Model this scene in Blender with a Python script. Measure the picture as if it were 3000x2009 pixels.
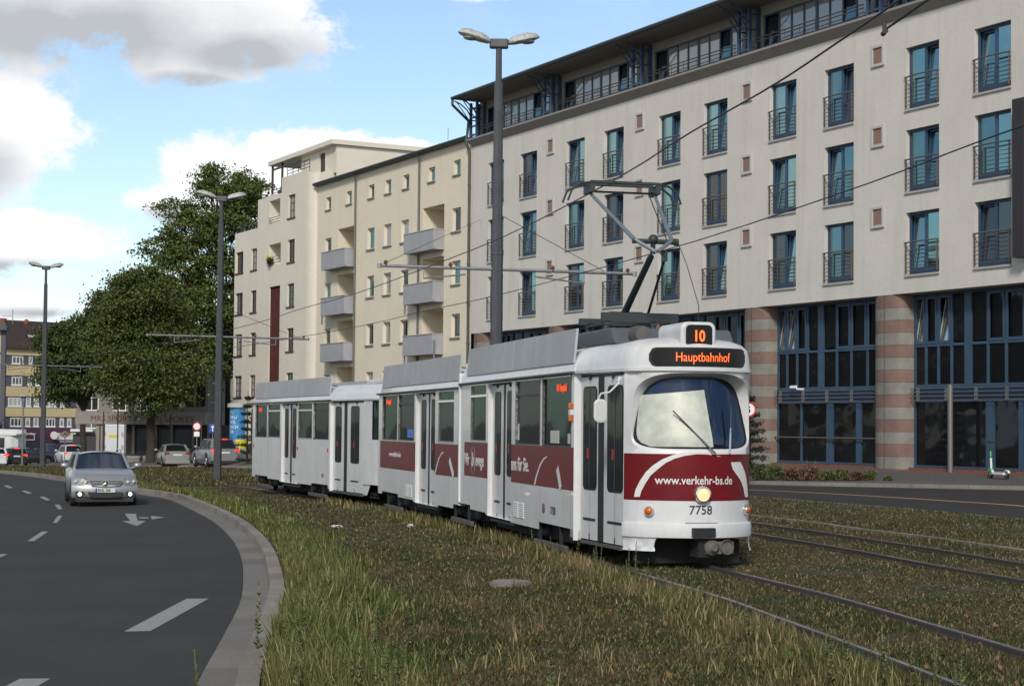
import bpy, bmesh, math, random
import numpy as np
from mathutils import Vector, Matrix
random.seed(7); rng=np.random.default_rng(7)
for o in list(bpy.data.objects): bpy.data.objects.remove(o)
sc=bpy.context.scene; COL=sc.collection
R=math.radians; PI=math.pi
# ---------------------------------------------------------------- camera
F=4000.; PX=1170.5; PY=825.; EYE=1.85
pit=R(2.13); rol=R(.5)
f_=Vector((0,math.cos(pit),math.sin(pit))); u0=Vector((0,-math.sin(pit),math.cos(pit))); r0=Vector((1,0,0))
rr=r0*math.cos(rol)+u0*math.sin(rol); uu=u0*math.cos(rol)-r0*math.sin(rol)
cam=bpy.data.cameras.new('camera'); co=bpy.data.objects.new('camera',cam); COL.objects.link(co)
M=Matrix.Identity(4)
for i in range(3):
    M[i][0]=rr[i]; M[i][1]=uu[i]; M[i][2]=-f_[i]
M[2][3]=EYE; co.matrix_world=M
cam.sensor_width=36; cam.lens=F/2341*36; cam.shift_y=41/2341; cam.clip_start=.1; cam.clip_end=6000
sc.camera=co
sc.view_settings.view_transform='Standard'; sc.view_settings.look='None'; sc.view_settings.gamma=1
sc.view_settings.exposure=0.16
# ---------------------------------------------------------------- world
SUN_EL=36; SUN_AZ=188   # azimuth measured from +Y clockwise
def world():
    w=bpy.data.worlds.new('World'); sc.world=w; w.use_nodes=True
    nt=w.node_tree; N=nt.nodes; L=nt.links; N.clear()
    out=N.new('ShaderNodeOutputWorld')
    sky=N.new('ShaderNodeTexSky'); sky.sky_type='NISHITA'; sky.sun_disc=False
    sky.sun_elevation=R(SUN_EL); sky.sun_rotation=R(SUN_AZ); sky.air_density=1.0; sky.dust_density=.6; sky.ozone_density=1.4
    def mth(op,a,b=None,c=None,clamp=False):
        n=N.new('ShaderNodeMath'); n.operation=op; n.use_clamp=clamp
        for i,v in enumerate((a,b,c)):
            if v is None: continue
            if isinstance(v,(int,float)): n.inputs[i].default_value=v
            else: L.new(v,n.inputs[i])
        return n.outputs[0]
    tc=N.new('ShaderNodeTexCoord'); sep=N.new('ShaderNodeSeparateXYZ'); L.new(tc.outputs['Generated'],sep.inputs[0])
    x,y,z=sep.outputs
    az=mth('ARCTAN2',x,y); el=mth('ARCSINE',z)
    # distorted coordinates
    def noise(scale,detail,vec,rough=.55,w_=0):
        n=N.new('ShaderNodeTexNoise'); n.noise_dimensions='3D'; n.inputs['Scale'].default_value=scale; n.inputs['Detail'].default_value=detail; n.inputs['Roughness'].default_value=rough
        if w_:
            a=N.new('ShaderNodeVectorMath'); a.operation='ADD'; L.new(vec,a.inputs[0]); a.inputs[1].default_value=(w_,w_*.3,w_*.7); vec=a.outputs[0]
        L.new(vec,n.inputs['Vector']); return n.outputs['Fac']
    cv=N.new('ShaderNodeCombineXYZ'); L.new(az,cv.inputs[0]); L.new(mth('MULTIPLY',el,1.35),cv.inputs[1]); vec=cv.outputs[0]
    nd=noise(15,12,vec,.66); nd2=noise(5,4,vec,.5,3.1); nd3=noise(26,5,vec,.55,7.7)
    def blob(px,py,rx,ry):
        a=(px-1170)/4000.; e=(974-py)/4000.
        dx=mth('DIVIDE',mth('SUBTRACT',az,a),rx/4000.); dy=mth('DIVIDE',mth('SUBTRACT',el,e),ry/4000.)
        d=mth('SQRT',mth('ADD',mth('MULTIPLY',dx,dx),mth('MULTIPLY',dy,dy)))
        return mth('SUBTRACT',1.,d)
    def mx(bl):
        r=bl[0]
        for b in bl[1:]: r=mth('MAXIMUM',r,b)
        return r
    cl=mx([blob(*b) for b in [(120,20,640,240),(540,70,330,140),(-70,340,340,190),(120,575,230,88),(-60,610,230,100),(30,715,240,55),(560,420,270,130),(400,480,140,60),(740,345,170,48),(900,345,180,30),(1090,-15,120,40),(-700,200,600,400),(420,130,260,120)]])
    field=mth('ADD',cl,mth('SUBTRACT',mth('MULTIPLY',mth('SUBTRACT',nd,.5),2.3),.08))
    gen=mth('MULTIPLY',mth('SUBTRACT',mth('ADD',mth('MULTIPLY',nd2,1.2),mth('MULTIPLY',nd,.4)),.74),3.0)
    away=mth('GREATER_THAN',mth('ABSOLUTE',az),.42); high=mth('GREATER_THAN',el,.36)
    gsel=mth('MAXIMUM',away,high); gen=mth('MULTIPLY',gen,gsel,clamp=True)
    field=mth('MAXIMUM',field,mth('MULTIPLY',gen,.6))
    mr=N.new('ShaderNodeMapRange'); mr.interpolation_type='SMOOTHSTEP'; mr.inputs[1].default_value=.02; mr.inputs[2].default_value=.34; L.new(field,mr.inputs[0]); mask=mr.outputs[0]
    # shading
    gr=mx([blob(*b) for b in [(160,120,560,130),(560,150,240,80),(-80,440,200,100),(60,640,260,28),(150,735,260,18),(430,210,170,40),(400,520,110,35)]])
    g1=mth('ADD',mth('MULTIPLY',gr,1.3),mth('MULTIPLY',mth('SUBTRACT',nd3,.5),1.0))
    g1=mth('MULTIPLY',mth('ADD',g1,.1),1.0,clamp=True)
    gg=mth('MULTIPLY',mth('MULTIPLY',gsel,mth('SUBTRACT',nd2,.25)),1.2,clamp=True)
    g1=mth('MAXIMUM',g1,gg)
    ramp=N.new('ShaderNodeMix'); ramp.data_type='RGBA'; L.new(g1,ramp.inputs[0]); ramp.inputs[6].default_value=(.93,.94,.95,1); ramp.inputs[7].default_value=(.48,.50,.535,1)
    wisp=mth('MULTIPLY',mth('SUBTRACT',noise(9,6,vec,.6,11.),.52),1.6,clamp=True)
    skyc=N.new('ShaderNodeMix'); skyc.data_type='RGBA'; L.new(wisp,skyc.inputs[0])
    hsv=N.new('ShaderNodeHueSaturation'); hsv.inputs['Saturation'].default_value=1.0; hsv.inputs['Value'].default_value=.142; L.new(sky.outputs[0],hsv.inputs['Color'])
    L.new(hsv.outputs[0],skyc.inputs[6]); skyc.inputs[7].default_value=(.62,.78,.93,1)
    mix=N.new('ShaderNodeMix'); mix.data_type='RGBA'; L.new(mask,mix.inputs[0]); L.new(skyc.outputs[2],mix.inputs[6]); L.new(ramp.outputs[2],mix.inputs[7])
    hi=N.new('ShaderNodeMapRange'); hi.interpolation_type='SMOOTHSTEP'; hi.inputs[1].default_value=.33; hi.inputs[2].default_value=.8; hi.inputs[3].default_value=1.; hi.inputs[4].default_value=.34; L.new(el,hi.inputs[0])  # added dimming of the unseen high sky, weakening the light from overhead
    zen=N.new('ShaderNodeVectorMath'); zen.operation='SCALE'; L.new(mix.outputs[2],zen.inputs[0]); L.new(hi.outputs[0],zen.inputs['Scale'])
    # convert to background of low strength: colour is divided by strength
    sc_=N.new('ShaderNodeVectorMath'); sc_.operation='SCALE'; sc_.inputs['Scale'].default_value=10.; L.new(zen.outputs[0],sc_.inputs[0])
    bg=N.new('ShaderNodeBackground'); bg.inputs['Strength'].default_value=.1; L.new(sc_.outputs[0],bg.inputs['Color'])
    L.new(bg.outputs[0],out.inputs['Surface'])
world()
sl=bpy.data.lights.new('sun','SUN'); sl.energy=2.9; sl.angle=R(10); sl.color=(1,.95,.87)
so=bpy.data.objects.new('sun',sl); COL.objects.link(so)
az=R(SUN_AZ); el=R(SUN_EL)
sd=Vector((math.sin(az)*math.cos(el),math.cos(az)*math.cos(el),math.sin(el)))
so.rotation_euler=(-sd).to_track_quat('-Z','Y').to_euler()
# ---------------------------------------------------------------- terrain + projection helpers
def G(x,y):
    g=.02*x-.00225*(y-24)
    if y>90:
        t=y-90; g-=.0105*(t*t/(t+8))
    return g
def ray(px,py): return rr*(px-PX)+uu*(PY-py)+f_*F
def gnd(px,py,dz=0.):
    d=ray(px,py); y=30.; 
    lo,hi=2.,1500.
    for i in range(60):
        y=(lo+hi)/2; t=y/d.y
        if EYE+t*d.z>G(t*d.x,y)+dz: lo=y
        else: hi=y
    t=y/d.y; return (t*d.x,y)
def zat(x,y,py):
    lo,hi=-8.,60.
    for i in range(50):
        m=(lo+hi)/2; v=Vector((x,y,m-EYE)); q=PY-F*v.dot(uu)/v.dot(f_)
        if q>py: lo=m
        else: hi=m
    return lo
def xat(px,y,z=1.85):
    x=(px-PX)/F*y
    for i in range(6):
        v=Vector((x,y,z-EYE)); q=PX+F*v.dot(rr)/v.dot(f_); x+=(px-q)/F*y
    return x
# ---------------------------------------------------------------- materials
MATS={}
def mat(name,col,rough=.6,metal=0.,spec=.5,noise=None,bump=None,emit=None,coat=0.,col2=None,island=0.,nscale=None):
    """noise=(scale,amount) brightness variation, or col2 mixing; bump=(scale,strength)"""
    if name in MATS: return MATS[name]
    m=bpy.data.materials.new(name); m.use_nodes=True; nt=m.node_tree; N=nt.nodes; L=nt.links
    b=N['Principled BSDF']; b.inputs['Roughness'].default_value=rough; b.inputs['Metallic'].default_value=metal
    b.inputs['Specular IOR Level'].default_value=spec; b.inputs['Coat Weight'].default_value=coat
    c=(*col,1); b.inputs['Base Color'].default_value=c
    if emit: b.inputs['Emission Color'].default_value=(*emit[0],1); b.inputs['Emission Strength'].default_value=emit[1]
    tc=N.new('ShaderNodeTexCoord')
    last=None
    if noise:
        cur=None
        for k,(s,a) in enumerate(noise if isinstance(noise[0],tuple) else (noise,)):
            n=N.new('ShaderNodeTexNoise'); n.inputs['Scale'].default_value=s; n.inputs['Detail'].default_value=8; n.inputs['Roughness'].default_value=.6
            L.new(tc.outputs['Object'],n.inputs['Vector'])
            mr=N.new('ShaderNodeMapRange'); mr.inputs[1].default_value=.3; mr.inputs[2].default_value=.7; L.new(n.outputs['Fac'],mr.inputs[0])
            mx=N.new('ShaderNodeMix'); mx.data_type='RGBA'
            if cur is None:
                mx.inputs[6].default_value=c
                c2=col2 if col2 else tuple(v*(1-a) for v in col)
                mx.inputs[7].default_value=(*c2,1)
                if col2:
                    ml=N.new('ShaderNodeMath'); ml.operation='MULTIPLY'; ml.inputs[1].default_value=a; L.new(mr.outputs[0],ml.inputs[0]); L.new(ml.outputs[0],mx.inputs[0])
                else: L.new(mr.outputs[0],mx.inputs[0])
            else:
                mx.blend_type='MULTIPLY'; mx.inputs[0].default_value=1; L.new(cur,mx.inputs[6])
                mr.inputs[3].default_value=1; mr.inputs[4].default_value=1-a; L.new(mr.outputs[0],mx.inputs[7])
            cur=mx.outputs[2]
        last=cur
    if island:
        g=N.new('ShaderNodeNewGeometry'); mr=N.new('ShaderNodeMapRange'); mr.inputs[3].default_value=1-island; mr.inputs[4].default_value=1+island; L.new(g.outputs['Random Per Island'],mr.inputs[0])
        mx=N.new('ShaderNodeMix'); mx.data_type='RGBA'; mx.blend_type='MULTIPLY'; mx.inputs[0].default_value=1
        if last: L.new(last,mx.inputs[6])
        else: mx.inputs[6].default_value=c
        L.new(mr.outputs[0],mx.inputs[7]); last=mx.outputs[2]
    if last: L.new(last,b.inputs['Base Color'])
    if bump:
        n=N.new('ShaderNodeTexNoise'); n.inputs['Scale'].default_value=bump[0]; n.inputs['Detail'].default_value=6; L.new(tc.outputs['Object'],n.inputs['Vector'])
        bp=N.new('ShaderNodeBump'); bp.inputs['Strength'].default_value=bump[1]; bp.inputs['Distance'].default_value=.02; L.new(n.outputs['Fac'],bp.inputs['Height']); L.new(bp.outputs[0],b.inputs['Normal'])
    MATS[name]=m; return m
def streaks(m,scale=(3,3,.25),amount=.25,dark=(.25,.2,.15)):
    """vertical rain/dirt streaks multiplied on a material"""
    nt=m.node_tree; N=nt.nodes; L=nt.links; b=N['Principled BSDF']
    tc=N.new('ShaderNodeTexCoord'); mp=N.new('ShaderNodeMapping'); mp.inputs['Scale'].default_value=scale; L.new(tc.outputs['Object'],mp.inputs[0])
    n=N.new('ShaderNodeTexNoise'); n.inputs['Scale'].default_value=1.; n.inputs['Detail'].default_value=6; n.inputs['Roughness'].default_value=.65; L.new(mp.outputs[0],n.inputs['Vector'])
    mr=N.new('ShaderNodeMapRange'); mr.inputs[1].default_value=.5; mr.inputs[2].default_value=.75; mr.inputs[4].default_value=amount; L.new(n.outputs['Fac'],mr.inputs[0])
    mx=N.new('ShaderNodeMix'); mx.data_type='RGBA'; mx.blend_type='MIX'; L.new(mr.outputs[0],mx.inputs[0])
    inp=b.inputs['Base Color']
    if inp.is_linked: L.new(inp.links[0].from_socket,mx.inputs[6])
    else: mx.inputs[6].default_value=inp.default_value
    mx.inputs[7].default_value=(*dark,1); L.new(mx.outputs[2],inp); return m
# ---------------------------------------------------------------- mesh helpers
def link(o): COL.objects.link(o); return o
def tag(o,label=None,cat=None,group=None,kind=None):
    if label: o['label']=label
    if cat: o['category']=cat
    if group: o['group']=group
    if kind: o['kind']=kind
    return o
def empty(name,loc=(0,0,0),rz=0.,label=None,cat=None,group=None):
    o=bpy.data.objects.new(name,None); link(o); o.location=loc; o.rotation_euler=(0,0,rz); o.empty_display_size=.3
    return tag(o,label,cat,group)
class MB:
    def __init__(s): s.v=[]; s.f=[]; s.T=None; s.mi=[]; s.cm=0
    def add(s,vs,fs):
        n=len(s.v)
        for p in vs:
            s.v.append(tuple(s.T@Vector(p)) if s.T is not None else tuple(p))
        for q in fs: s.f.append(tuple(i+n for i in q)); s.mi.append(s.cm)
        return s
    def box(s,x0,y0,z0,x1,y1,z1):
        if x0>x1:x0,x1=x1,x0
        if y0>y1:y0,y1=y1,y0
        if z0>z1:z0,z1=z1,z0
        return s.add([(x0,y0,z0),(x1,y0,z0),(x1,y1,z0),(x0,y1,z0),(x0,y0,z1),(x1,y0,z1),(x1,y1,z1),(x0,y1,z1)],[(0,3,2,1),(4,5,6,7),(0,1,5,4),(1,2,6,5),(2,3,7,6),(3,0,4,7)])
    def quad(s,a,b,c,d): return s.add([a,b,c,d],[(0,1,2,3)])
    def poly(s,pts): return s.add(pts,[tuple(range(len(pts)))])
    def prism(s,pts,h,axis='z',o=0.):
        """2D outline extruded. axis z: pts=(x,y); y: pts=(x,z); x: pts=(y,z)"""
        n=len(pts)
        def P(p,t):
            if axis=='z': return (p[0],p[1],t)
            if axis=='y': return (p[0],t,p[1])
            return (t,p[0],p[1])
        return s.add([P(p,o) for p in pts]+[P(p,o+h) for p in pts],[tuple(range(n))[::-1],tuple(range(n,2*n))]+[(i,(i+1)%n,n+(i+1)%n,n+i) for i in range(n)])
    def tube(s,a,b,r0,r1=None,n=8,cap=True):
        if r1 is None: r1=r0
        a=Vector(a); b=Vector(b); d=(b-a)
        if d.length<1e-6: return s
        d.normalize(); u=d.orthogonal().normalized(); w=d.cross(u)
        vs=[]
        for c,r in ((a,r0),(b,r1)):
            for i in range(n):
                t=2*PI*i/n; vs.append(c+u*(r*math.cos(t))+w*(r*math.sin(t)))
        fs=[(i,(i+1)%n,n+(i+1)%n,n+i) for i in range(n)]
        if cap: fs+=[tuple(range(n))[::-1],tuple(range(n,2*n))]
        return s.add(vs,fs)
    def path(s,pts,r,n=6):
        for i in range(len(pts)-1):
            s.tube(pts[i],pts[i+1],r if not isinstance(r,(list,tuple)) else r[i],r if not isinstance(r,(list,tuple)) else r[i+1],n)
        return s
    def lathe(s,prof,c=(0,0,0),axis='z',n=16):
        """prof list of (r,h)"""
        vs=[];fs=[];m=len(prof)
        for i in range(n):
            t=2*PI*i/n
            for r,h in prof:
                a,b_=r*math.cos(t),r*math.sin(t)
                p={'z':(a,b_,h),'y':(a,h,b_),'x':(h,a,b_)}[axis]
                vs.append((p[0]+c[0],p[1]+c[1],p[2]+c[2]))
        for i in range(n):
            j=(i+1)%n
            for k in range(m-1): fs.append((i*m+k,j*m+k,j*m+k+1,i*m+k+1))
        return s.add(vs,fs)
    def ball(s,c,rx,ry=None,rz=None,n=10,m=7):
        ry=ry or rx; rz=rz or rx
        vs=[];fs=[]
        for j in range(m+1):
            ph=PI*j/m-PI/2
            for i in range(n):
                t=2*PI*i/n; vs.append((c[0]+rx*math.cos(ph)*math.cos(t),c[1]+ry*math.cos(ph)*math.sin(t),c[2]+rz*math.sin(ph)))
        for j in range(m):
            for i in range(n): fs.append((j*n+i,j*n+(i+1)%n,(j+1)*n+(i+1)%n,(j+1)*n+i))
        return s.add(vs,fs)
    def grid(s,rows,close=False):
        """rows: list of equal-length point lists"""
        n=len(rows[0]); vs=[p for r in rows for p in r]; fs=[]
        for i in range(len(rows)-1):
            for j in range(n-1 if not close else n):
                k=(j+1)%n; fs.append((i*n+j,i*n+k,(i+1)*n+k,(i+1)*n+j))
        return s.add(vs,fs)
    def build(s,name,m,parent=None,smooth=False,bevel=0.,angle=40,loc=None):
        me=bpy.data.meshes.new(name); me.from_pydata(s.v,[],s.f)
        ms=m if isinstance(m,(list,tuple)) else [m]
        for q in ms: me.materials.append(q)
        if len(ms)>1: me.polygons.foreach_set('material_index',s.mi)
        me.update()
        bm=bmesh.new(); bm.from_mesh(me); bmesh.ops.remove_doubles(bm,verts=bm.verts,dist=1e-5)
        bmesh.ops.recalc_face_normals(bm,faces=bm.faces) if s_closed(bm) else None
        bm.to_mesh(me); bm.free()
        if smooth:
            me.polygons.foreach_set('use_smooth',[True]*len(me.polygons)); me.set_sharp_from_angle(angle=R(angle))
        o=bpy.data.objects.new(name,me); link(o)
        if parent is not None: o.parent=parent
        if loc: o.location=loc
        if bevel:
            b=o.modifiers.new('bevel','BEVEL'); b.width=bevel; b.segments=2; b.limit_method='ANGLE'; b.angle_limit=R(40)
        return o
def s_closed(bm): return True
def rawmesh(name,V,Fc,m,parent=None):
    """fast numpy mesh; Fc (n,k)"""
    me=bpy.data.meshes.new(name); V=np.asarray(V,dtype=np.float32); Fc=np.asarray(Fc,dtype=np.int32)
    k=Fc.shape[1]; me.vertices.add(len(V)); me.vertices.foreach_set('co',V.ravel())
    me.loops.add(Fc.size); me.loops.foreach_set('vertex_index',Fc.ravel())
    me.polygons.add(len(Fc)); me.polygons.foreach_set('loop_start',np.arange(0,Fc.size,k,dtype=np.int32))
    me.update(calc_edges=True); me.materials.append(m)
    o=bpy.data.objects.new(name,me); link(o)
    if parent is not None: o.parent=parent
    return o
def wall_holes(mb,x0,x1,z0,z1,holes,depth=.2,y=0.,back=False):
    """wall in the XZ plane at y, holes (xa,xb,za,zb) cut out with reveals going to y+depth"""
    xs=sorted({x0,x1,*[v for h in holes for v in h[:2] if x0<v<x1]}); zs=sorted({z0,z1,*[v for h in holes for v in h[2:4] if z0<v<z1]})
    for i in range(len(xs)-1):
        for j in range(len(zs)-1):
            cx=(xs[i]+xs[i+1])/2; cz=(zs[j]+zs[j+1])/2
            if any(h[0]<cx<h[1] and h[2]<cz<h[3] for h in holes): continue
            mb.quad((xs[i],y,zs[j]),(xs[i+1],y,zs[j]),(xs[i+1],y,zs[j+1]),(xs[i],y,zs[j+1]))
    for h in holes:
        a,b,c,d=h[:4]; dd=h[4] if len(h)>4 else depth
        Y=y+dd
        mb.quad((a,y,c),(a,y,d),(a,Y,d),(a,Y,c)); mb.quad((b,y,c),(b,Y,c),(b,Y,d),(b,y,d))
        mb.quad((a,y,d),(b,y,d),(b,Y,d),(a,Y,d)); mb.quad((a,y,c),(a,Y,c),(b,Y,c),(b,y,c))
def text(name,body,size,m,parent,M4,extr=.002,offset=0.,align='LEFT',sx=1.,shear=0.,space=1.):
    cu=bpy.data.curves.new(name,'FONT'); cu.body=body; cu.size=size; cu.extrude=extr; cu.offset=offset; cu.align_x=align; cu.shear=shear; cu.space_character=space; cu.resolution_u=3
    o=bpy.data.objects.new(name,cu); link(o); bpy.context.view_layer.update()
    me=bpy.data.meshes.new_from_object(o.evaluated_get(bpy.context.evaluated_depsgraph_get())); bpy.data.objects.remove(o)
    me.transform(M4@Matrix.Diagonal((sx,1,1,1))); me.materials.clear(); me.materials.append(m)
    o=bpy.data.objects.new(name,me); link(o); o.parent=parent; return o
def frameM(loc,xd,yd):
    x=Vector(xd).normalized(); y=Vector(yd).normalized(); z=x.cross(y)
    m=Matrix.Identity(4)
    for i in range(3): m[i][0]=x[i]; m[i][1]=y[i]; m[i][2]=z[i]; m[i][3]=loc[i]
    return m
def copy_tree(o,parent=None):
    c=o.copy(); COL.objects.link(c); c.parent=parent
    for ch in list(o.children): copy_tree(ch,c)
    return c
def resample(pts,n):
    P=np.array(pts,float)
    # catmull-rom through the points
    P=np.vstack([2*P[0]-P[1],P,2*P[-1]-P[-2]]); out=[]
    for i in range(1,len(P)-2):
        for t in np.linspace(0,1,n,endpoint=False):
            a,b,c,d=P[i-1:i+3]
            out.append(.5*((2*b)+(-a+c)*t+(2*a-5*b+4*c-d)*t*t+(-a+3*b-3*c+d)*t**3))
    out.append(P[-2]); return np.array(out)
def offs(P,d):
    """offset polyline to the right (seen while travelling) by d"""
    T=np.gradient(P,axis=0); T/=np.linalg.norm(T,axis=1)[:,None]
    return P+np.stack([T[:,1],-T[:,0]],1)*d
def strip(name,A,B,dzA,dzB,m,parent=None,kind='structure',sub=1):
    rows=[[(x,y,G(x,y)+dzA),(x2,y2,G(x2,y2)+dzB)] for (x,y),(x2,y2) in zip(A,B)]
    mb=MB()
    if sub>1:
        rows=[[tuple(Vector(a).lerp(Vector(b),k/sub)) for k in range(sub+1)] for a,b in rows]
        rows=[[(p[0],p[1],G(p[0],p[1])+dzA+(dzB-dzA)*k/sub) for k,p in enumerate(r)] for r in rows]
    mb.grid(rows); o=mb.build(name,m,parent)
    for p in o.data.polygons:
        pass
    if kind: o['kind']=kind
    return o
# ================================================================ SETTING
def zz(a,b): return (a*.3778,975.4+b*.3778)
m_ground=mat('paving_grey',(.105,.10,.095),.9,noise=((.15,.25),(9,.25)),bump=(30,.3))
m_asph=mat('asphalt',(.055,.054,.054),.85,noise=((.45,.30),(2.2,.18),(60,.35)),bump=(150,.5),spec=.35)
m_asph2=mat('asphalt_old',(.042,.042,.043),.85,noise=((.2,.2),(40,.3)),bump=(120,.4),spec=.3)
m_conc=mat('kerb_concrete',(.27,.25,.215),.9,island=.16,noise=((1.2,.25),(25,.3)),bump=(60,.4))
m_slab=mat('gutter_slab',(.20,.19,.175),.85,island=.14,noise=((1.0,.25),(30,.25)),bump=(70,.3))
m_mark=mat('road_paint',(.30,.30,.29),.7,noise=((6,.15),(70,.2)))
m_orange=mat('orange_paint',(.62,.27,.09),.7,noise=((.6,.8),),col2=(.5,.36,.26))
def verge_mat():
    m=mat('verge_soil',(.075,.07,.035),.95,bump=(25,.8)); nt=m.node_tree;N=nt.nodes;L=nt.links;b=N['Principled BSDF']
    tc=N.new('ShaderNodeTexCoord')
    def ns(s,d=6):
        n=N.new('ShaderNodeTexNoise'); n.inputs['Scale'].default_value=s; n.inputs['Detail'].default_value=d; n.inputs['Roughness'].default_value=.65; L.new(tc.outputs['Object'],n.inputs['Vector']); return n.outputs['Fac']
    def mr(v,a,b_):
        n=N.new('ShaderNodeMapRange'); n.inputs[1].default_value=a; n.inputs[2].default_value=b_; L.new(v,n.inputs[0]); return n.outputs[0]
    def mx(f,a,b_):
        n=N.new('ShaderNodeMix'); n.data_type='RGBA'; L.new(f,n.inputs[0])
        for i,c in ((6,a),(7,b_)):
            if isinstance(c,tuple): n.inputs[i].default_value=(*c,1)
            else: L.new(c,n.inputs[i])
        return n.outputs[2]
    c=mx(mr(ns(.6),.42,.6),(.036,.040,.014),(.055,.040,.023)); c=mx(mr(ns(1.7),.55,.68),c,(.085,.058,.043)); c=mx(mr(ns(14),.45,.75),c,(.018,.018,.009))
    L.new(c,b.inputs['Base Color']); return m
m_verge=verge_mat()
KT=[gnd(*p,.02) for p in [(0,1074),(151,1089),(325,1115),(416,1128.4),(487,1153),(548,1181),(597,1217),(627,1255),(642,1296.5),(650,1338),(642,1385),(622,1448),(592,1568)]]
KT=[(-120,178),(-85,158),(-58,136),(-40,113.5)]+KT+[(-1.2,9.6),(-.5,6.5),(.4,3.)]
KT=resample(KT,8)
RE=[(-110,172),(-75,152),(-55,137),(-40,122),(-28,107),(-20,96),(-13,86),(-7,76.5),(-1.5,66),(3,55.5),(6.27,45.8),(7.11,42.7),(8.52,38.06),(9.39,34.39),(10.4,30.3),(12.0,24),(13.6,17),(15.3,10),(17,3.)]
RE=resample(RE,6)
def fx(P):
    Q=P[np.argsort(P[:,1])]; return lambda y: float(np.interp(y,Q[:,1],Q[:,0]))
ktx,rex=fx(KT),fx(RE)
# base sheet to the horizon
mb=MB(); ys=[-60,-10,5,20,60,90]+list(range(95,260,8))+[280,340,500,900,1600,3500]
mb.grid([[(x,y,G(max(min(x,120),-120),min(y,420))-.22) for x in (-3000,-800,-300,-120,-60,0,60,120,300,800,3000)] for y in ys])
o=mb.build('ground',m_ground); o['kind']='structure'
AE=offs(KT,.50)
B=np.array([[-260,y] for y in AE[:,1]])
strip('road',AE,B,-.12,-.12,m_asph,sub=10)
ysr=np.concatenate([np.arange(3,60,1.5),np.arange(60,172,4)])
strip('grass_verge',[(ktx(y)+.0,y) for y in ysr],[(rex(y),y) for y in ysr],0,0,m_verge,sub=10)
# kerb + gutter slab with joints
def kerb(name,P,w,h,m,step=1.0,dz0=-.14,top=.015,sign=1):
    """individual stones 1 m long along polyline"""
    P=np.array(P); seg=np.linalg.norm(np.diff(P,axis=0),axis=1); S=np.concatenate([[0],np.cumsum(seg)])
    Q=offs(P,w*sign); mb=MB(); n=int(S[-1]/step)
    for i in range(n):
        a,b=i*step+.010,(i+1)*step-.010
        pts=[]
        for s in (a,b):
            p=[np.interp(s,S,P[:,0]),np.interp(s,S,P[:,1])]; q=[np.interp(s,S,Q[:,0]),np.interp(s,S,Q[:,1])]; pts.append((p,q))
        (p0,q0),(p1,q1)=pts; vs=[]
        j=random.uniform(-.004,.004)
        for z in (dz0,top+j):
            for c in (p0,q0,q1,p1): vs.append((c[0],c[1],G(*c)+z))
        mb.add(vs,[(0,3,2,1),(4,5,6,7),(0,1,5,4),(1,2,6,5),(2,3,7,6),(3,0,4,7)])
    o=mb.build(name,m); o['kind']='structure'; return o
near=KT[KT[:,1]<140]
kerb('kerb',near,.17,0,m_conc)
kerb('gutter',offs(near,.172),.32,0,m_slab,step=1.25,dz0=-.3,top=-.108)
# right carriageway
FK=[(-44,124),(-34,117),(-24,110),(-17,101),(-12,91),(-7,82),(-1,70.5),(7.95,58.4),(14.8,50.6),(21,43.5),(31,33)]
FK=resample(FK,5)
REr=RE[(RE[:,1]>8)&(RE[:,1]<126)]
n=60
def rs(P,n):
    seg=np.linalg.norm(np.diff(P,axis=0),axis=1);S=np.concatenate([[0],np.cumsum(seg)]);t=np.linspace(0,S[-1],n); return np.stack([np.interp(t,S,P[:,0]),np.interp(t,S,P[:,1])],1)
strip('road',rs(REr,n),rs(FK,n),-.09,-.09,m_asph2,sub=4)
kerb('kerb',REr,.12,0,m_conc,dz0=-.2,top=.0,sign=-1)
kerb('kerb',FK,.15,0,m_conc,dz0=-.2,top=.02)
kerb('gutter',offs(FK,.152),.3,0,m_slab,dz0=-.2,top=-.082)
edg=resample([(-14,80),(-3.0,58),(1.2,47.5),(3.3,40.5),(4.83,35.26),(5.49,32.9),(5.98,30.3),(6.66,27.5),(7.22,24.66),(7.9,20),(8.6,14),(9.3,7)],5)
kerb('edging_strip',edg,.10,0,m_conc,step=1.,dz0=-.1,top=.05)
# facade axes
FD=Vector((.475,-.880,0)).normalized(); FN=Vector((FD.y,-FD.x,0))   # FN points to the street
FO=Vector((-2.0444,88.4085,0)); FRZ=math.atan2(FD.y,FD.x)
def fw(s,d=0.,z=0.): p=FO+FD*s+FN*d; return (p.x,p.y,z)
rows=[]
for s in np.arange(-46,50,2.):
    B_=FO+FD*s; best=7.
    for t in np.arange(1,14,.1):
        c=B_+FN*t
        k_=np.argmin((FK[:,1]-c.y)**2+(FK[:,0]-c.x)**2)
        if (FK[k_,0]-c.x)**2+(FK[k_,1]-c.y)**2<1.2**2:
            a=FK[max(k_-1,0)];b=FK[min(k_+1,len(FK)-1)]
            if (b[0]-a[0])*(c.y-a[1])-(b[1]-a[1])*(c.x-a[0])<=0: best=t; break
    e=B_+FN*best; ge=G(e.x,e.y)+.012
    rows.append([tuple(B_-FN*6)[:2]+(.44,),tuple(B_)[:2]+(.44,),tuple(B_+FN*.9)[:2]+(.42,)]+[(B_.x+FN.x*(.9+(best-.9)*k),B_.y+FN.y*(.9+(best-.9)*k),.40*(1-k)+ge*k) for k in (.02,.5,1)])
mb=MB(); mb.grid(rows); o=mb.build('pavement',m_ground); o['kind']='structure'
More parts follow.
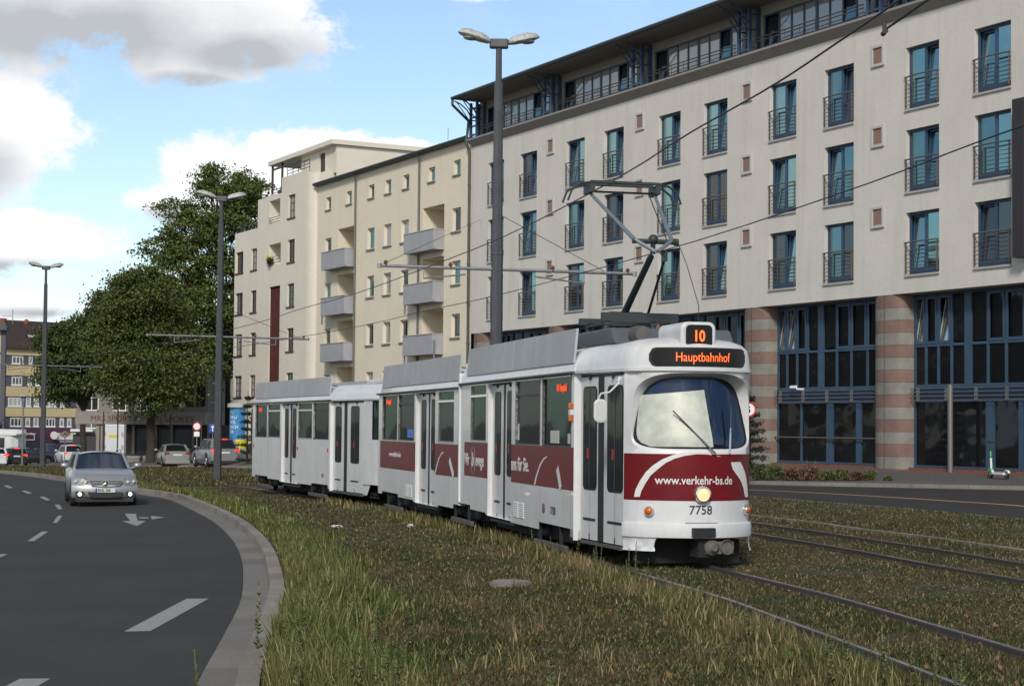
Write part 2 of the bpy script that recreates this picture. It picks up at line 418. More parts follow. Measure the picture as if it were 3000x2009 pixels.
# ---------------------------------------------------------------- markings
def mark(name,pts,m=m_mark,dz=-.116):
    mb=MB(); P=[gnd(*p,dz) for p in pts]; mb.poly([(x,y,G(x,y)+dz) for x,y in P]); o=mb.build(name,m); o['kind']='structure'
for q in ([(750,1237),(910,1234),(1263,1038),(1130,1038)],[(165,690),(207,690),(292,632),(255,632)],[(320,580),(345,580),(378,537),(350,537)],[(330,470),(360,470),(378,497),(350,497)],[(238,423),(265,421),(305,441),(280,445)],[(128,387),(155,385),(195,401),(170,404)],[(20,355),(45,353),(80,368),(55,371)],[(-60,800),(0,790),(48,768),(10,768)],[(-10,1590),(190,1590),(305,1520),(120,1522)]):
    mark('lane_dash',[zz(*p) for p in q])
mark('direction_arrow',[zz(*p) for p in [(755,525),(822,525),(833,566),(882,570),(828,599),(738,570),(788,568)]])
mark('direction_arrow',[zz(*p) for p in [(840,546),(898,546),(900,553),(846,553)]])
mark('direction_arrow',[zz(*p) for p in [(912,538),(998,547),(918,559)]])
OL=[gnd(1638.6+a*.328,1053.4+b*.328,-.09) for a,b in [(2141,318),(1600,280),(1100,248),(640,222),(230,203)]]
OL=resample([(16,24),(13.3,31)]+OL+[(3.2,60),(-2,70),(-8,80.5),(-14.5,90.5),(-22,101.5),(-31,111)],6)
strip('orange_line',OL,offs(OL,.14),-.085,-.085,m_orange)
# ---------------------------------------------------------------- tracks
NC=resample([(4.45,3.),(4.2,7.),(3.57,12.4),(3.02,16.5),(2.72,18.5),(2.11,21.6),(1.5,25.2),(.02,32.0),(-1.62,37.9),(-4.15,46.2),(-6.3,51.9),(-8.2,57.5),(-10.9,64.1),(-16.6,76),(-22.5,87),(-28.0,96.5),(-37,110),(-48,124),(-66,141)],8)
FC=offs(NC,3.85)
m_rail=mat('rail_head_steel',(.55,.55,.57),.24,metal=.9,noise=(3,.4))
m_web=mat('rail_web_rust',(.045,.035,.03),.8)
m_ball=mat('rail_bed_soil',(.03,.027,.022),.95,noise=(8,.5),bump=(40,.8))
def track(P,label):
    e=empty('tram_track',(P[0][0],P[0][1],G(*P[0])),0,label,'tram track'); inv=Matrix.Translation((-P[0][0],-P[0][1],-G(*P[0])))
    for sg in (-1,1):
        C=offs(P,sg*.575)
        def sweep(prof,name,m,k=None):
            rows=[]
            cs=[offs(C,a) for a,_ in prof]
            for i in range(len(C)): rows.append([(c[i][0],c[i][1],G(*C[i])+h) for c,(a,h) in zip(cs,prof)])
            mb=MB(); mb.T=inv; mb.grid(rows); return mb.build(name,m,e,smooth=False)
        r=sweep([(-.026,.0455),(-.010,.047),(.010,.047),(.026,.0455)],'rail',m_rail)
        w=sweep([(-.036,-.03),(-.034,.036),(-.028,.0435),(.028,.0435),(.034,.036),(.036,-.03)],'rail_web',m_web); w.parent=r
        b=sweep([(-.15,.006),(.15,.006)],'rail_bed',m_ball)
    return e
track(NC,'tram track in the grass that the red and white tram runs on')
track(FC,'empty tram track in the grass nearer to the right hand road')
# ---------------------------------------------------------------- lamp and catenary posts
m_pole=mat('pole_dark_grey',(.075,.078,.085),.5,metal=.3,noise=(4,.25))
m_galv=mat('galvanised_steel',(.30,.31,.32),.5,metal=.6,noise=(5,.3))
m_wire=mat('wire_dark',(.03,.03,.032),.5,metal=.5)
m_lampw=mat('lamp_housing_grey',(.60,.60,.57),.6,noise=((3,.55),(14,.4)))
m_lglass=mat('lamp_lens',(.22,.24,.25),.15,spec=.8)
m_ins=mat('insulator_brown',(.12,.06,.04),.4)
def post(x,y,top,perp,armz,armL,armR,label,sc_=1.,liftL=0.):
    g=G(x,y); e=empty('lamp_post',(x,y,g),0,label,'lamp post')
    H=top-g
    mb=MB(); mb.tube((0,0,0),(0,0,H*.55),.155,.135,8); mb.tube((0,0,H*.55),(0,0,H-.9),.125,.10,8); mb.tube((0,0,H-.9),(0,0,H-.1),.075,.07,8); mb.tube((0,0,H*.55-.08),(0,0,H*.55+.04),.15,.15,8); mb.tube((0,0,0),(0,0,.35),.175,.165,8)
    mb.build('pole',m_pole,e,smooth=True)
    mb=MB(); mb.box(-.22,-.1,H-.12,.22,.1,H+.1); mb.build('head_bracket',m_pole,e,bevel=.04)
    LR=Matrix.Rotation(math.atan2(perp[1],perp[0]),4,'Z'); LT=lambda p: tuple(LR@Vector(p))
    for sg in (-1,1):
        # lantern: long flattened body, tilted upward to its tip
        rows=[]; prof=[(.0,.05,.05),(.05,.12,.12),(.2,.17,.16),(.5,.18,.17),(.68,.14,.12),(.78,.05,.03)]
        tilt=R(14)
        for (t,w,h) in prof:
            row=[]
            for k in range(12):
                a=2*PI*k/12; yy=w*math.cos(a); zz_=h*math.sin(a)*(1.0 if math.sin(a)>0 else .35)
                X=.22+t; row.append(LT((sg*X*math.cos(tilt),yy,H+X*math.sin(tilt)-.04+zz_)))
            rows.append(row)
        mb=MB(); mb.grid(rows,close=True); mb.poly(rows[0]); mb.poly(rows[-1]); l=mb.build('lantern',m_lampw,e,smooth=True)
        mb=MB(); cx=.22+.46; mb.T=LR@Matrix.Translation((sg*cx*math.cos(tilt),0,H+cx*math.sin(tilt)-.07)); mb.ball((0,0,0),.2,.13,.07); mb.build('lens',m_lglass,l,smooth=True)
        mb=MB(); mb.T=LR; mb.tube((sg*.12,0,H-.0),(sg*.28,0,H+.03),.03,.03,8); mb.build('lantern_arm',m_pole,e)
    P=Vector(perp).normalized(); a=P*armL; b=P*armR
    z=armz-g
    mb=MB(); mb.tube((a.x,a.y,z+liftL),(b.x,b.y,z),.038,.038,8)
    for q in (a,b): mb.tube((q.x,q.y,z-.05+(liftL if q is a else 0)),(q.x,q.y,z+.05+(liftL if q is a else 0)),.06,.06,6)
    arm=mb.build('cantilever_bar',m_galv,e,smooth=True)
    mb=MB()
    for sgn,L_ in ((-1,armL),(1,armR)):
        c=P*(L_*.63); d=P*(L_*.27)
        mb=MB(); mb.tube((c.x,c.y,z-.02),(c.x,c.y,z-.28),.015,.015,5); mb.tube((c.x,c.y,z-.26),(d.x,d.y,z-.14),.02,.02,6); mb.build('steady_arm',m_galv,arm)
    mb=MB()
    for L_ in (armL,armR):
        for fr in (.95,.4):
            c=P*(L_*fr); mb.lathe([(.0,0),(.05,.0),(.03,.04),(.055,.08),(.03,.12),(.0,.14)],(c.x,c.y,z+.0),n=8)
    mb.build('insulator',m_ins,arm)
    return e
def perp_at(x,y):
    k_=np.argmin((NC[:,0]-x)**2+(NC[:,1]-y)**2); t=NC[min(k_+1,len(NC)-1)]-NC[k_-1]; t/=np.linalg.norm(t); return (t[1],-t[0],0) if t[1]>0 else (-t[1],t[0],0)
y3=40.3; x3=xat(1133,y3,2); post(x3,y3,zat(x3,y3,100),(.965,.26,0),zat(x3,y3,616),-2.75,3.35,'tall twin lamp post in front of the pale hotel, bar above the tram roof',liftL=.0)
y2=67.2; x2=xat(499,y2,2); post(x2,y2,zat(x2,y2,455),(.93,.37,0),zat(x2,y2,770),-2.75,3.5,'twin lamp post standing before the big trees, left of the trailer tram')
y1=96.; x1=xat(99,y1,2); post(x1,y1,zat(x1,y1,612),(.87,.5,0),zat(x1,y1,836),-3.1,3.2,'farthest twin lamp post, in front of the yellow house at the far left')
# contact wires and stays
def wire(name,pts,r,label,group=None):
    mb=MB(); p0=Vector(pts[0]); mb.T=Matrix.Translation(-p0); mb.path(pts,r,5); o=mb.build(name,m_wire,None,smooth=True); o.location=p0
    tag(o,label,'overhead wire',group); return o
WZ=5.42
def wpath(P,zs,off=0.):
    C=offs(P,off); sel=[i for i in range(0,len(C),3) if -70<C[i][0]]; return [(C[i][0],C[i][1],WZ+G(*C[i])*.8) for i in sel]
wire('contact_wire',wpath(NC,WZ),.011,'contact wire above the near track, touched by the tram pantograph')
wire('contact_wire',wpath(FC,WZ),.011,'contact wire over the empty track, crossing the hotel front to the right edge')
mb=MB()
p0=Vector((3.32,15.6,WZ)); 
wire('feeder_wire',[(3.32,15.6,WZ+.01),(3.55,14.9,WZ+.12),(3.75,14.2,WZ+.3),(4.4,12.2,WZ+.9)],.011,'short wire rising from a clamp on the contact wire at the top right')
mb=MB(); mb.tube((0,-.06,0),(0,.06,0),.025,.025,6); mb.tube((0,0,0),(0,0,.09),.018,.018,6); o=mb.build('wire_clamp',m_wire); o.location=(3.32,15.6,WZ-.01); tag(o,'small dark clamp joining two overhead wires, top right against the hotel','wire clamp')
P3=Vector((.965,.26,0)); az3=zat(x3,y3,616)
L3=Vector((x3,y3,az3))+P3*-2.65
hook=FO+FD*.8; hook.z=12.2
wire('stay_wire',[tuple(L3+Vector((0,0,.05))),(hook.x,hook.y,hook.z)],.008,'thin stay wire from the left bar end up to the hotel corner')
wire('stay_wire',[(x3,y3,az3+1.3),tuple(Vector((x3,y3,az3))+P3*2.6+Vector((0,0,.04)))],.008,'thin stay wire from the tall lamp post down to its right bar end')
wire('stay_wire',[(x2,y2,zat(x2,y2,700)),(x2+3.1,y2+1.2,zat(x2,y2,772))],.009,'thin stay wire on the middle lamp post')
# ================================================================ HOTEL
m_hw=streaks(mat('render_greige',(.585,.555,.51),.92,noise=((.5,.10),(6,.06)),bump=(9,.4)),(1.6,1.6,.13),.30,(.28,.25,.22))
m_hw2=mat('render_reveal',(.44,.43,.425),.9)
m_attic=mat('attic_render',(.27,.25,.23),.9,noise=(3,.15),bump=(20,.4))
m_blue=mat('blue_frame',(.028,.065,.125),.45,noise=(2,.25))
m_blue2=mat('steel_blue_frame',(.038,.078,.125),.45,noise=(2,.25))
m_bronze=mat('bronze_rail',(.16,.125,.10),.45,metal=.4)
m_zinc=mat('zinc_grey',(.085,.10,.105),.5,metal=.5,noise=(2,.3))
m_sill=mat('sill_stone',(.36,.34,.32),.8)
m_vent=mat('vent_frame',(.42,.41,.40),.8); m_grille=mat('vent_grille',(.27,.17,.13),.9,noise=(30,.4))
def glass(name,tint,rough=.04,base=(.02,.03,.035),mixf=.8,wave=.0):
    m=bpy.data.materials.new(name); m.use_nodes=True; nt=m.node_tree; N=nt.nodes; L=nt.links
    b=N['Principled BSDF']; b.inputs['Base Color'].default_value=(*base,1); b.inputs['Roughness'].default_value=.5
    g=N.new('ShaderNodeBsdfGlossy'); g.inputs['Color'].default_value=(*tint,1); g.inputs['Roughness'].default_value=rough
    mx=N.new('ShaderNodeMixShader'); mx.inputs[0].default_value=mixf; L.new(b.outputs[0],mx.inputs[1]); L.new(g.outputs[0],mx.inputs[2]); L.new(mx.outputs[0],N['Material Output'].inputs[0])
    if wave:
        tc=N.new('ShaderNodeTexCoord'); n=N.new('ShaderNodeTexNoise'); n.inputs['Scale'].default_value=.9; n.inputs['Detail'].default_value=1; L.new(tc.outputs['Object'],n.inputs['Vector'])
        bp=N.new('ShaderNodeBump'); bp.inputs['Strength'].default_value=1; bp.inputs['Distance'].default_value=wave; L.new(n.outputs['Fac'],bp.inputs['Height']); L.new(bp.outputs[0],g.inputs['Normal'])
    return m
g_teal=glass('glass_teal',(.30,.48,.48),wave=.01)
g_teal2=glass('glass_teal_deep',(.20,.34,.36),wave=.015,mixf=.75)
g_dark=glass('glass_dark',(.05,.055,.062),wave=.02,mixf=.6,base=(.005,.005,.006))
g_pale=glass('glass_pale_curtain',(.42,.43,.43),base=(.36,.35,.33),mixf=.45,wave=.01)
g_dk2=glass('glass_dark_small',(.2,.22,.23),mixf=.5,base=(.01,.011,.012))
H=empty('hotel_building',tuple(FO),FRZ,'long pale hotel with blue French windows, banded stone pillars and a dark overhanging roof','building')
SX0,SX1=-.12,47.
cols=[]; 
for k in range(6):
    for b_ in (1.66,4.98): 
        if b_+7.74*k<46: cols.append(b_+7.74*k)
rows_=[(12.80,14.93),(9.96,12.09),(7.12,9.25)]
holes=[(c,c+1.65,a,b,.24) for c in cols for a,b in rows_]
mb=MB(); wall_holes(mb,SX0,SX1,6.5,15.98,holes,.24)
mb.quad((SX0,0,6.5),(SX1,0,6.5),(SX1,1.4,6.5),(SX0,1.4,6.5))
mb.box(SX0-.0,.30,6.55,SX0+.25,9,15.9)
mb.build('wall',m_hw,H)
def frame_box(mb,a,b,c,d,y,w,t=.05):
    mb.box(a,y,c,a+w,y+t,d); mb.box(b-w,y,c,b,y+t,d); mb.box(a+w,y,c,b-w,y+t,c+w); mb.box(a+w,y,d-w,b-w,y+t,d)
rw=random.Random(3)
for ri,(a,b) in enumerate(rows_):
    for ci,c in enumerate(cols):
        W=1.65; mb=MB(); y=.16
        frame_box(mb,c,c+W,a,b,y,.09,.06); mb.box(c+W/2-.055,y-.004,a+.09,c+W/2+.055,y+.06,b-.09); mb.box(c+.09,y+.002,a+.09,c+W-.09,y+.05,a+.24)
        w=mb.build('window',m_blue,H)
        top=ri==0
        tl=rw.choice([0,1,1,2,2,3]) if ci%2 else rw.choice([0,1,2,2])
        for half in (0,1):
            x0=c+.09+half*(W/2-.035); x1=x0+W/2-.145
            gm=g_teal if rw.random()<(.85 if ri==0 else .6) else g_teal2
            if rw.random()<(.10,.2,.32)[ri]: gm=g_dk2  # lower rows get dark glass more often, painting tree reflections into the colour
            til=(tl==1 and half==0) or (tl==2 and half==1)
            mb=MB(); zb,zt=a+.24,b-.09
            off=.16 if til else 0
            mb.quad((x0,y+.03,zb),(x1,y+.03,zb),(x1,y+.03+off,zt),(x0,y+.03+off,zt)); mb.build('pane',gm,w)
            if til:
                mb=MB()
                for xx in (x0,x1-.05): mb.add([(xx,y+.0,zb),(xx+.05,y+.0,zb),(xx+.05,y+.12,zt),(xx,y+.12,zt),(xx,y+.05,zb),(xx+.05,y+.05,zb),(xx+.05,y+.17,zt),(xx,y+.17,zt)],[(0,1,2,3),(0,4,5,1),(1,5,6,2),(2,6,7,3),(3,7,4,0),(4,7,6,5)])
                mb.box(x0,y+.11,zt-.07,x1,y+.17,zt); mb.build('tilted_sash',m_blue,w)
        mb=MB(); mb.box(c-.03,-.06,a-.07,c+W+.03,.16,a+.0); mb.build('sill',m_sill,w)
        # railing, bowed outward
        mb=MB(); nb=8
        zs=[a+.12+ i*(.98/7.) for i in range(8)]
        for i,z in enumerate(zs):
            top_=i==7; rr_=.027 if top_ else .011
            pts=[(c-.02+(W+.04)*t,-.05-.10*math.sin(PI*t),z) for t in np.linspace(0,1,7)]
            mb.path(pts,rr_,5)
        for t in (.03,.97): mb.box(c+W*t-.015,-.07,a+.06,c+W*t+.015,-.02,zs[-1]+.01)
        mb.build('railing',m_bronze,w)
for k in range(6):
    for ri in range(3):
        s0=7.62+7.74*k; z0=14.55-2.84*ri; mb=MB(); frame_box(mb,s0,s0+.68,z0,z0+.76,-.07,.10,.09); v=mb.build('vent',m_vent,H,bevel=.01)
        mb=MB(); mb.box(s0+.1,-.02,z0+.1,s0+.58,.004,z0+.66); mb.build('grille',m_grille,v)
# cornice, attic
mb=MB(); mb.prism([(.0,15.98),(-.32,16.28),(-.32,16.36),(.9,16.36),(.9,15.98)],SX1-SX0,'x',SX0); mb.build('cornice',m_attic,H)
ahol=[]
for k in range(6):
    a0=.75+7.74*k; ahol.append((a0,a0+6.35,16.62,17.86,.12))
mb=MB(); wall_holes(mb,SX0+.1,SX1,16.36,18.35,ahol,.12,y=.35); mb.box(SX0+.1,.38,16.4,SX0+.3,8,18.3); mb.build('attic_wall',m_attic,H)
for k,(a,b,c,d,_) in enumerate(ahol):
    mb=MB(); y=.40; frame_box(mb,a,b,c,d,y,.06,.05)
    xs=[a+.06,a+.95]+[a+.95+(b-a-1.0)*i/7 for i in range(1,8)]
    for i,x in enumerate(xs[1:-1]): mb.box(x-(.07 if i==3 else .035),y-.003,c+.06,x+(.07 if i==3 else .035),y+.05,d-.06)
    w=mb.build('ribbon_window',m_blue2,H)
    for i in range(len(xs)-1):
        dk=(i==0) or (i==6)
        mb=MB(); off=.1 if dk else 0; mb.quad((xs[i],y+.03,c+.06),(xs[i+1],y+.03,c+.06),(xs[i+1],y+.03+off,d-.06),(xs[i],y+.03+off,d-.06)); mb.build('pane',g_teal2 if dk and i else (g_dk2 if i==0 else g_pale),w)
    mb=MB()
    for z in (16.80,16.93): mb.tube((a-.1,.02,z),(b+.05,.02,z),.022,.022,6)
    for x in np.linspace(a,b,8): mb.tube((x,.02,16.36),(x,.02,16.93),.012,.012,5)
    mb.build('attic_rail',m_bronze,H)
for k in range(7):
    s0=7.95+7.74*(k-1); s0=s0 if k else .32
    mb=MB(); w=.34
    for x in (s0-w,s0+w): mb.box(x-.06,-.22,16.36,x+.06,-.10,18.2); mb.box(x-.05,.15,16.36,x+.05,.34,18.2)
    for z in (16.5,16.95,17.4,17.85): mb.box(s0-w,-.2,z,s0+w,-.12,z+.07)
    for x in (s0-w,s0+w):
        for z in (16.6,17.3,17.9): mb.box(x-.03,-.12,z,x+.03,.3,z+.05)
        pts=[(x,-.2,17.55),(x,-.4,17.85),(x,-.75,18.1),(x,-1.1,18.22)]; mb.path(pts,.035,5)
        mb.tube((x,-.16,17.2),(x,-.95,18.15),.025,.025,5)
    mb.build('roof_bracket',m_blue,H)
m_soff=mat('soffit',(.20,.185,.17),.9); m_roof=mat('roof_sheet',(.06,.075,.08),.5,metal=.3)
mb=MB(); mb.prism([(-1.25,18.28),(-1.25,18.36),(9,19.6),(9,18.35),(.5,18.30)],SX1-.1,'x',.1); mb.build('roof',m_roof,H)
mb=MB(); mb.box(.12,-1.22,18.262,SX1,.36,18.30); mb.build('soffit',m_soff,H)
mb=MB(); mb.tube((.08,-1.30,18.33),(SX1,-1.30,18.33),.085,.085,8); mb.box(.08,-1.28,18.24,SX1,-1.22,18.4); g_=mb.build('gutter',m_zinc,H,smooth=True)
mb=MB(); mb.path([(.12,-1.28,18.25),(.10,-1.28,18.0),(-.1,-.25,17.3),(-.25,-.25,16.6),(-.28,-.30,16.2),(-.22,-.12,15.8),(-.22,-.12,.5)],.07,8)
for z in range(2,16,2): mb.tube((-.22,-.12,z),(-.22,-.12,z+.08),.09,.09,8)
mb.build('downpipe',m_zinc,H,smooth=True)
# plinth storeys
def pillar_mat():
    m=mat('banded_stone',(.3,.3,.25),.75); nt=m.node_tree;N=nt.nodes;L=nt.links;b=N['Principled BSDF']
    tc=N.new('ShaderNodeTexCoord'); sp=N.new('ShaderNodeSeparateXYZ'); L.new(tc.outputs['Object'],sp.inputs[0])
    def mt(op,a,b_): 
        n=N.new('ShaderNodeMath'); n.operation=op
        for i,v in enumerate((a,b_)):
            if isinstance(v,(int,float)): n.inputs[i].default_value=v
            else: L.new(v,n.inputs[i])
        return n.outputs[0]
    z=mt('DIVIDE',mt('SUBTRACT',sp.outputs[2],.48),.427); fr=mt('FRACT',mt('MULTIPLY',z,.5),0); red=mt('GREATER_THAN',fr,.5)
    fz=mt('FRACT',z,0); line=mt('LESS_THAN',fz,.035)
    n=N.new('ShaderNodeTexNoise'); n.inputs['Scale'].default_value=18; n.inputs['Detail'].default_value=8; L.new(tc.outputs['Object'],n.inputs['Vector'])
    n2=N.new('ShaderNodeTexNoise'); n2.inputs['Scale'].default_value=1.7; L.new(tc.outputs['Object'],n2.inputs['Vector'])
    mx=N.new('ShaderNodeMix'); mx.data_type='RGBA'; L.new(red,mx.inputs[0]); mx.inputs[6].default_value=(.20,.19,.165,1); mx.inputs[7].default_value=(.175,.108,.088,1)
    m2=N.new('ShaderNodeMix'); m2.data_type='RGBA'; m2.blend_type='MULTIPLY'; m2.inputs[0].default_value=1; L.new(mx.outputs[2],m2.inputs[6])
    v=mt('ADD',mt('MULTIPLY',n.outputs['Fac'],.7),mt('MULTIPLY',n2.outputs['Fac'],.7)); v=mt('ADD',v,.3); L.new(v,m2.inputs[7])
    m3=N.new('ShaderNodeMix'); m3.data_type='RGBA'; L.new(line,m3.inputs[0]); L.new(m2.outputs[2],m3.inputs[6]); m3.inputs[7].default_value=(.05,.045,.04,1)
    L.new(m3.outputs[2],b.inputs['Base Color']); return m
m_pil=pillar_mat(); m_red=mat('red_brick_step',(.20,.085,.06),.9,noise=(9,.4))
for k in range(-1,6):
    a=7.57+7.74*k; b=a+1.53
    if k==-1: a,b=-.1,1.36
    n=12; pts=[]
    for i in range(n+1):
        t=i/n; pts.append((a+(b-a)*t,.22-.26*math.sin(PI*t)**.6))
    pts=pts+[(b,1.3),(a,1.3)]
    mb=MB(); mb.prism(pts,6.5-.42,'z',.42)
    c=(a+b)/2
    mb.build('pillar',m_pil,H,smooth=True,angle=50)
    mb=MB(); mb.box(c-.008,-.048,.45,c+.008,-.03,6.49); mb.build('pillar_joint',m_web,H)
GY=.62
m_spand=mat('blue_spandrel',(.012,.028,.06),.35)
for k in range(0,6):
    a=1.36 if k==0 else 9.1+7.74*(k-1); b=7.57+7.74*k
    W=b-a
    # upper band glazing
    zb,zm,zt=3.30,4.72,6.5
    mb=MB(); frame_box(mb,a,b,zb,zt,GY,.09,.10)
    us=[0,.085,.175,.275,.385,.45,.57,.70,.845,1.]
    us=[0,.09,.19,.295,.405,.445,.575,.71,.855,1.]
    xs=[a+.05+(W-.1)*u for u in us]
    for i,x in enumerate(xs[1:-1]): mb.box(x-.045,GY-.004,zb+.09,x+.045,GY+.1,zt-.09)
    mb.box(xs[4],GY-.006,zb+.05,xs[5],GY+.1,zt-.05)
    mb.box(a+.09,GY-.008,zm-.045,b-.09,GY+.1,zm+.045)
    for i in (0,1,2,6,7,8):
        x0,x1=xs[i]+.05,xs[i+1]-.05
        mb.box(x0,GY-.03,zm+.045,x1,GY+.0,zm+.14); mb.box(x0,GY-.03,zt-.2,x1,GY+.0,zt-.1); mb.box(x0,GY-.03,zm+.14,x0+.07,GY+.0,zt-.2); mb.box(x1-.07,GY-.03,zm+.14,x1,GY+.0,zt-.2)
    w=mb.build('mezzanine_window',m_blue2,H)
    for i in range(9):
        if i==4: continue
        x0,x1=xs[i]+.045,xs[i+1]-.045
        mb=MB(); mb.quad((x0,GY+.05,zb+.09),(x1,GY+.05,zb+.09),(x1,GY+.05,zm-.04),(x0,GY+.05,zm-.04)); mb.build('pane',g_dark,w)
        til=(k==3 and i in(0,1)) or (k==4 and i in (0,2))
        mb=MB(); t=.28 if til else 0
        mb.quad((x0,GY+.05,zm+.1),(x1,GY+.05,zm+.1),(x1,GY+.05+t,zt-.1),(x0,GY+.05+t,zt-.1)); mb.build('pane',glass('glass_tilted',(.6,.62,.64),base=(.3,.3,.3)) if til else g_dark,w)
        if til:
            mb=MB(); mb.add([(x0-.0,GY-.0,zm+.1),(x0+.06,GY,zm+.1),(x0+.06,GY+.3,zt-.1),(x0,GY+.3,zt-.1)],[(0,1,2,3)]); mb.box(x1-.02,GY+.0,zm+.1,x1,GY+.3,zt-.1); mb.build('tilted_sash',m_vent,w)
    mb=MB(); mb.box(a,GY-.02,2.86,b,GY+.2,3.30); mb.build('spandrel',m_spand,H)
    mb=MB()
    for z in (2.86,3.0,3.14,3.28): mb.tube((a+.02,GY-.16-.02*(3.28-z),z-.02),(b-.02,GY-.16-.02*(3.28-z),z-.02),.014,.014,6)
    for x in np.linspace(a+.3,b-.3,5): mb.box(x-.01,GY-.15,2.82,x+.01,GY-.02,3.28)
    mb.build('sunshade_rail',m_galv,H)
    # ground floor glazing
    zb,zt=.56,2.86; mb=MB(); frame_box(mb,a,b,zb,zt,GY,.08,.10)
    us=[0,.235,.48,.54,.755,.80,1.] if k!=4 else [0,.27,.56,.62,.80,.83,1.]
    xs=[a+.05+(W-.1)*u for u in us]
    for i in (1,): mb.box(xs[i]-.05,GY-.004,zb+.08,xs[i]+.05,GY+.1,zt-.08)
    mb.box(xs[2],GY-.006,zb+.02,xs[3],GY+.1,zt-.04); mb.box(xs[4],GY-.006,zb+.02,xs[5],GY+.1,zt-.04)
    w=mb.build('shop_window',m_blue2,H)
    for i in (0,1,3,5):
        mb=MB(); mb.quad((xs[i]+.03,GY+.05,zb+.05),(xs[i+1]-.03,GY+.05,zb+.05),(xs[i+1]-.03,GY+.05,zt-.05),(xs[i]+.03,GY+.05,zt-.05)); mb.build('pane',g_dark,w)
    if k!=4:
        mb=MB(); mb.tube((a,GY-.12,1.52),(b,GY-.12,1.52),.028,.028,8)
        mb.build('handrail',m_bronze,H)
mb=MB(); mb.box(SX0,GY-.25,.40,SX1,GY+.3,.55); mb.box(SX0,-.35,.40,SX1,GY-.25,.455); mb.build('plinth_step',m_red,H)
mb=MB(); mb.tube((34.75,.05,.44),(34.75,.05,3.35),.085,.085,16); mb.build('entrance_column',mat('column_steel',(.22,.20,.18),.5,metal=.5),H,smooth=True)
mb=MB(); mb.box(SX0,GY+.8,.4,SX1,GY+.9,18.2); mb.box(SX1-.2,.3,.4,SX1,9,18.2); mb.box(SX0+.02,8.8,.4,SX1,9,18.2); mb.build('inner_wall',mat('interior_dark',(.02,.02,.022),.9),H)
mb=MB(); x=26.2; mb.box(x-.03,.30,3.30,x+.03,.62,3.36); mb.box(x-.28,.22,3.36,x-.02,.34,3.46); mb.tube((x-.28,.28,3.41),(x-.36,.28,3.39),.045,.045,8); mb.build('security_camera',mat('white_plastic',(.75,.75,.75),.4),H)
# hanging dark sign blade
sb=empty('blade_sign',fw(38.05,0,7.2),FRZ,'tall dark blade sign fixed to the hotel wall at the right edge','sign')
mb=MB(); mb.box(.0,-.42,.05,.5,-.12,5.05); mb.build('sign_panel',mat('dark_panel',(.022,.018,.02),.5),sb,bevel=.01)
mb=MB()
for z in (.8,2.6,4.4): mb.box(.06,-.12,z,.16,.0,z+.1)
mb.build('bracket',m_zinc,sb)
# ================================================================ CREAM HOUSE (tan)
m_tan=streaks(mat('cream_render',(.70,.63,.495),.92,noise=((.4,.08),(5,.07)),bump=(12,.4)),(1.4,1.4,.15),.12,(.42,.36,.26))
m_wfr=mat('white_window_frame',(.62,.60,.56),.5); m_balc=mat('balcony_grey',(.33,.335,.36),.85,noise=(1.5,.15)); m_gsill=mat('grey_sill',(.19,.185,.18),.8)
m_green=mat('green_gutter',(.03,.045,.045),.5,metal=.3); m_pipe=mat('pipe_grey',(.13,.135,.135),.5,metal=.4)
T=empty('cream_apartment_house',tuple(FO),FRZ,'cream rendered apartment house with grey balconies, between white corner house and hotel','building')
win=[]
for s in (-19.6,-16.45,-13.2,-10.88,-8.5,-5.27,-2.25): win.append((s,s+.8,14.80,15.56))
loggia=[]
for j in range(5):
    zb=11.86-2.74*j; zt=zb+1.22
    for s in (-19.68,-13.31,-11.0,-8.70,-2.37): 
        if zb>0: win.append((s,s+1.0,zb,zt))
    zf=12.13-2.74*j-.95
    loggia.append((-17.64,-15.12,zf,zf+2.28,1.35)); loggia.append((-5.9,-3.3,zf,zf+2.28,1.35))
lg=[l for l in loggia if l[2]>0]
mb=MB(); wall_holes(mb,-20.9,-.1,-.6,16.42,[w+(.22,) for w in win]+lg,.22)
mb.box(-20.85,.3,15.9,-.1,1.2,16.40)
# loggia backs and pieces
for l in lg: mb.quad((l[0],1.35,l[2]),(l[1],1.35,l[2]),(l[1],1.35,l[3]),(l[0],1.35,l[3]))
mb.build('wall',m_tan,T)
for i,(a,b,c,d) in enumerate(win):
    mb=MB(); y=.15; frame_box(mb,a,b,c,d,y,.08,.05); mid=(a+b)/2
    w=mb.build('window',m_wfr,T)
    mb=MB(); mb.quad((a+.08,y+.03,c+.08),(b-.08,y+.03,c+.08),(b-.08,y+.03,d-.08),(a+.08,y+.03,d-.08)); mb.build('pane',rw.choice([g_dk2,g_pale,g_dk2,g_teal2]),w)
    mb=MB(); mb.box(a-.07,-.08,c-.07,b+.07,.15,c+.0); mb.build('sill',m_gsill,w)
for (a,b,c,d,_) in lg:
    mb=MB(); frame_box(mb,a+.9,b-.3,c+.02,d-.25,1.27,.08,.06); w=mb.build('balcony_door',m_wfr,T)
    mb=MB(); mb.quad((a+.98,1.30,c+.1),(b-.38,1.30,c+.1),(b-.38,1.30,d-.33),(a+.98,1.30,d-.33)); mb.build('pane',g_dk2,w)
    mb=MB(); s0,s1=(a-.95,b+.05)
    s0=a-1.0; mb.box(s0,-.62,c-.14,s1,.0,c-.02)
    mb.box(s0,-.66,c-.14,s1,-.58,c+.90); mb.box(s0,-.58,c-.02,s0+.08,0,c+.90); mb.box(s1-.08,-.58,c-.02,s1,0,c+.90)
    bl=mb.build('balcony',m_balc,T)
    mb=MB(); mb.box(s0-.02,-.69,c+.90,s1+.02,-.55,c+.94); mb.box(s0-.02,-.55,c+.90,s0+.1,0,c+.94); mb.box(s1-.1,-.55,c+.90,s1+.02,0,c+.94); mb.build('balcony_coping',m_sill,bl)
mb=MB()
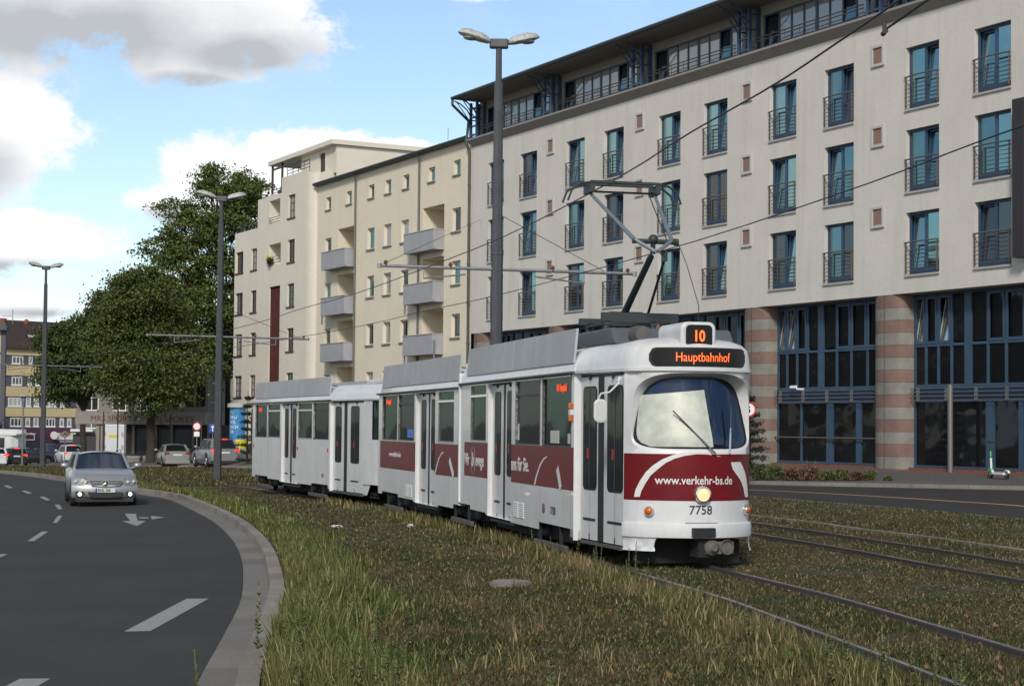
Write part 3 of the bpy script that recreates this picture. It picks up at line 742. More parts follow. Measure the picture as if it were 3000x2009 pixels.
for (s0,z) in ((-6.85,9.2),(-6.85,6.4),(-3.2,6.4),(-18.6,9.2)):
    mb.box(s0,-.62,z-1.6+.2,s0+.06,-.55,z-.1+.0)
mb.build('balcony_post',m_galv,T)
mb=MB(); mb.tube((-20.95,-.28,16.50),(-.35,-.28,16.50),.10,.10,8); mb.box(-20.95,-.30,16.40,-.35,.3,16.50); mb.build('gutter',m_green,T)
mb=MB(); mb.prism([(-.25,16.5),(.3,16.6),(7,17.0),(7,16.3),(.1,16.4)],20.4,'x',-20.8); mb.build('roof',m_roof,T)
for s in (-14.9,-6.25):
    mb=MB(); mb.path([(s+.1,-.25,16.4),(s+.02,-.1,16.0),(s,-.1,15.7),(s,-.1,0)],.06,8); mb.build('downpipe',m_pipe,T,smooth=True)
mb=MB(); mb.box(-12.1,4.6,16.3,-9.6,6.2,18.0); ch=mb.build('chimney',mat('brick_dark',(.14,.07,.05),.9,noise=(8,.4)),T)
mb=MB(); mb.box(-20.85,6.9,-.6,-.1,7,16.3); mb.build('back_wall',m_tan,T)
# ================================================================ WHITE CORNER HOUSE
m_wh=streaks(mat('ivory_render',(.67,.62,.53),.92,noise=((.4,.08),(5,.08)),bump=(12,.35)),(1.2,1.2,.14),.14,(.40,.36,.30))
m_brn=mat('brown_frame',(.055,.035,.03),.5); m_redb=mat('oxblood_strip',(.085,.018,.016),.6,noise=(2,.3))
Wt=empty('white_corner_house',tuple(FO),FRZ,'ivory white corner house with roof terrace canopy and a dark red stair window strip','building')
D0=-.35  # wall plane in front of the cream house
wv=[]; rowsW=[(12.03,13.45),(9.23,10.67),(6.42,7.87),(3.62,5.07),(.85,2.3)]
for (c,d) in rowsW: wv.append((-34.75,-33.3,c,d)); wv.append((-31.73,-30.65,c,d))
for (c,d) in [(14.83,16.28)]+rowsW: wv.append((-25.03,-23.84,c,d))
lgw=[(-28.42,-26.25,12.03,13.43,1.1)]; strip_=(-28.25,-26.28,2.2,10.69,.18)

allh=[w+(.22,) for w in wv]
rec=(-28.39,-26.45,14.80,16.28,1.1)
def inr(a,b,L_): return [h for h in L_ if h[0]>a-.01 and h[1]<b+.01]
mb=MB()
wall_holes(mb,-35.0,-30.55,-1.2,14.76,inr(-35,-30.55,allh),.22,y=D0)
wall_holes(mb,-30.55,-26.2,-1.2,16.6,inr(-30.55,-26.2,allh+lgw+[strip_,rec]),.22,y=D0)
wall_holes(mb,-26.2,-21.9,-1.2,17.55,inr(-26.2,-21.9,allh),.22,y=D0-.0)
arc=[(-21.9+.95*math.sin(t),D0+.45*(1-math.cos(t))) for t in np.linspace(0,PI/2,7)]
mb.grid([[(a,b,-1.2) for a,b in arc],[(a,b,17.3) for a,b in arc]])
mb.quad((-20.95,.1,-1.2),(-20.95,6,-1.2),(-20.95,6,17.3),(-20.95,.1,17.3))
mb.quad((-35,D0,-1.2),(-35,9,-1.2),(-35,9,14.76),(-35,D0,14.76)); mb.quad((-35,D0,14.76),(-30.55,D0,14.76),(-30.55,9,14.76),(-35,9,14.76))
mb.quad((-30.55,D0,14.76),(-30.55,9,14.76),(-30.55,9,16.6),(-30.55,D0,16.6)); mb.quad((-30.55,D0,16.6),(-26.2,D0,16.6),(-26.2,9,16.6),(-30.55,9,16.6))
mb.quad((-26.2,D0,16.6),(-26.2,9,16.6),(-26.2,9,17.55),(-26.2,D0,17.55)); mb.quad((-26.2,D0,17.55),(-20.95,.1,17.3),(-20.95,9,17.3),(-26.2,9,17.55))
for l in lgw+[rec]: mb.quad((l[0],D0+1.1,l[2]),(l[1],D0+1.1,l[2]),(l[1],D0+1.1,l[3]),(l[0],D0+1.1,l[3]))
mb.build('wall',m_wh,Wt)
mb=MB(); mb.quad((strip_[0],D0+.18,strip_[2]),(strip_[1],D0+.18,strip_[2]),(strip_[1],D0+.18,strip_[3]),(strip_[0],D0+.18,strip_[3]))
for i in range(9):
    x=strip_[0]+.0+i*(strip_[1]-strip_[0]-.05)/8; mb.box(x,D0+.10,strip_[2],x+.05,D0+.18,strip_[3])
for z in (4.0,6.1,8.2): mb.box(strip_[0],D0+.12,z,strip_[1],D0+.175,z+.06)
mb.build('stair_strip',m_redb,Wt)
for (a,b,c,d) in wv:
    mb=MB(); y=D0+.14; frame_box(mb,a,b,c,d,y,.07,.06); mb.box((a+b)/2-.03,y-.003,c+.07,(a+b)/2+.03,y+.05,d-.07)
    for f in (.33,.66): mb.box(a+.07,y-.002,c+(d-c)*f-.015,b-.07,y+.04,c+(d-c)*f+.015)
    w=mb.build('window',m_brn,Wt)
    mb=MB(); mb.quad((a+.07,y+.03,c+.07),(b-.07,y+.03,c+.07),(b-.07,y+.03,d-.07),(a+.07,y+.03,d-.07)); mb.build('pane',rw.choice([g_dk2,g_teal2,g_pale]),w)
    mb=MB(); mb.box(a-.1,D0-.06,c-.09,b+.1,D0+.14,c); mb.build('sill',m_brn,w)
mb=MB()
for z in (.15,.3,.45): mb.tube((rec[0],D0-.03,rec[2]+z-.1),(rec[1],D0-.03,rec[2]+z-.1),.02,.02,5)
mb.build('recess_railing',m_pole,Wt); mb=MB()
for z in (.2,.4,.6): mb.tube((lgw[0][0],D0+.05,12.03+z),(lgw[0][1],D0+.05,12.03+z),.02,.02,5)
mb.build('loggia_railing',m_pole,Wt); mb=MB()
for z in (.15,.35,.6): mb.tube((-35,D0+.1,14.76+z),(-31.6,D0+.1,14.76+z),.022,.022,5)
for x in np.linspace(-34.9,-31.6,5): mb.tube((x,D0+.1,14.76),(x,D0+.1,15.36),.02,.02,5)
mb.build('terrace_railing',m_pole,Wt); mb=MB()
for z in (.15,.35,.6): mb.tube((-25.4,D0+.06,17.55+z),(-21.6,D0+.06,17.55+z),.025,.025,5)
for x in np.linspace(-25.4,-21.6,5): mb.tube((x,D0+.06,17.4),(x,D0+.06,18.15),.022,.022,5)
mb.build('tower_railing',m_pole,Wt); mb=MB()
for z in (.15,.35,.6,.8): mb.tube((-31.2,.9,16.6+z),(-26.3,.9,16.6+z),.025,.025,5)
mb.build('terrace_railing',m_pole,Wt)
mb=MB(); mb.box(-31.5,.8,14.7,-30.5,6,17.1); mb.build('setback_wall',m_wh,Wt)
mb=MB(); mb.box(-31.45,.70,15.0,-30.8,.80,16.3); mb.build('terrace_door',m_brn,Wt)
mb=MB(); mb.box(-31.35,.6,19.02,-20.25,8.,19.30); mb.build('canopy_slab',mat('slab_ivory',(.62,.58,.50),.8),Wt)
mb=MB()
for (x,y) in ((-31.2,.8),(-29.4,.8),(-31.2,5),(-27,5.)): mb.box(x,y,16.6,x+.12,y+.12,19.02)
mb.box(-31.2,.8,18.7,-26.3,.9,18.8); mb.box(-29.4,.8,17.5,-26.3,.85,17.56)
mb.build('canopy_post',m_brn,Wt)
mb=MB(); wall_holes(mb,-26.3,-20.45,17.3,19.02,[(-23.2,-22.3,17.6,18.8,.15)],.15,y=1.0); mb.quad((-20.45,1,16.3),(-20.45,7.8,16.3),(-20.45,7.8,19.02),(-20.45,1,19.02)); mb.quad((-26.3,1,16.6),(-26.3,7.8,16.6),(-26.3,7.8,19.02),(-26.3,1,19.02)); mb.build('penthouse_wall',m_wh,Wt)
mb=MB(); frame_box(mb,-23.2,-22.3,17.6,18.8,1.08,.1,.05); mb.box(-22.8,1.07,17.7,-22.72,1.13,18.7); w=mb.build('penthouse_window',m_brn,Wt)
mb=MB(); mb.quad((-23.1,1.11,17.7),(-22.4,1.11,17.7),(-22.4,1.11,18.7),(-23.1,1.11,18.7)); mb.build('pane',g_dk2,w)
mb=MB(); mb.tube((-18.2,7.5,16.3),(-18.2,7.5,20.3),.02,.02,5); mb.build('antenna_rod',m_galv,Wt)
# loggia flowers
def leafball(name,c,r,n,m,parent,size=.07,loc=True):
    P=rng.normal(size=(n,3)); P/=np.linalg.norm(P,axis=1)[:,None]; P*=rng.uniform(.35,1,(n,1))**.6; P=P*np.array(r)+np.array(c)
    return leaves(name,P,size,m,parent)
def leaves(name,P,size,m,parent=None,flat=.0,aspect=.7):
    n=len(P); a=rng.normal(size=(n,3)); a/=np.linalg.norm(a,axis=1)[:,None]; b=rng.normal(size=(n,3)); b=b-(b*a).sum(1)[:,None]*a; b/=np.linalg.norm(b,axis=1)[:,None]
    s=size*rng.uniform(.6,1.3,(n,1)); a=a*s; b=b*s*aspect
    V=np.stack([P-a,P-b*.9+a*.1,P+a,P+b*.9+a*.1],1).reshape(-1,3); Fc=np.arange(4*n).reshape(n,4)
    return rawmesh(name,V,Fc,m,parent)
m_leafd=mat('leaf_dark',(.032,.05,.014),.6,island=.45,noise=(1.2,.35))
f1=empty('balcony_flowers',fw(-28.2,.45,12.1),FRZ,'yellow and purple flowers in the loggia of the white corner house','flowers')
leafball('foliage',(0.35,0,.25),(.35,.2,.28),160,m_leafd,f1,.08); leafball('blossom',(.15,-.02,.5),(.2,.15,.12),60,mat('flower_yellow',(.6,.5,.03),.6),f1,.06); leafball('blossom',(.15,-.05,.05),(.22,.12,.18),60,mat('flower_purple',(.18,.09,.3),.6),f1,.06)
for (s,h,lab) in ((-30.3,.95,'leafy potted shrub on the roof terrace under the canopy, left one'),(-27.4,.8,'leafy potted shrub on the roof terrace under the canopy, right one')):
    e=empty('terrace_shrub',fw(s,-1.6,16.6),FRZ,lab,'shrub'); leafball('foliage',(0,0,h*.65),(.8,.5,h*.6),420,m_leafd,e,.13)
    mb=MB(); mb.lathe([(.0,0),(.22,0),(.28,.35),(.25,.36),(0,.34)],n=12); mb.build('pot',m_brn,e)
# ================================================================ generic pixel plane helper
def pmap(P0,d):
    n=Vector((-d[1],d[0])); d=Vector((d[0],d[1]))
    def q(px,py):
        r=ray(px,py); t=n.dot(P0)/n.dot(Vector((r.x,r.y))); p=r*t
        return ((Vector((p.x,p.y))-P0).dot(d), EYE+p.z)
    return q
def r4(a,b): return (a*.3185,686.7+b*.3185)
# ---------------------------------------------------------------- YELLOW HOUSE
yd=Vector((.74,.67)).normalized(); y0=235.; P0=Vector((xat(12,y0,5),y0)); Q=pmap(P0,yd)
m_yel=mat('yellow_render',(.52,.43,.235),.9,noise=(.5,.1)); m_dkb=mat('slate_band',(.075,.075,.09),.8); m_pur=mat('purple_plinth',(.075,.026,.055),.7)
m_tile=mat('brown_roof_tiles',(.055,.033,.03),.85,noise=((.8,.3),(4,.4))); m_redt=mat('red_roof_tiles',(.20,.07,.04),.85,noise=(2,.3))
Y=empty('yellow_town_house',(P0.x,P0.y,0),math.atan2(yd.y,yd.x),'yellow banded town house with brown tiled roof and purple shop floor, far left','building')
sR=Q(*r4(548,900))[0]; zb=[Q(*r4(45,v))[1] for v in (335,390,462,538,615,687,768,833,912,1075)]
mb=MB(); prev=zb[0]
for i in (0,2,4,6): mb.quad((.1,0,zb[i+1]),(sR,0,zb[i+1]),(sR,0,zb[i]),(.1,0,zb[i]))
mb.box(.1,.6,zb[9]-2,sR,10,zb[0]); mb.build('wall',m_yel,Y)
mb=MB()
for i in (1,3,5,7): mb.quad((.1,.12,zb[i+1]),(sR,.12,zb[i+1]),(sR,.12,zb[i]),(.1,.12,zb[i]))
for i in range(1,9): mb.box(.1,0.0,zb[i]-.01,sR,.13,zb[i]+.01)
mb.build('slate_band',m_dkb,Y)
wins=[[(85,165),(205,232)],[(85,160),(200,228),(255,285)],[(62,158),(190,225),(248,283),(335,405),(438,470)],[(80,160),(190,222),(247,282),(332,402),(435,465),(488,518)]]
for r_,lst in enumerate(wins):
    zt_,zb_=zb[1+2*r_],zb[2+2*r_]
    for (a,b) in lst:
        sa,sb_=Q(*r4(a,600))[0],Q(*r4(b,600))[0]; mb=MB(); frame_box(mb,sa,sb_,zb_+.18,zt_-.15,.02,.12,.08)
        if b-a>50:
            for f in (.36,.68): mb.box(sa+(sb_-sa)*f-.06,.018,zb_+.3,sa+(sb_-sa)*f+.06,.1,zt_-.27)
        mb.box(sa-.1,-.06,zb_+.05,sb_+.1,.09,zb_+.18)
        w=mb.build('window',mat('white_frame_bright',(.66,.66,.66),.5),Y)
        mb=MB(); mb.quad((sa+.1,.06,zb_+.3),(sb_-.1,.06,zb_+.3),(sb_-.1,.06,zt_-.27),(sa+.1,.06,zt_-.27)); mb.build('pane',rw.choice([g_pale,g_dk2,g_pale]),w)
mb=MB(); mb.prism([(-.5,zb[0]-.15),(5.5,zb[0]+4.0),(11.5,zb[0]-.15)],sR+.6,'x',-.3); rf=mb.build('roof',m_tile,Y)
mb=MB(); mb.ball((5.3,4.9,zb[0]+3.7),.4,.4,.5); mb.build('roof_cap',m_redt,rf)
mb=MB(); mb.box(4.2,2.0,zb[0]+1.5,5.2,2.4,zb[0]+1.9); mb.build('skylight',m_vent,rf)
mb=MB(); mb.prism([(1.3,zb[0]+0),(5.5,zb[0]+4.3),(10,zb[0]+0)],5.2,'x',sR+.3); mb.build('rear_wing',m_redt,Y)
mb=MB(); mb.box(.1,-.10,zb[9]-2,sR,.5,zb[8]-.02); pl=mb.build('shop_floor',m_pur,Y)
def sign(a,b,c,d,m,name='shop_sign',y=-.28):
    s0,z1=Q(*r4(a,c)); s1,z0=Q(*r4(b,d)); mb=MB(); mb.box(s0,y,z0,s1,-.1,z1); return mb.build(name,m,Y),s0,s1,z0,z1
m_sw=mat('sign_white',(.6,.62,.62),.5); m_sr=mat('sign_red',(.45,.02,.02),.5); m_sdr=mat('sign_dark_red',(.12,.01,.02),.5); m_txw=mat('text_white',(.75,.75,.75),.5); m_txb=mat('text_blue',(.04,.12,.35),.5)
o,s0,s1,z0,z1=sign(165,242,953,1003,m_txw); mb=MB(); mb.box(s0+.15,-.31,z0+.15,s1-.15,-.27,z1-.15); mb.build('sign_face',m_sdr,o)
text('lettering','Seev',.8*(z1-z0)*.55,m_txw,o,frameM((s0+.9,-.33,z0+.75),(1,0,0),(0,0,1)),offset=.015); 
text('lettering','?',(z1-z0)*.75,m_txw,o,frameM((s1-1.6,-.33,z0+.6),(1,0,0),(0,0,1)),offset=.03)
o,s0,s1,z0,z1=sign(395,550,950,1000,m_sw)
mb=MB(); mb.prism([(s0+.5,z1-.3),(s0+2.2,z1-.3),(s0+2.2,z0+1.),(s0+1.35,z0+.35),(s0+.5,z0+1.)],.05,'y',-.33); mb.build('shield',mat('shield_gold',(.5,.35,.05),.5),o)
text('lettering','Kaffeerestaurant',(z1-z0)*.42,m_txb,o,frameM((s0+3.0,-.33,z0+.55),(1,0,0),(0,0,1)),sx=.98)
o,s0,s1,z0,z1=sign(357,388,948,988,m_sr,y=-.6); c_=((s0+s1)/2,(z0+z1)/2)
mb=MB(); mb.T=Matrix.Translation((c_[0],-.62,c_[1])); mb.lathe([(.0,-.02),(.55,-.02),(.55,.02)],axis='y',n=16); mb.build('emblem',m_txw,o)
for (a,b,c,d,nm) in ((185,282,1010,1080,'shop_window'),(430,545,1010,1080,'shop_window'),(330,380,1010,1080,'shop_window')):
    o,*_=sign(a,b,c,d,mat('shop_glass',(.03,.035,.05),.2),nm,-.14)
o,s0,s1,z0,z1=sign(425,548,1008,1016,m_vent,'roller_shutter',-.2)
# neighbouring yellow house at the frame edge
y0=215.; P0=Vector((xat(11,y0,5),y0)); Y2=empty('grey_cornered_house',(P0.x,P0.y,0),R(0),'yellow house with a dark grey roof edge, cut by the left edge of the picture','building')
def zz_(v,y=y0): return zat(P0.x,y,r4(0,v)[1])
mb=MB(); mb.box(-14,0,-6,-.6,1,zz_(205)); mb.build('wall',m_yel,Y2)
mb=MB(); mb.box(-.6,-.1,-6,.0,.4,zz_(205)); mb.box(-14,-.12,zz_(385),-.6,0,zz_(372)); mb.build('corner_band',m_dkb,Y2)
mb=MB(); mb.box(-14,-.9,zz_(215),.3,.6,zz_(185)); mb.box(-14,-.5,zz_(185),.1,.8,zz_(165)); mb.build('roof_edge',m_dkb,Y2)
mb=MB(); mb.box(-14,-.6,zz_(900)-0,-.3,.0,zz_(880)); mb.box(-14,-.05,-6,-.3,.0,zz_(900)); mb.build('shop_floor',m_pur,Y2)
mb=MB(); mb.tube((.5,1,zz_(165)),(.5,1,zz_(60)),.05,.05,5); mb.tube((-.8,1,zz_(105)),(.5,1,zz_(108)),.04,.04,5); mb.build('aerial',m_galv,Y2)
mb=MB(); mb.box(-12,1,zz_(165),-.5,2,zz_(125)); mb.build('brick_chimney_block',m_redt,Y2)
# building behind the pavilion
m_gy=mat('grey_beige_render',(.19,.175,.155),.9,noise=(.6,.15))
y0=200.; P0=Vector((xat(175,y0,5),y0)); Bk=empty('grey_rear_house',(P0.x,P0.y,0),R(6),'grey beige house with white windows seen between the yellow house and the trees','building')
def zz_(v): return zat(P0.x,y0,r4(0,v)[1])
hl=[]
for k in range(7):
    for (a,b) in ((690,790),(860,918)): hl.append((.9+3.1*k,2.5+3.1*k,zz_(b),zz_(a)))
mb=MB(); wall_holes(mb,0,23,-6,zz_(470),hl,.2); mb.quad((0,0,-6),(0,9,-6),(0,9,zz_(470)),(0,0,zz_(470))); mb.box(0,.4,zz_(480),23,9,zz_(470)); mb.build('wall',m_gy,Bk)
for h in hl:
    mb=MB(); frame_box(mb,h[0],h[1],h[2],h[3],.1,.12,.06); mb.box((h[0]+h[1])/2-.05,.098,h[2]+.1,(h[0]+h[1])/2+.05,.15,h[3]-.1); w=mb.build('window',m_wfr,Bk)
    mb=MB(); mb.quad((h[0]+.1,.14,h[2]+.1),(h[1]-.1,.14,h[2]+.1),(h[1]-.1,.14,h[3]-.1),(h[0]+.1,.14,h[3]-.1)); mb.build('pane',g_dk2,w)
mb=MB(); mb.box(-.3,-.2,-6,3,.0,zz_(960)); mb.box(3.6,-.2,-6,8,-.0,zz_(960)); mb.build('shop_floor',mat('shop_dark',(.035,.03,.035),.7),Bk)
mb=MB(); mb.box(-.5,-.9,zz_(940),2.0,-.3,zz_(922)); mb.box(4.4,-.5,zz_(975),7.3,-.2,zz_(885)); mb.build('shop_sign',m_sw,Bk)
# ---------------------------------------------------------------- PAVILION with lettering
y0=118.; xa,xb=xat(172,y0,3),xat(470,y0,3); P0=Vector((xa,y0)); Wd=xb-xa
zf0,zf1=zat(xa,y0,941.5-2),zat(xa,y0,969)-0; gz=G(xa,y0)
Pv=empty('fitness_pavilion',(xa,y0,0),0,'low grey flat-roofed pavilion with red lettered fascia under the trees','building')
m_fas=mat('fascia_grey',(.24,.225,.20),.85,noise=(.8,.12)); m_dk=mat('pavilion_dark',(.025,.024,.026),.7)
mb=MB(); mb.box(0,0,zf1,Wd,8,zf0); mb.build('fascia',m_fas,Pv,bevel=.02)
m_lt=mat('lettering_dark_red',(.13,.025,.02),.6)
hh=(zf0-zf1)
text('lettering','MRS.SPORTY',hh*.62,m_lt,Pv,frameM(((650-540)*.3185/33.9,-.02,zf1+hh*.24),(1,0,0),(0,0,1)),sx=1.04)
text('lettering','MRS.SPORTY',hh*.62,m_lt,Pv,frameM(((1060-540)*.3185/33.9,-.02,zf1+hh*.24),(1,0,0),(0,0,1)),sx=1.04)
mb=MB(); sx0=(890-540)*.3185/33.9
mb.box(sx0,.8,gz-1,Wd+1.5,7,zf1); mb.build('glazed_room',m_dk,Pv)
for px in (940,1100,1215,1370,1480):
    x=(px-540)*.3185/33.9; mb=MB(); mb.box(x,.45,gz-1,x+.18,.78,zf1); mb.build('mullion',m_gy,Pv)
for px in (690,722): 
    x=(px-540)*.3185/33.9; mb=MB(); mb.box(x,.15,gz-1,x+.22,.45,zf1); mb.build('column',m_fas,Pv)
for a,b in ((960,1060),(1110,1205),(1235,1360)):
    x,x2=((v-540)*.3185/33.9 for v in (a,b)); mb=MB(); mb.quad((x,.79,gz),(x2,.79,gz),(x2,.79,zf1-.3),(x,.79,zf1-.3)); mb.build('pane',g_dk2,Pv)
zu=zf0+2.6
hl=[((a-540)*.3185/33.9,(b-540)*.3185/33.9,zf0+.35,zf0+1.9) for a,b in ((1100,1190),(1200,1290),(1310,1380),(1395,1465))]
mb=MB(); wall_holes(mb,4.8,Wd,zf0,zu,hl,.15,y=.5); mb.box(4.8,.8,zf0+.01,Wd,8,zu); mb.build('upper_wall',m_gy,Pv)
for h in hl:
    mb=MB(); mb.quad((h[0],.6,h[2]),(h[1],.6,h[2]),(h[1],.6,h[3]),(h[0],.6,h[3])); mb.build('pane',g_dk2,Pv)
# ================================================================ TRAM
m_tw=streaks(mat('tram_white',(.64,.645,.65),.42,spec=.5,coat=.25,noise=((.9,.12),(7,.08))),(4,4,.5),.38,(.34,.33,.31))  # grime streaks, strengthened so the colour also holds some of the side's shade
m_tred=mat('tram_red',(.155,.003,.007),.4,spec=.3,coat=.05,noise=((1.2,.25),(9,.12)))
m_trim=mat('rubber_black',(.012,.012,.013),.55); m_und=mat('underframe_dark',(.016,.015,.014),.85,noise=(5,.3))
m_brd=streaks(mat('board_grey',(.40,.41,.42),.6,noise=((.5,.22),(5,.1))),(2.5,2.5,.3),.25,(.60,.61,.62))
m_beam=mat('brake_beam_grey',(.085,.085,.082),.7,noise=(3,.3)); m_chr=mat('chrome',(.6,.6,.6),.2,metal=.9)
m_tgl=glass('tram_glass',(.10,.12,.12),base=(.010,.013,.013),mixf=.5,wave=.01); m_tgl2=glass('tram_glass_green',(.09,.14,.13),base=(.012,.02,.018),mixf=.5,wave=.02)
m_wsd=glass('windscreen_blue',(.045,.068,.11),base=(.008,.010,.02),mixf=.75,wave=.006)
m_led=mat('led_orange',(.9,.12,.02),.5,emit=((1.,.13,.02),1.6)); m_ledr=mat('led_red',(.8,.08,.02),.5,emit=((.9,.07,.01),.55))
m_amb=mat('amber_lens',(.5,.11,.01),.2); m_rl=mat('red_lens',(.4,.01,.01),.2)
m_grey=mat('roof_kit_grey',(.085,.10,.115),.6,noise=(3,.2)); m_panto=mat('pantograph_dark',(.035,.045,.045),.55,metal=.3); m_pantol=mat('pantograph_light',(.17,.21,.235),.45,metal=.3)
m_tin=mat('tram_interior',(.02,.02,.02),.9); m_txt=mat('text_dark',(.02,.02,.025),.5); m_txw2=mat('text_offwhite',(.62,.62,.60),.5)
WD=2.1
def tram_T(A,b):
    b=Vector(b).normalized(); mid=(A[0]+b.x*4,A[1]+b.y*4)
    m=Matrix.Identity(4); m[0][0]=b.x;m[1][0]=b.y;m[0][1]=-b.y;m[1][1]=b.x; m[0][3],m[1][3],m[2][3]=A[0],A[1],G(*mid); return m
TA=tram_T((.92,23.84),(-.23,.973)); TB=tram_T((-.93,31.72),(-.262,.965)); TC=tram_T((-3.08,40.54),(-.354,.935))
def troot(name,T,label,cat='tram'):
    e=bpy.data.objects.new(name,None); link(e); e.matrix_world=T; return tag(e,label,cat)
motor=troot('tram_motor_car',TA,'white and dark red articulated tram with raised pantograph, lit headlamp and number 7758')
trailer=troot('tram_trailer',TC,'plain white trailer tram coupled behind the red and white tram')
bpy.context.view_layer.update()
class TR:
    """one tram section built in its local frame (x back, y outward to camera side, z up)"""
    def __init__(s,root,X): s.root=root; s.X=X
    def mb(s):
        m=MB(); m.T=s.X; return m
    def out(s,mb,name,m,parent=None,**k): 
        o=mb.build(name,m,parent or s.root,**k); return o
    def txt(s,name,body,size,m,t,y,z,parent=None,sx=1.,off=0.,shear=0.):
        return text(name,body,size,m,parent or s.root,s.X@frameM((t,y,z),(-1,0,0),(0,0,1)),offset=off,sx=sx,shear=shear)
SA_=TR(motor,Matrix.Identity(4)); SB_=TR(motor,TA.inverted()@TB); SC_=TR(trailer,Matrix.Identity(4))
def rrect(x0,x1,z0,z1,r,n=5):
    pts=[]
    for cx,cz,a0 in ((x1-r,z1-r,0),(x0+r,z1-r,90),(x0+r,z0+r,180),(x1-r,z0+r,270)):
        for i in range(n+1):
            a=R(a0+90*i/n); pts.append((cx+r*math.cos(a),cz+r*math.sin(a)))
    return pts
def ringgrid(mb,pts,y0,y1):
    mb.prism(pts,y1-y0,'y',y0)
def leafdoor(S,t0,t1,z0,z1,yA,yB,wins,strip_t,parent_name='door',ex=True):
    """double door between t1 (rear) and t0 (front) on a possibly slanted plane yA(t1)->yB(t0)"""
    def yy(t): return yA+(yB-yA)*(t1-t)/(t1-t0)
    def slab(mb,a,b,c,d,off,th=.02):
        mb.add([(a,yy(a)+off,c),(b,yy(b)+off,c),(b,yy(b)+off,d),(a,yy(a)+off,d),(a,yy(a)+off-th,c),(b,yy(b)+off-th,c),(b,yy(b)+off-th,d),(a,yy(a)+off-th,d)],[(0,1,2,3),(4,7,6,5),(0,4,5,1),(1,5,6,2),(2,6,7,3),(3,7,4,0)])
    sa,sb=strip_t
    for (a,b,w) in ((sb,t1,wins[0]),(t0,sa,wins[1])):
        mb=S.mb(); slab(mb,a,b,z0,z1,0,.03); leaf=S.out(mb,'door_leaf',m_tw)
        def panel(pts,off,name,m):
            mb=S.mb(); mb.add([(x,yy(x)+off,z) for x,z in pts],[tuple(range(len(pts)))]); return S.out(mb,name,m,leaf)
        panel(rrect(w[0]-.025,w[1]+.025,w[2]-.025,w[3]+.025,.09),.004,'window_seal',m_trim)
        panel(rrect(w[0],w[1],w[2],w[3],.07),.008,'window',m_tgl)
        c=(w[0]+w[1])/2
        panel([(c-.012,w[2]+.02),(c+.012,w[2]+.02),(c+.012,w[3]-.02),(c-.012,w[3]-.02)],.011,'grab_rail',m_beam)
        panel([(c-.003,z0+.03),(c+.003,z0+.03),(c+.003,w[2]-.03),(c-.003,w[2]-.03)],.005,'panel_seam',m_beam)
        panel([(w[0]+.02,z0+.255),(w[1]-.0,z0+.255),(w[1]-.0,z0+.29),(w[0]+.02,z0+.29)],.006,'lower_slot',m_trim)
        panel([(c-.02,z0+.0),(c+.015,z0+.0),(c+.015,z0+.085),(c-.02,z0+.085)],.007,'lower_hinge',m_trim)
        if ex and w is wins[0] or w is wins[1]: 
            panel([(c+.03,1.43),(c+.10,1.43),(c+.10,1.57),(c+.03,1.57)],.012,'door_sticker',m_sr)
    mb=S.mb(); slab(mb,sa,sb,z0,z1,.006,.03); S.out(mb,'door_rubber',m_trim)
    mb=S.mb(); slab(mb,t0,t1,z0-.06,z0-.02,.03,.12); S.out(mb,'door_step',m_beam)
    mb=S.mb(); slab(mb,t0+.03,t1-.03,z1+.0,z1+.035,.012,.03)
    for f in (.22,.76): slab(mb,t0+(t1-t0)*f-.02,t0+(t1-t0)*f+.02,z1-.04,z1+.02,.03,.03)
    S.out(mb,'door_rail',m_trim)
def side_window(S,a,b,c,d,tr=None,opened=False,y=0.,m=None):
    mb=S.mb(); pts=rrect(a,b,c,d,.04)
    mb.add([(x,y-.028,z) for x,z in pts],[tuple(range(len(pts)))]); w=S.out(mb,'side_window',m or rw.choice([m_tgl,m_tgl2]))
    mb=S.mb(); t=.022; mb.box(a-t,y-.03,c-t,b+t,y+.006,c); mb.box(a-t,y-.03,d,b+t,y+.006,d+t); mb.box(a-t,y-.03,c,a,y+.006,d); mb.box(b,y-.03,c,b+t,y+.006,d)
    if tr: mb.box(a,y-.026,tr-.018,b,y+.002,tr+.018)
    S.out(mb,'window_frame',m_beam if not opened else m_chr,w)
    if opened:
        mb=S.mb(); mb.add([(a+.03,y-.02,tr+.02),(b-.03,y-.02,tr+.02),(b-.03,y-.17,tr+.12),(a+.03,y-.17,tr+.12)],[(0,1,2,3)]); S.out(mb,'hopper_flap',m_tw,w)
    return w
def side(S,segs,wins,doors,z1=2.62,y=0.,far=False,name='body_side'):
    mb=S.mb(); dep=-.09
    for (a,b,zb) in segs:
        hs=[(max(h[0],a),min(h[1],b),h[2],h[3],-.03) for h in wins if h[0]<b and h[1]>a]
        cuts=[h for h in hs]
        xs=[a,b]
        wall_holes(mb,a,b,zb,z1,[(h[0],h[1],h[2],h[3],-.03) for h in hs if h[0]>a-1e-6 and h[1]<b+1e-6 ]+[],-.03,y=y)
    for (a,b) in doors:
        wall_holes(mb,a,b,.36,z1,[(a+.001,b-.001,.361,2.56,dep)],dep,y=y)
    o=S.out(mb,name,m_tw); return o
def band(S,a,b,z0=.98,z1=1.57,y=0.004):
    mb=S.mb(); mb.box(a,y-.004,z0,b,y,z1); return S.out(mb,'red_band',m_tred)
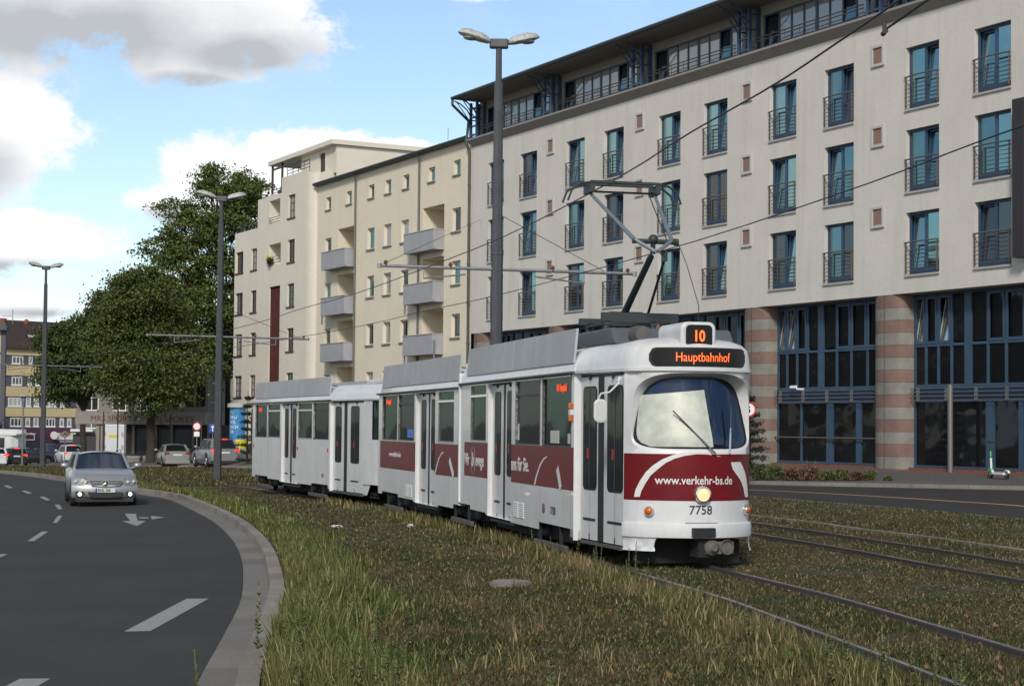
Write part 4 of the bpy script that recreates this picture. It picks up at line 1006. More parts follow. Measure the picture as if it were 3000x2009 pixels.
def ribbon(S,pts,w,y,m,name,parent=None,taper=True):
    """painted stripe following pts (t,z)"""
    mb=S.mb(); rows=[]
    for i,(t,z) in enumerate(pts):
        a=pts[max(i-1,0)];b=pts[min(i+1,len(pts)-1)]; d=Vector((b[0]-a[0],b[1]-a[1])).normalized(); f=i/(len(pts)-1)
        ww=w*(1-f*.75 if taper else 1); n=Vector((-d.y,d.x))*ww/2; rows.append([(t+n.x,y,z+n.y),(t-n.x,y,z-n.y)])
    mb.grid(rows); return S.out(mb,name,m,parent)
PROF=[(-.03,2.585),(-.03,2.625),(.0,2.63),(.02,2.72),(.07,2.81),(.17,2.90),(.34,2.97),(.62,3.015),(1.0,3.03)]
PROFF=[(-.03,2.575),(-.03,2.615),(-.01,2.62),(.0,2.74),(.03,2.86),(.11,2.93),(.27,2.985),(.55,3.02),(1.0,3.03)]
def roof(S,outline,tf,tb,frontf):
    """outline closed list (t,y); spine from tf to tb"""
    mb=S.mb(); rows=[]
    n=len(outline)
    for k in range(len(PROF)):
        row=[]
        for (t,y) in outline:
            st=min(max(t,tf),tb); d=Vector((st-t,-WD/2-y)); L_=d.length; w=frontf(t)
            ins=PROF[k][0]*(1-w)+PROFF[k][0]*w; z=PROF[k][1]*(1-w)+PROFF[k][1]*w
            f=min(ins/max(L_,1e-4),1.) if k<len(PROF)-1 else 1.
            row.append((t+d.x*f,y+d.y*f,z))
        rows.append(row)
    mb.grid(rows,close=True)
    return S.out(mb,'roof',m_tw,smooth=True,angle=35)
def board(S,a,b,split,ysign=0):
    y=.0 if not ysign else -WD
    cs=[a]+split+[b]
    for i in range(len(cs)-1):
        mb=S.mb(); yo=-.005 if not ysign else -WD+.005; dy=-.03 if not ysign else .03
        p=[(yo,2.735),(yo+dy*1.2,2.735),(yo+dy*2.6,3.215),(yo+dy*1.4,3.215)]
        mb.prism(p,(cs[i+1]-.006)-(cs[i]+.006),'x',cs[i]+.006); S.out(mb,'roof_board',m_brd,bevel=.006)
    mb=S.mb()
    for t in np.arange(a+.4,b,1.3): mb.tube((t,(-.075 if not ysign else -WD+.075),3.0),(t,(-.45 if not ysign else -WD+.45),2.95),.012,.012,5)
    S.out(mb,'board_bracket',m_beam)
def bogie(S,tc,beam=True):
    mb=S.mb()
    mb.box(tc-.95,-.32,.20,tc+.95,-.22,.42); mb.box(tc-.95,-WD+.22,.20,tc+.95,-WD+.32,.42); mb.box(tc-.3,-WD+.3,.22,tc+.3,-.3,.45)
    b=S.out(mb,'bogie',m_und)
    for dt in (-.8,.8):
        for yc in (-.5,-1.6):
            mb=S.mb(); mb.lathe([(0,-.06),(.24,-.06),(.27,-.05),(.30,-.05),(.30,.05),(.27,.06),(.1,.07),(0,.07)],(tc+dt,yc,.31),'y',20); S.out(mb,'wheel',m_und,b,smooth=True)
        mb=S.mb(); mb.ball((tc+dt,-.2,.31),.10,.09,.10); S.out(mb,'axle_box',m_beam,b,smooth=True)
    mb=S.mb(); mb.box(tc-.95,-.06,.10,tc+.85,.0,.19); 
    S.out(mb,'brake_beam',m_beam,b,bevel=.012)
    for dt in (-.6,.6): mb=S.mb(); mb.box(tc+dt-.03,-.06,.15,tc+dt+.03,-.02,.44); S.out(mb,'beam_hanger',m_und,b)
# ---------- section A
fy=lambda a:-.2-1.7*a
def ft(a,z=1.): return -1.45-.56*(max(math.sin(PI*a),0.))**.62
NF=36
fro=[(ft(i/NF),fy(i/NF)) for i in range(NF+1)]
outA=[(8.05,0),(6,0),(4,0),(2,0),(.28,0),(.26,-.02),(-.5,-.13)]+fro+[(-.5,-WD+.13),(.26,-WD+.02),(.3,-WD),(2,-WD),(4,-WD),(6,-WD),(8.05,-WD)]
roof(SA_,outA,-.75,7.0,lambda t:min(max((-.2-t)/1.0,0),1))
segA=[(.26,.42,.34),(.42,1.99,.45),(1.99,2.17,.45),(2.17,3.69,.34),(3.69,3.99,.34),(5.71,5.85,.37),(5.85,7.1,.40),(7.1,8.0,.47)]
winA=[(.42,1.99,1.59,2.55),(2.17,3.69,1.60,2.55),(5.85,7.1,1.61,2.55)]
side(SA_,segA,winA,[(3.99,5.71)])
side(SA_,[(-.3,8.0,.36)],[(.4,1.9,1.6,2.55),(2.2,3.7,1.6,2.55),(4,5.6,1.6,2.55),(5.8,7.1,1.6,2.55)],[],y=-WD,name='body_far_side')
for a in (.4,2.2,4.,5.8): 
    mb=MB(); mb.box(a-.02,-WD+.02,1.6,a+1.52,-WD+.03,2.55); SA_.out(mb,'far_window',m_tgl)
side_window(SA_,.42,1.99,1.59,2.575,None,m=m_tgl2); side_window(SA_,2.17,3.69,1.60,2.575,2.34,m=m_tgl); side_window(SA_,5.85,7.1,1.61,2.575,2.37,opened=True,m=m_tgl2)
leafdoor(SA_,3.99,5.71,.34,2.53,-.08,-.08,[(5.10,5.52,1.07,2.40),(4.22,4.62,1.07,2.40)],(4.75,4.87))
# front door, slanted plane
SA_mb=SA_.mb(); SA_mb.quad((.26,0,.3),(.26,0,2.6),(.2,-.10,2.6),(.2,-.10,.3)); SA_mb.add([(.2,-.085,2.555),(-1.45,-.2,2.555),(-1.45,-.2,2.62),(.2,-.085,2.62)],[(0,1,2,3)])
SA_mb.quad((.26,0,.34),(.42,0,.34),(.42,0,.45),(.26,0,.45))
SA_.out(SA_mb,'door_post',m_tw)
leafdoor(SA_,-1.43,.19,.34,2.53,-.085,-.2,[(-.42,.08,1.03,2.38),(-1.40,-.86,1.03,2.38)],(-.71,-.50))
red=[band(SA_,.26,3.985),band(SA_,5.715,7.62)]
for S,ps in ((SA_,[(2.44,.985),(2.32,1.12),(2.12,1.28),(1.9,1.38),(1.70,1.42)]),(SA_,[(.92,.985),(1.02,1.14),(1.12,1.27)])):
    ribbon(S,ps,.07 if len(ps)==5 else .14,.0075,m_txw2,'white_arc',red[0],len(ps)==5)
SA_.txt('lettering','uns für Sie.',.30,m_txw2,3.97,.005,1.17,red[0],sx=.86,off=.004)
SA_.txt('lettering','Wir',.30,m_txw2,7.60,.005,1.17,red[1],sx=.82,off=.004)
SA_.txt('lettering','ewege',.30,m_txw2,6.67,.005,1.17,red[1],sx=.86,off=.004)
SA_.txt('lettering','b',.34,m_txw2,6.98,.005,1.16,red[1],off=.006,shear=.2)
mb=SA_.mb(); 
for sgn in (-1,1):
    rows=[]
    for i in range(15):
        a=R(-70+140*i/14); rows.append([(6.86+sgn*.16*math.cos(a),.0065,1.26+.26*math.sin(a)),(6.86+sgn*(.16-.028*math.cos(a))*math.cos(a),.0065,1.26+.25*math.sin(a))])
    mb.grid(rows)
SA_.out(mb,'letter_ring',m_txw2,red[1])
SA_.txt('fleet_number','7758',.155,m_txt,1.50,.005,.60,None,sx=.92)
mb=SA_.mb(); mb.lathe([(.055,-.001),(.075,-.001),(.075,.002),(.055,.002)],(1.90,.004,.66),'y',20); SA_.out(mb,'operator_emblem',mat('emblem_red',(.25,.02,.03),.5))
SA_.txt('emblem_letter','b',.15,m_txt,1.94,.005,.60,None,shear=.2); 
def louvre(S,t0,z0):
    mb=S.mb()
    for k in (0,1):
        for i in range(7): mb.box(t0-k*.36-.28,.0,z0+i*.035,t0-k*.36,.012,z0+i*.035+.018)
    S.out(mb,'air_louvre',mat('louvre_white',(.78,.78,.78),.5))
louvre(SA_,3.78,.45)
SA_.txt('side_destination','10 Hauptbf',.15,m_ledr,1.30,-.022,2.36,None,sx=.85,off=.004)
for b_ in ((1.15,1.62,1.62,1.80),(.55,1.62,.66,1.76),(3.58,1.64,3.66,1.90)):
    mb=SA_.mb(); mb.box(b_[0],-.027,b_[1],b_[2],-.020,b_[3]); SA_.out(mb,'window_sticker',mat('sticker_cream',(.5,.48,.42),.6))
for z,m_ in ((1.93,m_amb),(2.10,m_amb)):
    mb=SA_.mb(); mb.box(.30,.0,z,.38,.05,z+.085); SA_.out(mb,'side_indicator',m_,bevel=.01)
mb=SA_.mb(); mb.box(.29,.0,2.02,.39,.045,2.095); SA_.out(mb,'indicator_bracket',m_tw)
# gutter lip
for S,a,b in ((SA_,.2,8.0),(SB_,0.,7.9),(SC_,4.2,13.9)):
    mb=S.mb(); mb.tube((a,.03,2.60),(b,.03,2.60),.022,.022,6); S.out(mb,'rain_gutter',m_beam)
board(SA_,.33,7.55,[4.03]); board(SA_,.33,7.55,[4.03],1)
# underframe
for S,a,b in ((SA_,.5,7.9),(SB_,.1,7.7),(SC_,4.4,13.7)):
    mb=S.mb(); mb.box(a-1.3,-WD+.45,.40,a,-.45,.58); mb.box(a,-WD+.25,.42,b,-.12,.60); mb.box(a+2.4,-WD+.3,.17,min(a+5.4,b),-.22,.45); mb.box(a,-WD+.5,.25,b,-.5,.45); mb.box(max(a,b-1.2),-WD+.3,.2,b,-.25,.45); mb.box(a+.15,-WD+.1,.6,b,-.1,.62); S.out(mb,'underframe',m_und)
bogie(SA_,1.65); bogie(SA_,7.95); bogie(SB_,6.2); bogie(SC_,5.7); bogie(SC_,11.8)
# --- front face
def P3_(a,z,dep=0.,out=0.):
    t=ft(a); y=fy(a); c=Vector((-.9,-WD/2)); v=Vector((t,y))-c; L_=v.length; v=v*((L_-dep+out)/L_); return (c.x+v.x,c.y+v.y,z)
def grow(mb,a0,a1,zs,na,dep=0.,out=0.):
    mb.grid([[P3_(a0+(a1-a0)*i/na,z,dep,out) for i in range(na+1)] for z in zs])
mb=SA_.mb(); grow(mb,0,1,[.47,.7,.93,1.2,1.45],NF,0,0); 
# window zone ring with rounded opening
ca,cz=.5,2.055; N_=72
def outl(w,h,e,k,tw=0.):
    a=2*PI*k/N_; c,s=math.cos(a),math.sin(a); x=w*(abs(c)**e)*(1 if c>0 else -1); z=h*(abs(s)**e)*(1 if s>0 else -1)
    return x*(1-tw*(z/h)),z
outer=[outl(.465,.495,(.50 if k<N_/2 else .30),k,.03) for k in range(N_)]
inner=[outl(.455,.455,(.54 if k<N_/2 else .34),k,.05) for k in range(N_)]
def border(k):
    a=2*PI*k/N_; c,s=math.cos(a),math.sin(a); m_=max(abs(c),abs(s)); return c/m_*.5,s/m_
bd=[]
for k in range(N_):
    c,s=border(k); z=cz+(s*(2.60-cz) if s>0 else s*(cz-1.45)); bd.append((ca+c,z))
rows=[[P3_(a,z) for a,z in bd],[P3_(ca+x,cz+z) for x,z in outer]]
mb.grid(rows,close=True)
depth=lambda z:.025+.17*max(0,min(1,(z-1.7)/.85))
mb.grid([[P3_(ca+x,cz+z) for x,z in outer],[P3_(ca+x,cz+z-.008,depth(cz+z)) for x,z in inner]],close=True)
front=SA_.out(mb,'front_panel',m_tw,smooth=True,angle=35)
mb=SA_.mb(); rows=[]
for f in (1.,.985,.8,.55,.3,.1,0.): rows.append([P3_(ca+x*f,cz-.008+z*f,depth(cz+z*f)-.002) for x,z in inner])
mb.grid(rows,close=True); ws=SA_.out(mb,'windscreen',m_wsd,smooth=True,angle=60)
mb=SA_.mb(); mb.grid([[P3_(ca+x*f,cz-.008+z*f,depth(cz+z*f)-.006) for x,z in inner] for f in (1.005,.975)],close=True); SA_.out(mb,'windscreen_seal',m_trim,ws)
# pale sun blind hanging inside the near half of the screen
mbld=mat('sun_blind',(.60,.60,.50),.35,spec=.5,noise=((3.4,1.),),col2=(.30,.33,.30)); 
mb=SA_.mb(); rows=[]
def aleft(z):
    v=min(abs((z-cz+.008)/.455),.999); e=.54 if z>cz else .34; return ca-.455*(1-v**(2/e))**(e/2)+.006
for i in range(17):
    f=i/16; row=[]
    for j in range(15):
        g=j/14; z=1.615+((2.27+.07*f)-1.615)*g; ar=.60-.045*g; al=aleft(z); a=al+(ar-al)*f; row.append(P3_(a,z,depth(z)-.012))
    rows.append(row)
mb.grid(rows); SA_.out(mb,'sun_blind',mbld,ws,smooth=True)
# projection of pixels on the front surface
TAi=TA.copy()
def img(p):
    w=TAi@Vector(p); v=w-Vector((0,0,EYE)); return PX+F*v.dot(rr)/v.dot(f_),PY-F*v.dot(uu)/v.dot(f_)
_tab=[(i/400,) for i in range(401)]
def fpx(px,py,z=1.2):
    for it in range(2):
        best=min(((abs(img(P3_(i/400,z))[0]-px),i/400) for i in range(0,401)),key=lambda q:q[0]); a=best[1]
        w=TAi@Vector(P3_(a,z)); z=zat(w.x,w.y,py)-TA[2][3]
    return a,z
def f1(a,b): return fpx(1248.5+a*.4478,624.3+b*.4478)
mb=SA_.mb(); grow(mb,0,1,[.935,1.1,1.3,1.525],NF,0,.003); fr=SA_.out(mb,'red_front_band',m_tred,smooth=True)
def stripe(name,outer_,inner_,m):
    mb=SA_.mb(); rows=[]
    for o_,i_ in zip(outer_,inner_):
        p,q=f1(*o_),f1(*i_); rows.append([P3_(p[0]+(q[0]-p[0])*k/6,max(p[1]+(q[1]-p[1])*k/6,.935),0,.007) for k in range(7)])
    mb.grid(rows); return SA_.out(mb,name,m,fr)
stripe('white_arc',[(450,1141),(458,1105),(480,1060),(508,1017),(543,983),(590,951),(640,930),(700,915),(760,910),(820,915),(890,936)],[(480,1141),(488,1110),(510,1070),(535,1032),(570,1000),(612,967),(660,945),(712,931),(770,923),(825,925),(890,937)],m_txw2)
stripe('white_blade',[(942,965),(950,1000),(972,1030),(992,1060),(1005,1095),(1013,1141)],[(990,963),(1003,990),(1015,1025),(1022,1060),(1026,1100),(1028,1141)],m_txw2)
def wraptext(name,body,z,h,a0,a1,m,off=0.,out=.007,parent=None):
    o=text(name,body,1.,m,parent,Matrix.Identity(4),extr=.0,offset=off); me=o.data
    xs=[v.co.x for v in me.vertices]; x0,x1=min(xs),max(xs)
    bm=bmesh.new(); bm.from_mesh(me); bm.to_mesh(me); bm.free()
    for v in me.vertices:
        a=a0+(a1-a0)*(v.co.x-x0)/(x1-x0); v.co=Vector(P3_(a,z+v.co.y*h,0,out))
    return o
p,q=f1(555,1077),f1(947,1077); wraptext('web_address','www.verkehr-bs.de',p[1]+.005,.150,p[0],q[0],m_txw2,.012,parent=fr)
p,q=f1(731,1230),f1(846,1230); wraptext('fleet_number','7758',p[1],.158,p[0],q[0],m_txt,.006,parent=motor)
p,q=f1(708,1257),f1(876,1257)
mb=SA_.mb(); mb.grid([[P3_(p[0]+(q[0]-p[0])*i/6,z,0,.006) for i in range(7)] for z in (.655,.662)]); SA_.out(mb,'panel_joint',m_trim)
mb=SA_.mb(); prof=[(.0,.655),(.03,.64),(.035,.60),(.035,.50),(.03,.47),(-.02,.465)]
mb.grid([[P3_(i/NF,z,0,o_) for i in range(NF+1)] for o_,z in prof]); SA_.out(mb,'bumper',m_tw,smooth=True)
mb=SA_.mb(); mb.grid([[P3_(i/30*.19 if z>.36 else i/30*(.19),z,0,o_) for i in range(7) for _ in (0,)] for z,o_ in ((.47,.01),(.40,.0),(.33,.005),(.285,.03))])
rows=[]
for z,o_,ae in ((.47,.012,.19),(.42,.0,.175),(.36,.0,.17),(.31,.015,.18),(.295,.02,.175)): rows.append([P3_(ae*i/8,z,0,o_) for i in range(9)])
mb=SA_.mb(); mb.grid(rows); SA_.out(mb,'front_skirt',mat('skirt_dented',(.66,.67,.68),.5,noise=((9,.5),)),smooth=True)
rows=[]
for z,o_,ae in ((.47,.012,.94),(.40,.0,.955),(.33,.005,.965),(.285,.03,.95)): rows.append([P3_(ae+(1-ae)*i/4,z,0,o_) for i in range(5)])
mb=SA_.mb(); mb.grid(rows); SA_.out(mb,'front_skirt',m_tw,smooth=True)
def disc(px,py,r,name,m,prof,parent=None,z=None):
    a,z_=fpx(px,py); P=Vector(P3_(a,z_)); e=1e-3; tn=Vector(P3_(min(a+.02,1),z_))-Vector(P3_(max(a-.02,0),z_)); n=Vector((tn.y,-tn.x,0)).normalized()
    if n.x>0: n=-n
    u=Vector((0,0,1)); w=n.cross(u); T=Matrix.Identity(4)
    for i in range(3): T[i][0]=w[i];T[i][1]=n[i];T[i][2]=u[i];T[i][3]=P[i]
    mb=MB(); mb.T=T; mb.lathe([(rr_*r,d) for rr_,d in prof],(0,0,0),'y',24); return SA_.out(mb,name,m,parent,smooth=True,angle=50),T
hl,_=disc(1604.5,1129.5,.108,'headlamp_ring',m_chr,[(1.,-.02),(1.05,.03),(.95,.07),(.80,.075),(.78,.05)])
disc(1604.5,1129.5,.09,'headlamp',mat('lamp_warm',(.9,.7,.4),.3,emit=((1.,.66,.32),.4),noise=(14,.3)),[(0,.072),(.5,.068),(.98,.05)],hl)
for (px,py) in ((1485,1167.5),(1703,1164.5)):
    rg,_=disc(px,py,.064,'indicator_ring',m_chr,[(1.,-.02),(1.05,.02),(.9,.05),(.8,.05)]); disc(px,py,.056,'indicator',m_amb,[(0,.075),(.6,.065),(.95,.045)],rg)
a_,z_=fpx(1605,1205); 
def boxon(a,z0,z1,w,d,name,m,parent=None,bev=.01,out=0.):
    P=Vector(P3_(a,0,0,out)); tn=(Vector(P3_(min(a+.02,1),0))-Vector(P3_(a-.02,0))).normalized(); n=Vector((tn.y,-tn.x,0)); 
    if n.x>0:n=-n
    T=Matrix.Identity(4)
    for i in range(3): T[i][0]=tn[i];T[i][1]=n[i];T[i][2]=(0,0,1)[i];T[i][3]=P[i]
    mb=MB(); mb.T=T; mb.box(-w/2,-.01,z0,w/2,d,z1); return SA_.out(mb,name,m,parent,bevel=bev),T
boxon(a_,.485,.60,.30,.10,'buffer_block',m_trim)
cb,T=boxon(a_+.04,.22,.44,.22,-.3,'coupler_mount',m_und)
mb=MB(); mb.T=T; mb.box(-.02,-.1,.27,.36,.02,.42); mb.lathe([(.0,.09),(.04,.10),(.075,.05),(.10,.03),(.10,-.02)],(.06,.0,.35),'y',16); mb.lathe([(.10,.03),(.09,.05),(.07,.02),(.0,.01)],(.26,.0,.35),'y',16); 
SA_.out(mb,'coupler',mat('coupler_rust',(.07,.05,.04),.75,noise=((12,.7),),col2=(.16,.16,.14)),smooth=True)
mb=SA_.mb(); mb.box(-1.5,-WD+.35,.12,-1.35,-.35,.42); SA_.out(mb,'obstacle_guard',m_und)
# destination display + number box
dz0,dz1=2.645,2.855
def drow(a0,a1,zs,out,n=24): return [[P3_(a0+(a1-a0)*i/n,z,0,out) for i in range(n+1)] for z in zs]
pa,pb=f1(583,405),f1(955,405); da,db=.145,.885
def rr_on(mb,a0,a1,z0,z1,r,out):
    L_=1.75; pts=rrect(a0*L_,a1*L_,z0,z1,r,6); n=len(pts); c=((a0+a1)/2,(z0+z1)/2)
    rows=[[P3_(c[0]+(x/L_-c[0])*f,c[1]+(z-c[1])*f,0,out) for x,z in pts] for f in (1,.8,.6,.4,.2,.0)]
    # subdivide radial fan; curvature handled by rings
    mb.grid(rows,close=True)
def strip_on(mb,a0,a1,z0,z1,out,r=.07,L_=1.75,n=40):
    rows=[]
    for i in range(n+1):
        a=a0+(a1-a0)*i/n; d=min(a-a0,a1-a)*L_; h=0 if d>=r else r-math.sqrt(max(r*r-(r-d)**2,0)); rows.append([P3_(a,z0+h,0,out),P3_(a,(z0+z1)/2,0,out),P3_(a,z1-h,0,out)])
    mb.grid(rows)
mb=SA_.mb(); strip_on(mb,da-.012,db+.012,dz0-.018,dz1+.018,.012,.085); SA_.out(mb,'display_rim',m_trim,smooth=True)
mb=SA_.mb(); strip_on(mb,da+.005,db-.005,dz0,dz1,.018,.07); dd=SA_.out(mb,'destination_display',mat('display_black',(.010,.010,.011),.35,spec=.25),smooth=True)
wraptext('destination_text','Hauptbahnhof',2.695,.165,.31,.73,m_led,-.004,.024,parent=dd)
mb=SA_.mb(); pts=rrect(-1.05-.235,-1.05+.235,2.84,3.205,.09)
mb.prism([(y,z) for y,z in pts],.95,'x',-1.88); nb=SA_.out(mb,'number_box',m_tw,smooth=True,bevel=.03)
mb=SA_.mb(); mb.prism([(y,z) for y,z in rrect(-1.05-.175,-1.05+.175,2.885,3.165,.06)],.02,'x',-1.905); nd_=SA_.out(mb,'number_display',MATS['display_black'],nb)
text('line_number','10',.20,m_led,nd_,frameM((-1.93,-.96,2.955),(0,-1,0),(0,0,1)),offset=.004,sx=.8)
# wipers
for (a0,z0,a1,z1,bl) in ((.60,1.53,.29,2.07,.36),(.72,1.53,.77,2.13,.5)):
    p=Vector(P3_(a0,z0,0,.05)); q=Vector(P3_(a1,z1,depth(z1)-.09)); mid=p.lerp(q,.42)
    mb=SA_.mb(); mb.tube(p,mid,.014,.012,6); mb.tube(mid,p.lerp(q,.55),.01,.008,6); w=SA_.out(mb,'wiper_arm',m_chr)
    mb=SA_.mb(); mb.tube(p.lerp(q,.30)+Vector((.012,0,0)),q,.013,.008,5); SA_.out(mb,'wiper_blade',m_trim,w)
# mirror
mb=SA_.mb(); pm=Vector((-1.50,-.13,2.50)); mb.tube(pm,pm+Vector((0,.02,-.06)),.03,.03,6); mb.path([pm,(-1.60,-.08,2.42),(-1.62,.05,2.30),(-1.60,.16,2.28),(-1.58,.19,2.2)],.012,6); mr_=SA_.out(mb,'mirror_arm',m_tw)
mb=MB(); mb.T=Matrix.Translation((-1.58,.16,2.06)); mb.prism(rrect(-.085,.085,-.15,.15,.07),.05,'x',-.025); SA_.out(mb,'mirror',m_tw,mr_,bevel=.012); mb=MB(); mb.T=Matrix.Translation((-1.58,.16,2.06)); mb.prism(rrect(-.066,.066,-.13,.13,.055),.004,'x',-.031); SA_.out(mb,'mirror_back',mat('mirror_grey',(.5,.5,.5),.4),mr_)
# roof kit + pantograph
mb=SA_.mb(); mb.prism([(-.1,3.0),(.15,3.23),(4.9,3.23),(5.1,3.0)],1.15,'y',-1.63); SA_.out(mb,'roof_equipment_case',m_grey,bevel=.03)
mb=SA_.mb(); mb.prism([(-.9,3.0),(-.75,3.17),(-.15,3.2),(-.1,3.0)],.8,'y',-1.9); SA_.out(mb,'roof_equipment_case',m_grey,bevel=.03)
mb=SA_.mb(); mb.lathe([(.0,0),(.11,0),(.13,.3),(.05,.31)],(-.35,-.8,3.12),'x',12); SA_.out(mb,'roof_horn',m_beam,smooth=True)
yc=-1.05; zb_=3.42
mb=SA_.mb(); mb.box(1.05,yc-.72,3.36,1.15,yc+.42,3.50); mb.box(1.95,yc-.6,3.36,2.05,yc+.5,3.46); mb.box(1.05,yc-.4,3.32,2.05,yc-.3,3.38); mb.box(1.05,yc+.3,3.32,2.05,yc+.4,3.38)
for x in (1.1,2.0):
    for y in (yc-.35,yc+.35): mb.tube((x,y,3.2),(x,y,3.36),.05,.05,8)
pg=SA_.out(mb,'pantograph',m_panto)
kn=(-.02,yc,4.28); ht=5.36
mb=SA_.mb(); mb.tube((1.45,yc,3.46),(.12,yc,4.22),.055,.045,10); mb.tube((1.3,yc-.25,3.46),(1.3,yc+.25,3.46),.07,.07,10); SA_.out(mb,'lower_arm',m_panto,pg,smooth=True)
mb=SA_.mb(); mb.tube((1.2,yc-.30,3.47),(.0,yc-.17,4.22),.022,.022,6); mb.tube((0,yc-.17,4.15),(0,yc-.17,4.3),.035,.035,6); SA_.out(mb,'coupling_rod',m_panto,pg)
mb=SA_.mb(); mb.tube((.02,yc-.30,4.42),(.02,yc+.30,4.42),.035,.035,8); mb.ball((.02,yc,4.45),.07); mb.tube((.02,yc-.36,4.42),(.02,yc-.30,4.42),.05,.05,8); mb.tube((.05,yc,4.25),(.02,yc-.0,4.45),.04,.04,6); SA_.out(mb,'knee_joint',m_panto,pg,smooth=True)
hd=.50
for sg in (1,-1):
    mb=SA_.mb(); mb.tube((-.12,yc+sg*.02,4.27),(.02,yc+sg*.27,4.44),.028,.028,8); mb.tube((.02,yc+sg*.27,4.44),(1.52,yc+sg*hd,ht-.08),.032,.024,8); SA_.out(mb,'upper_arm',m_pantol,pg,smooth=True)
mb=SA_.mb(); mb.tube((.1,yc-.22,4.46),(1.50,yc-hd+.08,ht-.12),.009,.009,5); SA_.out(mb,'guide_rod',m_panto,pg)
for dx in (-.15,.15):
    mb=SA_.mb(); pts=[(1.52+dx,yc+s_,ht+.05-z_) for s_,z_ in ((-.86,.28),(-.80,.12),(-.68,.03),(-.5,0),(0,0.0),(.5,0),(.68,.03),(.80,.12),(.86,.28))]; mb.path(pts,.017,6); mb.box(1.52+dx-.025,yc-.52,ht+.04,1.52+dx+.025,yc+.52,ht+.075); SA_.out(mb,'contact_strip',m_panto,pg)
mb=SA_.mb()
for sg in (1,-1): mb.box(1.33,yc+sg*hd-.035,ht-.10,1.71,yc+sg*hd+.035,ht+.03)
mb.tube((1.52,yc-.5,ht-.07),(1.52,yc+.5,ht-.07),.016,.016,6); SA_.out(mb,'head_frame',m_panto,pg)
mb=SA_.mb(); mb.path([(.02,yc-.36,4.42),(-.15,yc-.43,4.1),(-.6,yc-.45,3.5),(-.85,yc-.35,3.1)],.006,4); SA_.out(mb,'pull_cord',m_wire,pg)
# ---------- articulation + section B
mb=MB(); xb_=SB_.X@Vector((0,0,0))
rows=[]
for i in range(13):
    f=i/12; r_=.10 if i%2 else .05
    def lp(y,z): 
        p=Vector((8.0,y,z)).lerp(SB_.X@Vector((0,y,z)),f); return tuple(p)
    rows.append([lp(-r_,.45),lp(-r_,2.75-r_),lp(-.4,2.95-r_),lp(-WD+.4,2.95-r_),lp(-WD+r_,2.75-r_),lp(-WD+r_,.45)])
mb.grid(rows,close=True); SA_.out(mb,'bellows',mat('bellows_grey',(.06,.06,.062),.8))
for S,a in ((SA_,7.98),(SB_,-.06)):
    mb=S.mb(); mb.box(a,-.12,.47,a+.09,.03,2.80); mb.box(a,-WD-.03,.47,a+.09,-WD+.12,2.80); mb.box(a,-WD+.1,2.8,a+.09,-.1,2.98); S.out(mb,'end_frame',m_tw,bevel=.02)
outB=[(0.,0),(2,0),(4,0),(6,0),(7.6,0),(7.84,-.12),(7.95,-.5),(7.98,-1.05),(7.95,-1.6),(7.84,-WD+.12),(7.6,-WD),(6,-WD),(4,-WD),(2,-WD),(0,-WD)]
roof(SB_,outB,.5,7.0,lambda t:0)
winB=[(.47,1.76,1.62,2.55),(4.02,5.56,1.62,2.55),(5.74,7.32,1.62,2.55)]
side(SB_,[(0,.47,.48),(.47,1.76,.40),(1.76,2.06,.36),(3.85,4.02,.37),(4.02,5.56,.40),(5.56,5.74,.46),(5.74,7.32,.46),(7.32,7.8,.40)],winB,[(2.06,3.85)])
side(SB_,[(0,7.8,.4)],[(.5,1.8,1.6,2.55),(2.2,3.8,1.6,2.55),(4,5.6,1.6,2.55),(5.8,7.2,1.6,2.55)],[],y=-WD,name='body_far_side')
for a in (.5,2.2,4.,5.8): 
    mb=SB_.mb(); mb.box(a-.02,-WD+.02,1.6,a+1.6,-WD+.03,2.55); SB_.out(mb,'far_window',m_tgl)
side_window(SB_,.47,1.76,1.62,2.575,2.37,opened=True); side_window(SB_,4.02,5.56,1.62,2.575,2.36,m=m_tgl); side_window(SB_,5.74,7.32,1.62,2.575,None,m=m_tgl2)
leafdoor(SB_,2.06,3.85,.35,2.53,-.08,-.08,[(3.22,3.64,1.07,2.40),(2.30,2.72,1.07,2.40)],(2.86,2.98))
rb=[band(SB_,.12,2.055),band(SB_,3.855,7.58)]
ribbon(SB_,[(1.98,.985),(1.87,1.12),(1.68,1.28),(1.48,1.38),(1.25,1.42)],.07,.0075,m_txw2,'white_arc',rb[0]); ribbon(SB_,[(.45,.985),(.62,1.14),(.80,1.29)],.14,.0075,m_txw2,'white_arc',rb[0],False)
SB_.txt('web_address','www.verkehr-bs.de',.16,m_txw2,6.55,.005,1.24,rb[1],sx=.98)
louvre(SB_,4.8,.46); board(SB_,.15,7.48,[3.85]); board(SB_,.15,7.48,[3.85],1)
SB_.txt('side_destination','10 Hauptbf',.15,m_ledr,7.05,-.022,2.37,None,sx=.8,off=.004)
mb=SB_.mb(); mb.box(4.2,-.027,1.66,4.75,-.02,1.83); SB_.out(mb,'window_sticker',mat('sticker_blue',(.08,.2,.55),.6))
mb=SB_.mb(); mb.grid([[(t,y,z) for t,y in ((7.8,0),(7.88,-.15),(7.96,-.6),(7.98,-1.05),(7.96,-1.5),(7.88,-1.95),(7.8,-WD))] for z in (.4,2.6)]); SB_.out(mb,'rear_end',m_tw)
